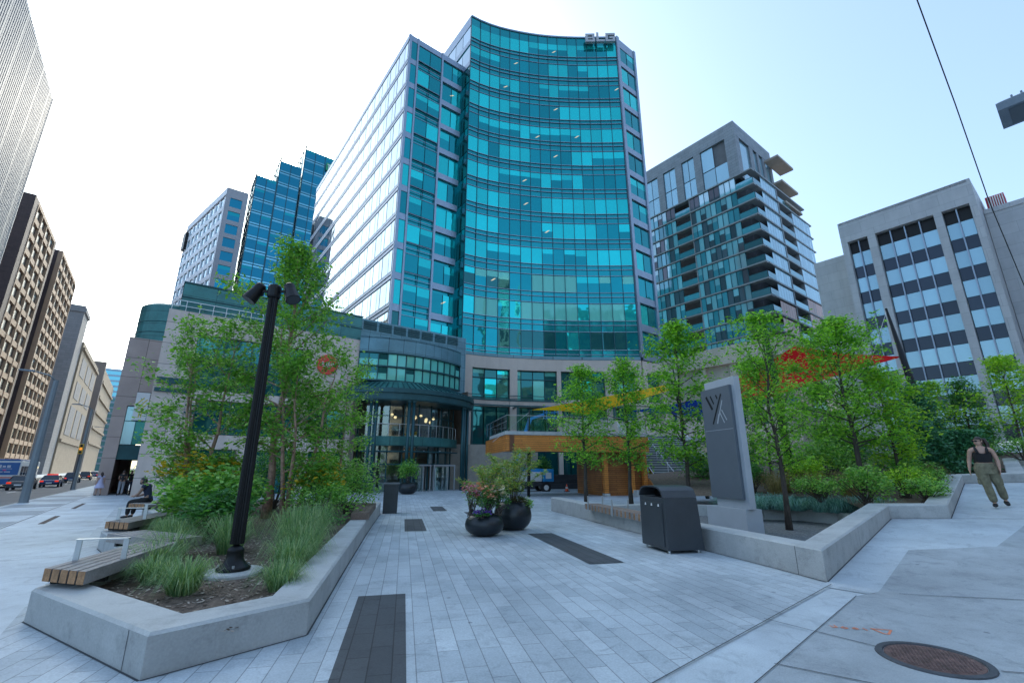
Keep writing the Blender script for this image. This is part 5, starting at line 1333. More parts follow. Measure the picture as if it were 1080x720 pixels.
street_light('farther grey street lamp with an orange signal on its pole',-5.4,61.5,7.6,1.0)
street_light('thin distant street lamp beyond the two nearer ones',-4.9,98,8.0,2.4)
def traffic_light(label,a,b,z,lit):
    p=AB(a,b); t=thing('traffic_light',label,'traffic light',(p[0],p[1],base(*p)+ (0 if z else 0)),ANG_AB,'traffic lights by the crossing')
    if z==0: mb=MB(); mb.tube([(0,0,0),(0,0,4.2)],0.07,8); mb.build('post',M['char'],t,local=True); h=3.3
    else: h=z
    mb=MB(); mb.box(-0.17,0.17,-0.32,-0.08,h,h+0.95); mb.build('housing',simple('signal_yellow',(0.55,0.33,0.03),0.5),t,local=True,bevel=0.03)
    for k in range(3):
        mb=MB(); mb.ball((0,-0.33,h+0.17+0.3*k),(0.11,0.03,0.11),0,12,8); mb.build('lens',M['orange_light'] if k==lit else M['black'],t,local=True,smooth=True)
        mb=MB(); mb.lathe(0,0,[(0,0)],3) if False else None
    return t
traffic_light('yellow traffic light on its own post beside the nearer street lamp',-17.5,66,0,1)
traffic_light('traffic light lit orange, on its own post by the farther street lamp',-5.5,61.4,0,1)
# street light head reaching in at the upper right
RLt=thing('street_lamp','flat LED street lamp head reaching in at the upper right edge','street lamp',(10.3,3.7,0.2))
dv=Vector((math.cos(R(-52)),math.sin(R(-52)),0)); 
g2=simple('cast_grey',(0.16,0.20,0.24),0.5,0.2,var=0.1)
hd=Vector((6.36-10.3,4.94-3.7,5.75)); nv=Vector((-dv.y,dv.x,0))
mb=MB()
def hp(l,w,z): q=hd+dv*l+nv*w; return (q.x,q.y,q.z+z)
prof=[(-0.26,0.0),(0.26,0.0),(0.27,0.10),(0.16,0.17),(-0.16,0.17),(-0.27,0.10)]
for l0,l1 in ((0.0,0.95),):
    n=len(prof)
    for i in range(n):
        j=(i+1)%n; mb.face([hp(l0+ (0.05 if prof[i][1]>0.1 else 0),*prof[i]),hp(l0+(0.05 if prof[j][1]>0.1 else 0),*prof[j]),hp(l1,*prof[j]),hp(l1,*prof[i])])
    mb.face([hp(l0+(0.05 if q[1]>0.1 else 0),*q) for q in prof]); mb.face([hp(l1,*q) for q in reversed(prof)])
mb.build('lamp_head',g2,RLt,local=True)
mb=MB(); 
for k in range(9): 
    l=0.14+k*0.085; mb.hexa([hp(l,-0.15,0.17),hp(l+0.02,-0.15,0.17),hp(l+0.02,0.15,0.17),hp(l,0.15,0.17),hp(l,-0.14,0.215),hp(l+0.02,-0.14,0.215),hp(l+0.02,0.14,0.215),hp(l,0.14,0.215)])
mb.build('cooling_fin',g2,RLt,local=True)
mb=MB(); mb.face([hp(0.09,-0.21,-0.004),hp(0.9,-0.21,-0.004),hp(0.9,0.21,-0.004),hp(0.09,0.21,-0.004)]); mb.build('lens',simple('led_lens',(0.045,0.065,0.085),0.3),RLt,local=True)
mb=MB(); q=hd+dv*0.95; mb.tube([tuple(q+Vector((0,0,0.07))),(-0.5,0.15,5.8),(0,0,5.6)],0.05,8); mb.tube([(0,0,0),(0,0,5.7)],[0.13,0.09],10); mb.build('pole',g2,RLt,local=True)
# overhead wire
Wr=thing('overhead_wire','thin dark overhead wire sagging across the sky at the upper right','wire',(8.85,7.6,11.5),frame='w')
mb=MB(); mb.tube([(6.5,5.6,15.9),(9.0,7.7,14.9),(10.62,9.13,14.08),(13.74,11.63,12.46),(16.84,14.16,10.67),(20.81,17.21,8.72),(25,20.5,6.9)],0.016,6); mb.build('cable',M['black'],Wr)
# ================================================================ VEGETATION
G_birch=leafmat('birch_leaves',[(0.082,0.190,0.041),(0.145,0.330,0.052),(0.218,0.455,0.071),(0.319,0.505,0.116)])
G_elm=leafmat('plaza_tree_leaves',[(0.082,0.216,0.037),(0.163,0.379,0.050),(0.279,0.559,0.063),(0.429,0.710,0.079)])
G_lime=leafmat('bright_leaves',[(0.130,0.308,0.030),(0.222,0.445,0.041),(0.370,0.582,0.048),(0.499,0.650,0.066)])
G_dark=leafmat('dark_shrub_leaves',[(0.038,0.136,0.042),(0.071,0.216,0.058),(0.127,0.324,0.078)])
G_bush=leafmat('shrub_leaves',[(0.075,0.204,0.045),(0.135,0.338,0.066),(0.255,0.488,0.101),(0.362,0.542,0.149)])
G_pine=leafmat('pine_needles',[(0.029,0.132,0.071),(0.053,0.205,0.096),(0.103,0.293,0.124)],0.15)
G_yellow=leafmat('yellow_flowers',[(0.55,0.36,0.02),(0.65,0.45,0.03)],0.2)
G_grass=leafmat('grass_blades',[(0.097,0.194,0.084),(0.162,0.292,0.121),(0.259,0.389,0.178),(0.431,0.505,0.281)],0.25)
G_fesc=leafmat('blue_fescue_blades',[(0.108,0.244,0.226),(0.180,0.365,0.348),(0.288,0.505,0.487)],0.2)
G_straw=leafmat('straw_grass',[(0.22,0.15,0.06),(0.33,0.25,0.11),(0.12,0.12,0.04)],0.25)
G_rust=leafmat('russet_leaves',[(0.12,0.05,0.02),(0.08,0.09,0.025),(0.06,0.12,0.03)],0.25)
def leaf(mb, p, s, rng, droop=0.4, el=1.9):
    # one pointed leaf: a 4-cornered blade, randomly turned
    a=rng.uniform(0,6.283); t=rng.uniform(-droop-0.5,0.5-droop*0.2)
    d=Vector((math.cos(a)*math.cos(t),math.sin(a)*math.cos(t),math.sin(t)))
    w=Vector((-math.sin(a),math.cos(a),0)); w=(w+d.cross(w)*rng.uniform(-0.9,0.9)).normalized()
    L=s*rng.choice((0.55,0.75,0.95,1.1,1.35))*rng.uniform(0.85,1.15); W=L/el*rng.uniform(0.8,1.2)
    n=len(mb.v); q=Vector(p)
    mb.v += [tuple(q),tuple(q+d*L*0.45+w*W*0.5),tuple(q+d*L),tuple(q+d*L*0.45-w*W*0.5)]
    mb.f.append((n,n+1,n+2,n+3)); mb.m.append(0)
def tree(name,label,loc,h,cr,z0,leafm,barkm,nl,ls,seed,tr=0.07,group=None,shape='oval',stems=1,cat='tree',rise=0.6,nb=26,top=0.15,lean=(0,0),squash=1.0):
    """trunk, limbs and twigs, with leaves gathered round the twigs; crown radius cr, crown from z0 to h"""
    rng=random.Random(seed); t=thing(name,label,cat,loc,0,group)
    wood=MB(); lf=MB(); tips=[]
    for st in range(stems):
        a0=rng.uniform(0,6.28); off=(0,0) if stems==1 else (math.cos(a0+st*2.4)*0.18,math.sin(a0+st*2.4)*0.18)
        hh=h*(1 if st==0 else rng.uniform(0.72,0.92)); pts=[]; K=7
        sp_=0.0 if stems==1 else cr*0.45
        for i in range(K+1):
            u=i/K; pts.append(Vector((off[0]+lean[0]*u+math.cos(a0+st*2.4)*sp_*u+rng.uniform(-1,1)*0.045*h*0.3*min(1,u*2), off[1]+lean[1]*u+math.sin(a0+st*2.4)*sp_*u+rng.uniform(-1,1)*0.045*h*0.3*min(1,u*2), hh*u*0.97)))
        rr=[tr*(1-0.88*i/K)*(1.25 if i==0 else 1) for i in range(K+1)]
        wood.tube(pts,rr,8)
        for b in range(nb//stems):
            u=(z0/hh)+(1-z0/hh)*((b+rng.random())/(nb//stems))*0.98
            u=min(0.985,max(0.02,u)); k=min(K-1,int(u*K)); f=u*K-k; p=pts[k].lerp(pts[k+1],f)
            v=(u*hh-z0)/max(0.1,(hh-z0)); v=min(1,max(0,v))
            if shape=='oval': prof=math.sin(math.pi*min(1,(v*0.86+0.14)))**0.7
            elif shape=='cone': prof=(1-v)**0.8+0.1
            elif shape=='vase': prof=0.45+0.55*math.sin(math.pi*min(1,v*0.8+0.1))
            else: prof=0.9*(1-v*0.6)
            a=b*2.399+rng.uniform(-0.5,0.5); L=cr*max(top,prof)*rng.uniform(0.62,1.12)
            e=rise*(0.5+v)*rng.uniform(0.6,1.3) if shape!='cone' else rng.uniform(-0.15,0.25)
            q=[p]; d=Vector((math.cos(a)*math.cos(e),math.sin(a)*math.cos(e),math.sin(e)))
            for s in range(1,4):
                d=(d+Vector((rng.uniform(-.18,.18),rng.uniform(-.18,.18),rng.uniform(-.12,.10)))).normalized(); q.append(q[-1]+d*L/3)
            for s in q:
                if s.z>hh: s.z=hh-rng.random()*0.1
            r0=max(0.006,rr[k]*0.42); wood.tube(q,[r0,r0*0.7,r0*0.45,r0*0.2],5,cap=False)
            for s in range(rng.randint(4,6)):
                w=rng.uniform(0.3,1.0); kk=min(2,int(w*3)); b0=q[kk].lerp(q[kk+1],w*3-kk)
                dd=(d+Vector((rng.uniform(-1,1),rng.uniform(-1,1),rng.uniform(-.5,.7)))).normalized()*L*rng.uniform(0.18,0.42)
                wood.tube([b0,b0+dd],[r0*0.3,r0*0.08],4,cap=False); tips.append((b0,b0+dd))
            tips.append((q[2],q[3])); tips.append((q[1],q[2]))
    nl=int(nl*1.3)
    for i in range(nl):
        a,b=tips[rng.randrange(len(tips))]; p=a.lerp(b,rng.random()**0.6); s=ls*1.35
        p=p+Vector((rng.gauss(0,s),rng.gauss(0,s),rng.gauss(0,s*0.8)))
        if p.z>h+0.1: p.z=h
        if p.z<z0*0.75: continue
        leaf(lf,p,ls,rng)
    wood.build('trunk',barkm,t,local=True,smooth=True)
    lf.build('crown',leafm,t,local=True)
    return t
def shrub(label,loc,rx,ry,h,leafm,n,ls,seed,group=None,name='shrub',flower=None,nf=0,fs=0.05,cat='shrub',lumps=7):
    rng=random.Random(seed); t=thing(name,label,cat,loc,rng.uniform(0,6),group)
    st=MB(); lf=MB(); fl=MB(); L=[]
    for i in range(lumps):
        a=i*2.399+rng.uniform(-.4,.4); r=math.sqrt((i+0.4)/lumps)*0.72
        zz=h*(0.72-0.42*r*r)*rng.uniform(0.8,1.15); L.append((Vector((math.cos(a)*rx*r,math.sin(a)*ry*r,zz)),rng.uniform(0.34,0.5)))
        for s in range(4):
            e=L[-1][0]+Vector((rng.gauss(0,rx*.18),rng.gauss(0,ry*.18),rng.uniform(-.1,.22)*h)); st.tube([(rng.gauss(0,.05),rng.gauss(0,.05),0),e*0.5+Vector((0,0,0.05*h)),e],[0.014,0.009,0.003],4,cap=False)
    for i in range(n):
        c,k=L[rng.randrange(len(L))]
        d=Vector((rng.gauss(0,1),rng.gauss(0,1),rng.gauss(0,1))).normalized()*(rng.random()**0.45)
        p=c+Vector((d.x*rx*k*1.05,d.y*ry*k*1.05,d.z*h*k*0.72))
        if p.z<0.02: p.z=rng.uniform(0.02,0.15*h)
        leaf(lf,p,ls,rng,0.3,1.7)
        if flower and i<nf:
            q=c+Vector((d.x*rx*k*1.1,d.y*ry*k*1.1,abs(d.z)*h*k*0.85))
            for _ in range(3): leaf(fl,q,fs,rng,0.0,1.1)
    st.build('stem',M['bark'],t,local=True); lf.build('foliage',leafm,t,local=True)
    if flower: fl.build('flower',flower,t,local=True,kind='stuff')
    return t
def grass(label,loc,h,r,n,mat,seed,group='ornamental grasses round the lamp post',name='ornamental_grass',stiff=0.3,w=0.0042,cat='grass clump',plume=None):
    rng=random.Random(seed); t=thing(name,label,cat,loc,0,group); mb=MB(); pl=MB()
    for i in range(n):
        a=rng.uniform(0,6.283); r0=rng.random()**0.5*r*0.42; L=h*rng.uniform(0.45,1.15); out=rng.random()**0.8*r*1.35
        p0=Vector((math.cos(a)*r0,math.sin(a)*r0,0)); a2=a+rng.uniform(-.7,.7); d=Vector((math.cos(a2),math.sin(a2),0))
        p1=p0+d*out*0.28+Vector((0,0,L*0.55)); p2=p0+d*out*0.66+Vector((0,0,L*0.88)); p3=p0+d*out+Vector((0,0,L*(1.0-0.75*(out/r)**1.5*(1-stiff))))
        s=Vector((-d.y,d.x,0)); k=len(mb.v); ww=w*rng.uniform(0.6,1.3)
        for p,q in ((p0,1.0),(p1,0.9),(p2,0.6)): mb.v += [tuple(p-s*ww*q),tuple(p+s*ww*q)]
        mb.v.append(tuple(p3))
        mb.f += [(k,k+1,k+3,k+2),(k+2,k+3,k+5,k+4),(k+4,k+5,k+6)]; mb.m += [0,0,0]
        if plume and rng.random()<0.25:
            for _ in range(5): leaf(pl,p3+Vector((rng.gauss(0,.02),rng.gauss(0,.02),rng.uniform(-.08,.05))),0.05,rng)
    mb.build('blades',mat,t,local=True)
    if plume: pl.build('seed_heads',plume,t,local=True,kind='stuff')
    return t
zs=0.22
# ---- left planter : birches
tree('birch_tree','tall birch with peach coloured trunk rising above the lamp post spotlights',(-7.0,13.8,zs),8.6,2.1,1.7,G_birch,M['bark_birch'],10000,0.12,3,tr=0.12,group='birches in the grassy planter',shape='oval',rise=0.75,nb=40)
tree('birch_tree','multi-stemmed birch spreading left toward the banner',(-8.75,13.1,zs),5.9,1.75,1.0,G_birch,M['bark_birch'],6800,0.12,4,tr=0.07,group='birches in the grassy planter',shape='vase',stems=3,rise=0.8,nb=36)
tree('birch_tree','multi-stemmed birch at the right, in front of the red disc sign',(-6.25,13.6,zs),5.7,1.55,1.2,G_birch,M['bark_birch'],4600,0.12,5,tr=0.07,group='birches in the grassy planter',shape='vase',stems=3,rise=0.8,nb=36)
tree('birch_tree','low slender birch beside the wood block seat, nearest the doors',(-5.8,16.0,zs),4.8,1.4,0.9,G_birch,M['bark_birch'],4000,0.11,6,tr=0.05,group='birches in the grassy planter',shape='vase',stems=2,rise=0.7,nb=26)
# ---- left planter : shrubs
sg='shrubs in the grassy planter'
shrub('big leafy bush with broad leaves just behind the benches',(-6.95,11.1,zs),1.25,1.1,1.45,G_bush,3400,0.13,21,sg)
shrub('leafy bush beside the man on the far bench',(-8.9,14.9,zs),1.2,1.1,1.5,G_bush,2200,0.12,22,sg)
shrub('dark leafy shrub left of the lamp post, behind the grasses',(-6.1,9.9,zs),0.9,0.8,0.95,G_dark,2500,0.10,23,sg)
shrub('yellow flowering shrub under the left birch',(-8.7,13.2,zs),1.4,1.1,1.9,G_bush,2600,0.10,24,sg,flower=G_yellow,nf=420,fs=0.10)
shrub('yellow flowering shrub right of the birch trunk',(-5.55,13.7,zs),1.1,0.9,1.8,G_bush,2600,0.10,25,sg,flower=G_yellow,nf=200,fs=0.085)
shrub('small leafed bush spilling toward the right planter wall',(-4.95,12.6,zs),0.95,1.0,1.05,G_bush,1900,0.075,26,sg)
shrub('bush overhanging the wood block seat',(-5.2,15.2,zs),1.0,1.1,1.35,G_bush,2000,0.085,27,sg)
shrub('low dark groundcover shrub along the right planter wall',(-4.5,11.0,zs),0.7,0.9,0.55,G_dark,1200,0.07,28,sg)
shrub('leafy bush at the far end of the grassy planter',(-6.6,18.0,zs),1.7,1.4,2.0,G_bush,3000,0.10,29,sg)
shrub('tall green bush behind the birch trunk, against the stone podium',(-8.3,16.8,zs),1.7,1.4,2.2,G_dark,2800,0.11,30,sg)
shrub('bright leafed bush hiding the back corner of the planter',(-10.8,17.6,zs),1.4,1.3,1.9,G_bush,1800,0.11,31,sg)
# ---- left planter : grasses
gl=[(-3.75,5.75,0.42,0.33,'grass clump at the front of the planter, left of the lamp base'),(-4.95,6.9,0.42,0.40,'grass clump leaning over the nearest bench'),(-5.4,7.8,0.48,0.42,'grass clump at the middle of the nearest bench'),
(-3.05,6.85,0.50,0.34,'grass clump just right of the lamp base'),(-2.72,5.9,0.36,0.28,'low grass clump in the corner of the two front walls'),(-3.6,8.1,0.85,0.45,'tall grass clump behind the lamp base, right'),
(-3.85,9.4,0.85,0.45,'tall grass clump along the right wall, nearer the trees'),(-4.75,8.3,0.7,0.42,'tall grass clump directly behind the lamp post'),(-6.2,9.0,0.55,0.42,'grass clump between the crosswise bench and the leafy bush'),
(-4.45,6.25,0.34,0.30,'grass clump between the front wall and the nearest bench'),(-3.2,7.6,0.62,0.38,'grass clump leaning onto the right wall'),(-6.7,9.7,0.55,0.38,'grass clump beside the crosswise bench')]
for i,(x,y,h,r,l) in enumerate(gl): grass(l,(x,y,zs),h*0.9,r,520,G_grass,40+i)
# ---- plaza trees before the terrace
pg_='young trees in front of the cedar terrace'
tree('young_tree','left young plaza tree in front of the cedar fascia',(3.62,23.4,-0.15),6.95,1.75,1.9,G_elm,M['bark'],4600,0.15,61,tr=0.10,group=pg_,shape='oval',rise=0.55,nb=34)
tree('young_tree','middle young plaza tree beside the stairs',(5.5,22.2,-0.14),6.95,1.6,1.8,G_elm,M['bark'],4600,0.15,62,tr=0.10,group=pg_,shape='oval',rise=0.6,nb=34)
tree('young_tree','tall young tree between the charcoal bin and the totem',(7.2,19.5,-0.12),8.1,1.75,1.7,G_elm,M['bark'],7400,0.15,63,tr=0.10,group=pg_,shape='oval',rise=0.6,nb=38)
# ---- right garden trees
tree('young_tree','tree standing in the gravel court right of the totem',(7.15,12.6,0.06),5.75,1.45,1.55,G_elm,M['bark'],4700,0.10,64,tr=0.075,shape='vase',rise=0.85,nb=34)
tree('maple_tree','broad green maple in the garden, left of the woman',(11.2,15.2,soil(11.2,15.2)),5.7,1.9,1.3,G_elm,M['bark'],9600,0.115,65,tr=0.09,shape='oval',rise=0.7,nb=42)
tree('maple_tree','smaller bright maple right of the broad one',(12.75,15.6,soil(12.75,15.6)),3.9,1.35,0.8,G_lime,M['bark'],5600,0.11,66,tr=0.06,shape='oval',rise=0.6,nb=32)
tree('young_tree','slender tree behind the gravel court, between totem and maple',(9.6,17.5,0.45),5.4,1.3,1.2,G_elm,M['bark'],4200,0.12,67,tr=0.06,shape='oval',rise=0.7,nb=30)
tree('young_tree','yellow green sapling before the office windows',(22.4,24.2,1.6),4.4,1.15,1.0,G_lime,M['bark'],2600,0.15,68,tr=0.06,shape='oval',rise=0.8,nb=26)
tree('young_tree','yellow green tree behind the woman, near the right edge',(21.9,20.0,2.0),4.4,1.35,1.2,G_lime,M['bark'],3000,0.14,69,tr=0.06,shape='oval',rise=0.7,nb=28)
tree('young_tree','pale green tree cut by the right edge of the photo',(24.2,20.6,2.1),4.1,1.3,0.9,G_lime,M['bark'],2400,0.14,70,tr=0.06,shape='oval',rise=0.7,nb=26)
tree('pine_tree','dark pine rising behind the maples',(17.3,19.6,0.9),4.3,1.35,0.1,G_pine,M['bark'],7600,0.13,71,tr=0.09,shape='cone',nb=50,cat='pine')
tree('pine_tree','dark bushy pine left of the woman',(15.4,17.6,0.75),2.5,1.3,0.05,G_pine,M['bark'],6000,0.12,72,tr=0.07,shape='round',nb=40,cat='pine')
tree('pine_tree','low dark pine touching the wall behind the woman',(17.6,18.2,1.05),1.9,1.2,0.05,G_pine,M['bark'],4500,0.12,73,tr=0.06,shape='round',nb=36,cat='pine')
tree('yew_tree','dark green conical evergreen in front of the office block',(24.8,25.0,1.6),4.9,1.7,0.1,G_dark,M['bark'],5200,0.15,74,tr=0.08,shape='cone',nb=50,cat='evergreen')
tree('young_tree','leafy tree filling the gap left of the pine',(14.6,21.5,0.8),4.6,1.6,0.9,G_elm,M['bark'],4600,0.13,75,tr=0.07,shape='oval',rise=0.6,nb=32)
tree('young_tree','dark leafed tree at the back of the garden behind the totem',(10.6,21.5,0.3),4.4,1.4,1.0,G_dark,M['bark'],3800,0.13,76,tr=0.07,shape='oval',rise=0.6,nb=30)
# ---- right garden shrubs
rg_='shrubs in the right garden bed'
def rs(label,x,y,rx,ry,h,m,n,ls,seed,**k): shrub(label,(x,y,soil(x,y)),rx,ry,h,m,n,ls,seed,rg_,**k)
rs('rose like bush against the angled wall',9.25,12.55,0.85,0.7,1.05,G_bush,2300,0.075,81)
rs('leafy bush left of the angled wall, behind the fescue',8.75,13.6,0.8,0.7,0.75,G_bush,1500,0.07,82)
rs('pale leafed bush above the stepped wall',11.0,13.4,0.9,0.7,0.95,G_lime,1500,0.07,83)
rs('low bush filling the corner of the stepped wall',10.6,12.3,0.75,0.55,0.75,G_bush,1600,0.07,84)
rs('bright yellow green bush under the broad maple',9.9,15.8,1.1,0.8,1.25,G_lime,1900,0.09,85)
rs('dark bush at the left end of the fescue bed beside the totem',8.2,16.2,0.6,0.6,1.0,G_dark,1300,0.08,86)
rs('leafy bush behind the garden bed in front of the stairs',9.2,19.0,1.3,0.9,1.4,G_dark,1700,0.10,87)
rs('russet bush near the concrete block',10.5,17.6,0.8,0.6,0.95,G_rust,1200,0.08,88)
rs('leafy mound under the small bright maple',12.6,14.9,1.0,0.7,0.9,G_bush,1700,0.08,89)
rs('green bush between the pines',13.6,16.6,1.0,0.9,1.1,G_bush,1700,0.09,90)
rs('bush beside the long wall, right of the pale leafed bush',12.4,14.1,0.7,0.5,0.7,G_bush,1100,0.07,91)
rs('straw tinted bush on the mulch left of the woman',13.9,15.6,0.6,0.5,0.6,G_rust,800,0.06,92)
shrub('clipped green hedge behind the woman',(21.0,19.3,1.9),1.5,0.7,0.95,G_bush,1700,0.09,93,rg_)
shrub('green bush on the upper bed near the right edge',(24.5,21.2,2.2),1.5,0.8,0.9,G_lime,1500,0.09,94,rg_)
shrub('tall dark hedge along the front of the office block',(27.0,27.0,1.6),2.4,1.5,2.6,G_dark,2600,0.14,95,rg_)
shrub('tall hedge mass behind the pines',(20.3,24.2,1.2),2.0,1.4,2.6,G_pine,2600,0.12,96,rg_)
shrub('climbing greenery on the courtyard wall under the terrace',(3.0,48.0,-0.6),2.2,0.9,3.6,G_dark,2400,0.2,97)
shrub('dark evergreen bush at the back of the garden, left of the slender tree',(9.2,22.6,0.2),1.5,1.2,2.4,G_dark,2400,0.12,98,rg_)
shrub('tall green bush at the back of the garden behind the broad maple',(13.2,20.0,0.6),1.6,1.2,2.5,G_bush,2600,0.12,99,rg_)
shrub('dark bush mass at the back of the garden behind the small bright maple',(16.2,22.6,0.9),1.9,1.3,2.7,G_dark,2800,0.13,100,rg_)
shrub('olive green bush between the dark pines and the mast',(19.0,27.0,1.0),2.2,1.5,2.9,G_bush,2600,0.14,101,rg_)
# concrete block in the garden
t=thing('concrete_block','pale angular concrete block among the garden trees','concrete block',(10.75,18.2,0.45),R(20))
mb=MB(); mb.hexa([(-.5,-.4,0),(.6,-.4,0),(.6,.4,0),(-.5,.4,0),(-.45,-.3,1.15),(.45,-.3,1.15),(.5,.4,1.15),(-.45,.4,1.15)]); mb.build('body',M['concrete'],t,local=True,bevel=0.03)
# blue fescue and straw grasses
rng0=random.Random(5)
fesc=[]
for i in range(34):
    u=rng0.random(); v=rng0.random(); x=7.0+3.0*u+0.2*v; y=14.95-2.0*u+1.3*v
    fesc.append((x,y))
mbt=[]
p0=None
lab=['tuft of blue grey fescue in the bed behind the gravel court']
for i,(x,y) in enumerate(fesc):
    grass('tuft of blue grey fescue, one of a dense bed behind the gravel court',(x,y,0.38),rng0.uniform(0.30,0.48),0.5,190,G_fesc,200+i,group='blue fescue tufts behind the gravel court',name='fescue_tuft',stiff=0.25,w=0.007,cat='fescue tuft')
for i,(x,y,l) in enumerate(((8.6,15.6,'straw coloured grass clump behind the blue fescue, leftmost'),(9.5,14.9,'straw coloured grass clump behind the blue fescue, middle'),(10.1,14.3,'straw coloured grass clump next to the broad maple trunk'),(9.1,16.0,'straw coloured grass clump near the concrete block'),(13.2,15.2,'pale straw grass clump beside the mulch, left of the woman'))):
    grass(l,(x,y,soil(x,y)),0.75,0.5,260,G_straw,260+i,group='straw grasses in the right garden bed',plume=G_straw)
# ---- plants in the round planters
def feathery(label,loc,h,r,n,seed,mat):
    rng=random.Random(seed); t=thing('feathery_plant',label,'potted plant',loc); st=MB(); lf=MB()
    for i in range(n):
        a=i*2.399; d=Vector((math.cos(a),math.sin(a),0)); o=r*rng.uniform(0.25,1.0); L=h*rng.uniform(0.72,1.0)*(1-0.35*(o/r)**2)
        p=[Vector((0,0,0))+d*0.06,d*o*0.35+Vector((0,0,L*0.5)),d*o*0.75+Vector((0,0,L*0.85)),d*o*1.05+Vector((0,0,L))]
        st.tube(p,[0.009,0.007,0.005,0.002],4,cap=False)
        for k in range(210):
            u=rng.random()**0.75*3; j=min(2,int(u)); q=p[j].lerp(p[j+1],u-j)
            if q.z<0.2*h: continue
            leaf(lf,q+Vector((rng.gauss(0,.035),rng.gauss(0,.035),rng.gauss(0,.03))),0.11,rng,-0.2,4.0)
    st.build('stem',M['bark'],t,local=True); lf.build('foliage',mat,t,local=True)
G_fea=leafmat('feathery_leaves',[(0.105,0.216,0.048),(0.210,0.342,0.080),(0.336,0.450,0.128),(0.525,0.360,0.096)])
feathery('feathery light green grassy plant fanning out of the taller round planter',(0.0,13.65,0.58),1.75,1.15,24,301,G_fea)
feathery('feathery plant leaning left above the flower filled planter',(-0.66,12.75,0.42),1.35,0.85,13,302,G_fea)
def flowers(label,loc,r,h,mat,fm,n,nf,fs,seed):
    return shrub(label,loc,r,r,h,mat,n,0.055,seed,'flowers in the low round planter',name='flowering_plant',flower=fm,nf=nf,fs=fs,cat='flowering plant',lumps=5)
pk=leafmat('pink_petals',[(0.55,0.12,0.22),(0.65,0.25,0.30)],0.2); wh=leafmat('cream_petals',[(0.75,0.62,0.5),(0.8,0.75,0.65)],0.2); pu=leafmat('purple_petals',[(0.10,0.04,0.35),(0.20,0.08,0.45)],0.2); sa=leafmat('salmon_petals',[(0.70,0.25,0.16),(0.75,0.4,0.25)],0.2)
flowers('pink spiky flowers on the left of the low planter',(-1.02,12.3,0.42),0.32,0.85,G_bush,pk,420,130,0.055,311)
flowers('salmon and cream begonias in the middle of the low planter',(-0.60,12.25,0.44),0.40,0.85,G_dark,sa,1100,40,0.10,312)
flowers('cream flowers on the right of the low planter',(-0.34,12.3,0.44),0.28,0.72,G_dark,wh,560,26,0.10,313)
flowers('purple petunias trailing over the front rim of the low planter',(-0.74,11.98,0.40),0.32,0.24,G_dark,pu,420,90,0.05,314)
flowers('brownish sedum at the back rim of the taller planter',(0.18,13.4,0.62),0.26,0.26,G_rust,wh,420,0,0.05,315)
flowers('white trailing flowers on the right of the taller planter',(0.42,13.6,0.42),0.28,0.42,G_bush,wh,420,24,0.05,316)
shrub('leafy green shrub in the dark planter beside the revolving doors',(-7.85,35.9,0.40),0.95,0.95,1.9,G_bush,1500,0.15,320,name='potted_shrub')

p_=AB(-0.95,59.5); shrub('leafy shrub beyond the far end of the archway passage',(p_[0],p_[1],-0.55),0.9,0.9,2.4,G_bush,1200,0.14,330)
# ================================================================ PEOPLE
def skin_geo(pts, edges, rad, root=0, sub=2):
    me=bpy.data.meshes.new('tmp'); me.from_pydata([tuple(p) for p in pts],edges,[]); o=bpy.data.objects.new('tmp',me); COL.objects.link(o)
    sk=o.modifiers.new('skin','SKIN'); sk.use_smooth_shade=True; o.modifiers.new('sub','SUBSURF').levels=sub
    for i,r in enumerate(rad):
        d=me.skin_vertices[0].data[i]; d.radius=(r,r) if not hasattr(r,'__len__') else r; d.use_root=(i==root)
    bpy.context.view_layer.update()
    dg=bpy.context.evaluated_depsgraph_get(); ev=o.evaluated_get(dg); m2=bpy.data.meshes.new_from_object(ev)
    v=[tuple(x.co) for x in m2.vertices]; f=[tuple(p.vertices) for p in m2.polygons]
    bpy.data.objects.remove(o); bpy.data.meshes.remove(me); bpy.data.meshes.remove(m2)
    return v,f
def addgeo(mb,g,m=0):
    n=len(mb.v); mb.v+=g[0]; mb.f+=[tuple(n+i for i in q) for q in g[1]]; mb.m+=[m]*len(g[1])
SK=simple('skin',(0.50,0.30,0.22),0.5,var=0.06); SK2=simple('tan_skin',(0.33,0.19,0.13),0.5,var=0.06)
HB=simple('dark_brown_hair',(0.035,0.02,0.014),0.45,var=0.2); LIP=simple('lips',(0.42,0.13,0.12),0.4); EYE=simple('eye',(0.03,0.02,0.02),0.2)
DEF=dict(pel=(0,0,.95),wai=(0,0,1.08),che=(0,0,1.28),nek=(0,0,1.44),hed=(0,-.02,1.60),
 shL=(.17,0,1.40),elL=(.23,.03,1.13),wrL=(.24,-.05,.90),fiL=(.24,-.08,.80),shR=(-.17,0,1.40),elR=(-.23,.03,1.13),wrR=(-.24,-.05,.90),fiR=(-.24,-.08,.80),
 hiL=(.09,0,.90),knL=(.10,-.03,.50),anL=(.10,.02,.09),toL=(.11,-.13,.04),hiR=(-.09,0,.90),knR=(-.10,-.03,.50),anR=(-.10,.02,.09),toR=(-.11,-.13,.04))
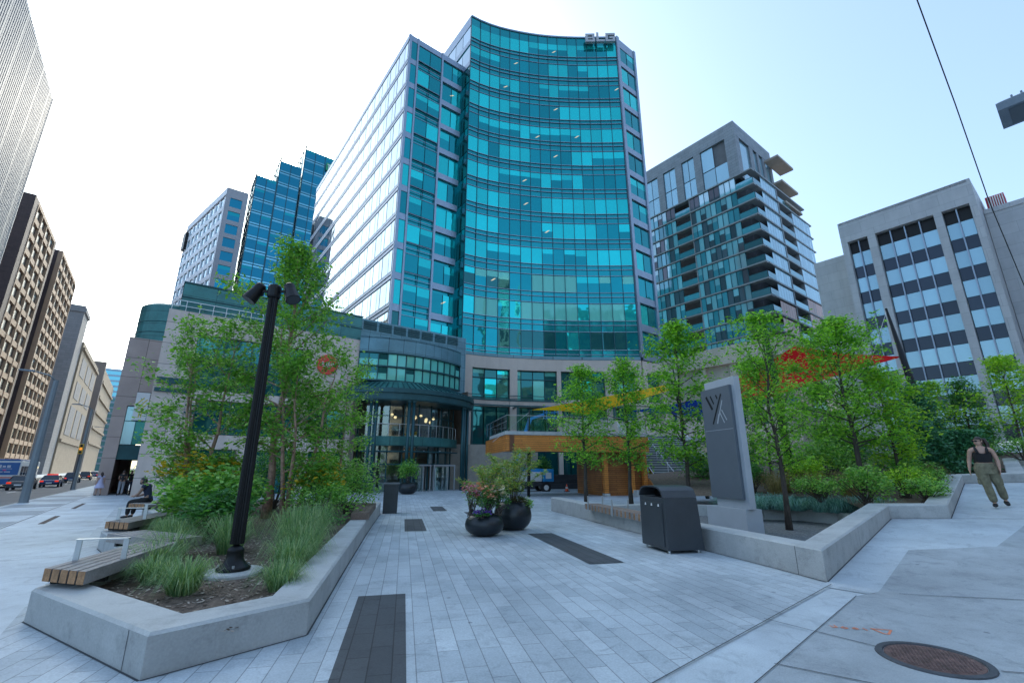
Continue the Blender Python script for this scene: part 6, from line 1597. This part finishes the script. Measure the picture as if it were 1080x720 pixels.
def person(label,loc,rz,J=None,top=None,bottom=None,shoe=None,skin=SK,hair=HB,tw=1.0,crop=False,sleeve=False,skirt=None,shorts=False,hairlong=False,ponytail=False,glasses=False,headrot=0.0,beard=False,legw=1.0,group=None,scale=1.0,fit=0.014):
    D=dict(DEF); D.update(J or {}); P={k:Vector(v) for k,v in D.items()}
    t=thing('person',label,'person',loc,rz,group); t.scale=(scale,)*3
    V=[];E=[];Rr=[];ix={}
    def add(k,p,r,par=None):
        ix[k]=len(V); V.append(Vector(p)); Rr.append(r)
        if par is not None: E.append((ix[par],ix[k]))
    add('pel',P['pel'],(.135*tw,.11*tw)); add('wai',P['wai'],(.120*tw,.095*tw),'pel'); add('che',P['che'],(.140*tw,.105*tw),'wai'); add('nkb',P['nek']-Vector((0,0,.045)),.075,'che'); add('nek',P['nek']+Vector((0,0,.03)),.052,'nkb'); add('skl',P['hed'].lerp(P['nek'],.35),.058,'nek')
    for s in 'LR':
        add('sh'+s,P['sh'+s],.062*tw,'nkb'); add('ua'+s,P['sh'+s].lerp(P['el'+s],.4),.050*tw,'sh'+s); add('el'+s,P['el'+s],.040*tw,'ua'+s); add('fa'+s,P['el'+s].lerp(P['wr'+s],.35),.040*tw,'el'+s); add('wr'+s,P['wr'+s],.026,'fa'+s); add('pa'+s,P['wr'+s].lerp(P['fi'+s],.45),(.034,.020),'wr'+s)
        add('hi'+s,P['hi'+s],.095*tw*legw,'pel'); add('th'+s,P['hi'+s].lerp(P['kn'+s],.4),.082*tw*legw,'hi'+s); add('kn'+s,P['kn'+s],.056*legw,'th'+s); add('ca'+s,P['kn'+s].lerp(P['an'+s],.35),.055*legw,'kn'+s); add('an'+s,P['an'+s],.036,'ca'+s); add('to'+s,P['to'+s],.030,'an'+s)
    mb=MB(); addgeo(mb,skin_geo(V,E,Rr,0,2),0)
    # head with face, in head-local axes then turned
    hz=Matrix.Rotation(headrot,3,'Z'); H0=P['hed']
    def hp_(x,y,z): q=hz@Vector((x,y,z)); return H0+q
    hb=MB(); n=16;k=12
    for i in range(k+1):
        a=math.pi*i/k
        for j in range(n):
            b=2*math.pi*j/n; x=math.sin(a)*math.cos(b); y=math.sin(a)*math.sin(b); z=-math.cos(a)
            jaw=1-0.26*max(0,-z)**1.3; yy=y*0.095-(0.012*max(0,-z) if y<0 else 0)
            hb.v.append(tuple(hp_(x*0.075*jaw,yy*(1 if y<0 else (1-.15*max(0,-z)))+0.0,z*0.115)))
    for i in range(k):
        for j in range(n): jj=(j+1)%n; hb.f.append((i*n+j,i*n+jj,(i+1)*n+jj,(i+1)*n+j)); hb.m.append(0)
    n0=len(mb.v); mb.v+=hb.v; mb.f+=[tuple(n0+i for i in q) for q in hb.f]; mb.m+=[0]*len(hb.f)
    nose=[hp_(0,-.088,.022),hp_(-.015,-.090,-.028),hp_(.015,-.090,-.028),hp_(0,-.118,-.022)]
    mb.face([nose[0],nose[1],nose[3]]); mb.face([nose[0],nose[3],nose[2]]); mb.face([nose[1],nose[2],nose[3]])
    for s in (-1,1): mb.ball(hp_(s*.077,.008,-.004),(.012,.02,.03),0,6,5); mb.ball(hp_(s*.030,-.084,.012),(.013,.010,.009),2,8,5)
    mb.ball(hp_(0,-.090,-.058),(.024,.010,.008),1,8,5)
    # fingers
    for s,sg in (('L',1),('R',-1)):
        w=P['wr'+s]; f=P['fi'+s]; d=(f-w).normalized(); fw=Vector((0,-1,0)); fw=(fw-d*fw.dot(d)).normalized(); sd=d.cross(fw)
        kn=w.lerp(f,.75)
        for i,(o,L) in enumerate(((-.027,.062),(-.009,.072),(.009,.067),(.026,.052))):
            b0=kn+fw*o*-1.0; cu=sd*sg*-0.0; m1=b0+d*L*.5; e1=b0+d*L*.92+(P['pel']-b0).cross(d)*0+Vector((-sg*.014,0,0))
            mb.tube([b0-d*.03,b0,m1,e1],[.010,.0095,.0085,.006],6)
        th=w.lerp(f,.25)+fw*.022; mb.tube([th,th+fw*.028+d*.03,th+fw*.030+d*.062],[.012,.010,.007],6)
    body=mb.build('body',[skin,LIP,EYE],t,local=True,smooth=True)
    # hair
    hm=MB(); 
    for i in range(7):
        a=math.pi*0.5*i/6
        for j in range(18):
            b=2*math.pi*j/18; front=max(0,-math.sin(b)); low=-0.075 if not front else 0.045
            z=0.125*math.cos(a*1.0)+ (0 if i<6 else 0); z=0.124-(0.124-low*1.0)*(i/6)**1.5
            r=math.sqrt(max(0.0,1-((z+0.0)/0.126)**2)) if z>0 else 1.0
            hm.v.append(tuple(hp_(math.cos(b)*0.084*r, math.sin(b)*0.104*r+0.006, z)))
    for i in range(6):
        for j in range(18): jj=(j+1)%18; hm.f.append((i*18+j,(i+1)*18+j,(i+1)*18+jj,i*18+jj)); hm.m.append(0)
    if ponytail: hm.tube([hp_(0,.09,.06),hp_(.02,.15,.05),hp_(.05,.17,-.06),hp_(.07,.15,-.19),hp_(.08,.12,-.27)],[.03,.042,.045,.035,.008],10)
    if hairlong: hm.tube([hp_(0,.05,.05),hp_(0,.10,-.08),hp_(0,.10,-.24)],[.075,.085,.04],10)
    hm.build('hair',hair,t,local=True,smooth=True)
    if beard:
        bm=MB(); bm.ball(hp_(0,-.055,-.072),(.056,.045,.045),0,10,8); bm.build('beard',hair,t,local=True,smooth=True)
    if glasses:
        gm=MB()
        for s in (-1,1): gm.ball(hp_(s*.034,-.098,.012),(.030,.010,.021),0,10,6); gm.bar(hp_(s*.062,-.09,.018),hp_(s*.080,.01,.015),.005,.009)
        gm.bar(hp_(-.01,-.104,.018),hp_(.01,-.104,.018),.006,.006); gm.build('sunglasses',M['black'],t,local=True,smooth=True)
    # clothes
    def cloth_of(keys,edges,grow,name,mat,extra=None,root=0):
        idx=[ix[k] for k in keys]; mp={q:i for i,q in enumerate(idx)}
        vv=[V[q].copy() for q in idx]; rr=[]
        for q in idx:
            r=Rr[q]; g=grow; rr.append((r[0]+g,r[1]+g) if hasattr(r,'__len__') else (r+g,r+g))
        ee=[(mp[ix[a]],mp[ix[b]]) for a,b in edges]
        if extra: extra(vv,rr,mp)
        c=MB(); addgeo(c,skin_geo(vv,ee,rr,root,2))
        if name=='trousers' and crop: c.lathe(P['pel'].x,P['pel'].y,[(.178*tw,P['pel'].z-.15),(.186*tw,P['pel'].z-.06),(.176*tw,P['pel'].z+.02),(.158*tw,P['pel'].z+.08),(.146*tw,P['wai'].z-.02)],24,sy=.80)
        return c.build(name,mat,t,local=True,smooth=True)
    if top:
        if crop:
            c=MB(); w_=P['wai']; x_=P['che']; rx=.148*tw
            k=18; prof=[(w_.z-.005,.955,w_),(w_.z+.06,1.0,w_.lerp(x_,.4)),(x_.z-.03,1.07,x_),(x_.z+.035,1.02,x_)]
            n0=len(c.v)
            for zz,f_,cc in prof:
                for j in range(k):
                    a_=2*math.pi*j/k; dip=0.0
                    if zz>x_.z: dip=-0.045*max(0,-math.sin(a_))*max(0,1-abs(math.cos(a_))*2.2)+0.01
                    c.v.append((cc.x+math.cos(a_)*rx*f_, cc.y+math.sin(a_)*rx*f_*.80-(0.018*max(0,-math.sin(a_)) if f_>1.01 else 0), zz+dip))
            for i in range(3):
                for j in range(k): jj=(j+1)%k; c.f.append((n0+i*k+j,n0+i*k+jj,n0+(i+1)*k+jj,n0+(i+1)*k+j)); c.m.append(0)
            for q in (-1,1): c.tube([(x_.x+q*.085,x_.y-.125*tw,x_.z+.02),(x_.x+q*.098,x_.y-.088*tw,x_.z+.11),(x_.x+q*.100,x_.y+.0,P['nek'].z+.012),(x_.x+q*.095,x_.y+.085*tw,x_.z+.09),(x_.x+q*.085,x_.y+.112*tw,x_.z+.01)],.030,8)
            c.build('top',top,t,local=True,smooth=True)
        else:
            ks=['wai','pel','che','nkb','shL','shR','uaL','uaR']; es=[('wai','pel'),('wai','che'),('che','nkb'),('nkb','shL'),('nkb','shR'),('shL','uaL'),('shR','uaR')]
            if sleeve: ks+=['elL','elR','faL','faR','wrL','wrR']; es+=[('uaL','elL'),('uaR','elR'),('elL','faL'),('elR','faR'),('faL','wrL'),('faR','wrR')]
            cloth_of(ks,es,fit,'shirt',top)
    if bottom:
        ks=['pel','hiL','hiR','thL','thR','knL','knR']; es=[('pel','hiL'),('pel','hiR'),('hiL','thL'),('hiR','thR'),('thL','knL'),('thR','knR')]
        if not shorts: ks+=['caL','caR','anL','anR']; es+=[('knL','caL'),('knR','caR'),('caL','anL'),('caR','anR')]
        def ex(vv,rr,mp):
            q=mp[ix['pel']]; vv[q]=vv[q].lerp(P['wai'],.62); rr[q]=(.128*tw+fit,.104*tw+fit)
            if not shorts:
                for s in 'LR':
                    q=mp[ix['an'+s]]; rr[q]=(.062*legw,.062*legw); vv[q]=vv[q]+Vector((0,0,.015)); q=mp[ix['ca'+s]]; rr[q]=(.078*legw,.078*legw)
        cloth_of(ks,es,fit,'trousers',bottom,ex)
    if skirt:
        c=MB(); p=P['wai']; c.lathe(p.x,p.y,[(.125,p.z+.02),(.17,p.z-.15),(.26,p.z-.36),(.32,p.z-.52)],20); c.build('skirt',skirt,t,local=True,smooth=True)
    if shoe:
        for s in 'LR':
            a=P['an'+s]; b=P['to'+s]; d=(b-a); d2=Vector((d.x,d.y,0)).normalized(); c=MB()
            g=skin_geo([a-d2*.03+Vector((0,0,-.03)),a.lerp(b,.5)+Vector((0,0,-.008)),b+d2*.03],[(0,1),(1,2)],[(.054,.054),(.054,.046),(.044,.034)],0,2); addgeo(c,g); c.build('shoe',shoe,t,local=True,smooth=True)
    return t
blk=simple('black_cloth',(0.012,0.012,0.014),0.8,var=0.2,vscale=6); olive=simple('olive_cargo_cloth',(0.18,0.165,0.105),0.85,var=0.3,vscale=9,bump=0.8,bscale=14); lil=simple('lilac_cloth',(0.50,0.48,0.66),0.8); gry=simple('grey_cloth',(0.25,0.26,0.28),0.85); nav=simple('navy_cloth',(0.02,0.03,0.06),0.85); shb=simple('black_shoe',(0.012,0.012,0.013),0.6)
wx,wy=11.72,11.70
wl=person('woman in black crop top, olive cargo trousers and sunglasses walking on the ramped pavement',(wx,wy,ramp(wx,wy)+0.012),R(-45)+R(8),
 dict(pel=(0.0,0,.93),wai=(0.0,.01,1.06),che=(0.0,.0,1.25),nek=(0.0,-.01,1.41),hed=(-.01,-.03,1.56),
 shL=(.185,.02,1.36),elL=(.255,.04,1.10),wrL=(.235,-.07,.88),fiL=(.225,-.11,.79),shR=(-.185,-.0,1.36),elR=(-.245,.06,1.10),wrR=(-.285,.02,.87),fiR=(-.29,.0,.78),
 hiL=(.10,0,.88),knL=(.17,.02,.50),anL=(.24,.24,.17),toL=(.25,.14,.055),hiR=(-.09,0,.88),knR=(-.05,-.07,.49),anR=(.0,-.06,.09),toR=(-.03,-.21,.045)),
 top=blk,bottom=olive,shoe=shb,tw=1.14,crop=True,ponytail=True,glasses=True,headrot=R(-48),legw=1.22,fit=0.016)
for k,(x,y,z) in enumerate(((-.155,-.02,.62),(.215,.03,.62))):
    mb=MB(); mb.box(x-.035,x+.035,y-.07,y+.07,z-.09,z+.06); mb.build('cargo_pocket',olive,wl,local=True,bevel=0.02)
def gp(u,d): return u
mx_,my_=-29.0,35.2
p=AB(-1.35,44.0); person('man in black shirt and grey trousers pushing a stroller into the archway passage',(p[0],p[1],base(*p)+0.005),R(37)+math.pi,None,top=blk,bottom=gry,shoe=shb,skin=SK2,group='people at the archway',J={'elL':(.22,-.06,1.16),'wrL':(.16,-.30,1.02),'fiL':(.15,-.38,1.0),'elR':(-.22,-.06,1.16),'wrR':(-.16,-.30,1.02),'fiR':(-.15,-.38,1.0)}) if False else person('man in black shirt and grey trousers pushing a stroller into the archway passage',(p[0],p[1],base(*p)+0.005),R(37)+math.pi,{'elL':(.22,-.06,1.16),'wrL':(.16,-.30,1.02),'fiL':(.15,-.38,1.0),'elR':(-.22,-.06,1.16),'wrR':(-.16,-.30,1.02),'fiR':(-.15,-.38,1.0),'knL':(.10,-.1,.5),'anL':(.10,-.12,.09),'toL':(.11,-.27,.04),'anR':(-.10,.16,.10),'toR':(-.11,.02,.045)},top=blk,bottom=gry,shoe=shb,skin=SK2,group='people at the archway')
q=AB(-1.25,44.75)
t=thing('stroller','dark stroller pushed by the man in grey trousers','stroller',(q[0],q[1],base(*q)+0.005),ANG_AB)
mb=MB(); mb.hexa([(-.22,-.3,.45),(.22,-.3,.45),(.2,.35,.35),(-.2,.35,.35),(-.24,-.35,.75),(.24,-.35,.75),(.22,.3,.55),(-.22,.3,.55)]); mb.build('seat',blk,t,local=True,bevel=0.04)
mb=MB()
for s in (-1,1): mb.tube([(s*.24,-.62,1.0),(s*.25,-.2,.5),(s*.26,.35,.12)],0.014,6); mb.tube([(s*.25,.1,.42),(s*.27,-.4,.14)],0.014,6)
mb.tube([(-.24,-.62,1.0),(.24,-.62,1.0)],0.016,6); mb.build('frame',M['char'],t,local=True)
mb=MB(); mb.lathe(0,-.1,[(.26,.75),(.25,.95),(.15,1.06),(0,1.08)],12,sy=1.1); mb.build('canopy',blk,t,local=True,smooth=True)
for s in (-1,1):
    for y in (-.42,.36): mb=MB(); mb.tube([(s*.26,y,.115),(s*.30,y,.115)],.11,12); mb.build('wheel',M['rubber'],t,local=True)
p=AB(-2.45,45.6); 
p=AB(-1.95,43.6); person('girl with long dark hair in a short pale lilac dress walking to the archway',(p[0]-.9,p[1]+.2,base(*p)+0.005),R(37)+math.pi+R(20),{'anL':(.09,-.15,.09),'toL':(.10,-.29,.045),'knL':(.09,-.12,.5),'anR':(-.09,.18,.12),'toR':(-.10,.05,.05)},top=lil,skirt=lil,shoe=shb,hairlong=True,group='people at the archway',scale=0.92)
p=AB(-0.95,46.6); person('person in dark clothes standing inside the archway passage',(p[0],p[1],base(*p)+0.005),R(37),None,top=blk,bottom=nav,shoe=shb,skin=SK2,group='people at the archway',sleeve=True)
# seated man on the far bench (seat height .52 above planter base)
person('bearded man in black sitting on the far bench looking down at his hands',(-11.92,15.75,0.02),R(-90+8),
 dict(pel=(0,.02,.58),wai=(0,-.01,.72),che=(0,-.08,.90),nek=(0,-.15,1.05),hed=(0,-.24,1.17),shL=(.17,-.10,1.01),elL=(.22,-.20,.76),wrL=(.09,-.40,.68),fiL=(.03,-.46,.70),shR=(-.17,-.10,1.01),elR=(-.22,-.20,.76),wrR=(-.09,-.40,.68),fiR=(-.03,-.46,.70),
 hiL=(.10,-.02,.55),knL=(.15,-.44,.53),anL=(.13,-.46,.10),toL=(.14,-.60,.05),hiR=(-.10,-.02,.55),knR=(-.15,-.44,.53),anR=(-.13,-.46,.10),toR=(-.14,-.60,.05)),
 top=nav,bottom=blk,shoe=shb,skin=SK2,beard=True,hair=simple('black_hair',(0.01,0.009,0.008),0.4))
# ================================================================ VEHICLES
def car(label,a,b,col,rz=0.0,suv=False,sign=False):
    x,y=AB(a,b); t=thing('parked_car' if False else 'car',label,'car',(x,y,base(x,y)-0.128),ANG_AB+rz,'cars driving away down the left street')
    pm=simple('car_paint',col,0.25,0.2,var=0.05); hgt=1.62 if suv else 1.44
    # side profile (y,z) from rear (-) to front (+)
    bodyp=[(-2.2,0.32),(-2.25,0.55),(-2.2,0.86),(-1.75,0.93),(1.0,0.92),(1.9,0.80),(2.2,0.66),(2.25,0.40),(2.2,0.28)]
    mb=MB(); n=len(bodyp); L=[]
    for s in (-1,1):
        for (yy,zz) in bodyp: w=0.88 if 0.4<zz<0.9 else 0.84; w*= (0.93 if abs(yy)>2.0 else 1); mb.v.append((s*w,yy,zz))
    mb.f.append(tuple(range(n))); mb.m.append(0); mb.f.append(tuple(reversed(range(n,2*n)))); mb.m.append(0)
    for i in range(n): j=(i+1)%n; mb.f.append((i,n+i,n+j,j)); mb.m.append(0)
    mb.build('body',pm,t,local=True,bevel=0.05)
    rr=-2.0 if suv else -1.85
    mb=MB(); mb.hexa([(-.80,rr,.90),(.80,rr,.90),(.80,1.05,.90),(-.80,1.05,.90),(-.60,rr+.55,hgt-.05),(.60,rr+.55,hgt-.05),(.60,.25,hgt-.05),(-.60,.25,hgt-.05)]); mb.build('window',M['car_glass'],t,local=True,bevel=0.03)
    mb=MB(); mb.hexa([(-.63,rr+.50,hgt-.07),(.63,rr+.50,hgt-.07),(.63,.32,hgt-.07),(-.63,.32,hgt-.07),(-.56,rr+.62,hgt),(.56,rr+.62,hgt),(.56,.2,hgt),(-.56,.2,hgt)])
    for s in (-1,1):
        mb.bar((s*.80,rr+.0,.91),(s*.61,rr+.52,hgt-.05),.06,.05); mb.bar((s*.80,1.03,.91),(s*.61,.28,hgt-.05),.06,.05); mb.bar((s*.80,-.4,.91),(s*.61,-.4,hgt-.05),.06,.05)
    mb.build('roof',pm,t,local=True)
    for s in (-1,1):
        for yy in (-1.36,1.38):
            mb=MB(); mb.tube([(s*.70,yy,.325),(s*.89,yy,.325)],.325,18); w=mb.build('wheel',M['rubber'],t,local=True)
            mb=MB(); mb.tube([(s*.885,yy,.325),(s*.905,yy,.325)],.20,14); mb.build('rim',M['alu'],w,local=True)
        mb=MB(); mb.box(s*.66-.17,s*.66+.17,-2.28,-2.18,.66,.82); mb.build('tail_light',M['red_light'],t,local=True,bevel=0.02)
        mb=MB(); mb.box(s*.66-.16,s*.66+.16,2.12,2.24,.60,.72); mb.build('headlight',M['white'],t,local=True,bevel=0.02)
        mb=MB(); mb.box(s*.93-.08,s*.93+.08,.70,.86,.92,1.04); mb.build('mirror',pm,t,local=True,bevel=0.03)
    mb=MB(); mb.box(-.26,.26,-2.285,-2.262,.48,.60); mb.build('number_plate',M['white'],t,local=True)
    mb=MB(); mb.box(-.8,.8,-2.29,-2.16,.30,.44); mb.build('bumper',M['char'],t,local=True,bevel=0.03)
    if sign: mb=MB(); mb.box(-.5,.5,-.75,-.45,hgt+.003,hgt+.13); mb.build('roof_light',M['red_light'],t,local=True,bevel=0.02)
    return t
car('dark grey car passing behind the nearer street lamp',-10.1,70,(0.05,0.05,0.055))
car('dark blue sedan in the lane beside the lamp, red lights on its roof',-9.3,82,(0.015,0.025,0.10),sign=True)
car('dark blue hatchback behind the farther lamp pole',-9.4,103,(0.015,0.03,0.09),suv=True)
car('small dark red car beyond the farther lamp pole',-9.6,125,(0.06,0.03,0.035),suv=True)
car('distant blue car last in the row of traffic',-10.0,150,(0.03,0.05,0.16))
# city bus seen from behind
x,y=AB(-13.35,80); BS=thing('city_bus','blue and white city bus with a rear advert, cut by the left edge','bus',(x,y,base(x,y)-0.128),ANG_AB)
bb_=simple('bus_blue',(0.02,0.12,0.36),0.35,var=0.08); 
mb=MB(); mb.box(-1.27,1.27,0,12,0.35,3.05); mb.build('body',M['white'],BS,local=True,bevel=0.14)
mb=MB(); mb.box(-1.18,1.18,-0.02,-0.005,1.45,2.85); mb.build('rear_advert',bb_,BS,local=True)
mb=MB(); mb.box(-1.18,1.18,-0.02,-0.004,0.42,1.02); mb.build('rear_panel',bb_,BS,local=True)
mb=MB(); mb.box(-1.18,1.18,-0.022,-0.006,1.10,1.22); mb.build('red_band',M['red_disc'],BS,local=True)
mb=MB()
for (a0,a1,z0,z1) in ((-.75,-.55,2.3,2.55),(-.45,-.3,2.25,2.6),(-.2,.05,2.3,2.5),(.15,.45,2.28,2.55),(-.7,.6,2.12,2.17),(-.6,-.1,1.75,1.85),(.0,.5,1.75,1.85)): mb.box(a0,a1,-0.03,-0.021,z0,z1)
mb.build('advert_print',simple('advert_white',(0.6,0.6,0.65),0.5),BS,local=True)
mb=MB(); mb.box(-.12,.15,-0.03,-0.0215,1.92,2.06); mb.build('advert_mark',simple('advert_magenta',(0.6,0.05,0.25),0.5),BS,local=True)
for s in (-1,1):
    mb=MB(); mb.box(s*1.08-.1,s*1.08+.1,-0.03,-0.023,1.0,1.3); mb.build('tail_light',M['red_light'],BS,local=True)
    for yy in (2.6,9.2): mb=MB(); mb.tube([(s*.95,yy,.48),(s*1.29,yy,.48)],.48,18); mb.build('wheel',M['rubber'],BS,local=True)
    for k in range(7): mb=MB(); mb.box(s*1.275-.004,s*1.275+.004,.5+k*1.6,1.9+k*1.6,1.35,2.45); mb.build('window',M['car_glass'],BS,local=True)
mb=MB(); mb.box(-1.1,1.1,.1,11.8,3.06,3.25); mb.build('roof_unit',bb_,BS,local=True,bevel=0.08)
# ================================================================ LIGHT
SUN_AZ=-28.0; SUN_EL=30.0
w=bpy.data.worlds.new('World'); scene.world=w; w.use_nodes=True
nt=w.node_tree; bg=nt.nodes['Background']; sky=nt.nodes.new('ShaderNodeTexSky'); sky.sky_type='NISHITA'; sky.sun_disc=False
sky.sun_elevation=R(SUN_EL); sky.sun_rotation=R(SUN_AZ); sky.air_density=1.0; sky.dust_density=3.5; sky.ozone_density=1.0; sky.altitude=50
hs=nt.nodes.new('ShaderNodeHueSaturation'); hs.inputs['Value'].default_value=3.0; nt.links.new(sky.outputs[0],hs.inputs['Color']); tn=nt.nodes.new('ShaderNodeMix'); tn.data_type='RGBA'; tn.blend_type='MULTIPLY'; tn.inputs[0].default_value=1.0; tn.inputs[7].default_value=(0.78,0.95,1.07,1); nt.links.new(hs.outputs[0],tn.inputs[6]); hz_=nt.nodes.new('ShaderNodeMix'); hz_.data_type='RGBA'; hz_.inputs[0].default_value=0.4; hz_.inputs[7].default_value=(4.0,5.15,6.6,1); nt.links.new(tn.outputs[2],hz_.inputs[6]); nt.links.new(hz_.outputs[2],bg.inputs[0]); bg.inputs[1].default_value=0.15
sd=bpy.data.lights.new('sun','SUN'); so=bpy.data.objects.new('sun',sd); COL.objects.link(so)
sd.energy=1.6; sd.angle=R(0.6); sd.color=(1.0,0.88,0.72)
dv=Vector((math.sin(R(SUN_AZ))*math.cos(R(SUN_EL)),math.cos(R(SUN_AZ))*math.cos(R(SUN_EL)),math.sin(R(SUN_EL))))
so.rotation_euler=dv.to_track_quat('Z','Y').to_euler(); so.location=(0,0,60)
scene.view_settings.view_transform='Standard'; scene.view_settings.look='None'; scene.view_settings.exposure=0; scene.view_settings.gamma=1
scene.cycles.max_bounces=6; scene.cycles.transparent_max_bounces=12; scene.cycles.diffuse_bounces=3; scene.cycles.glossy_bounces=3
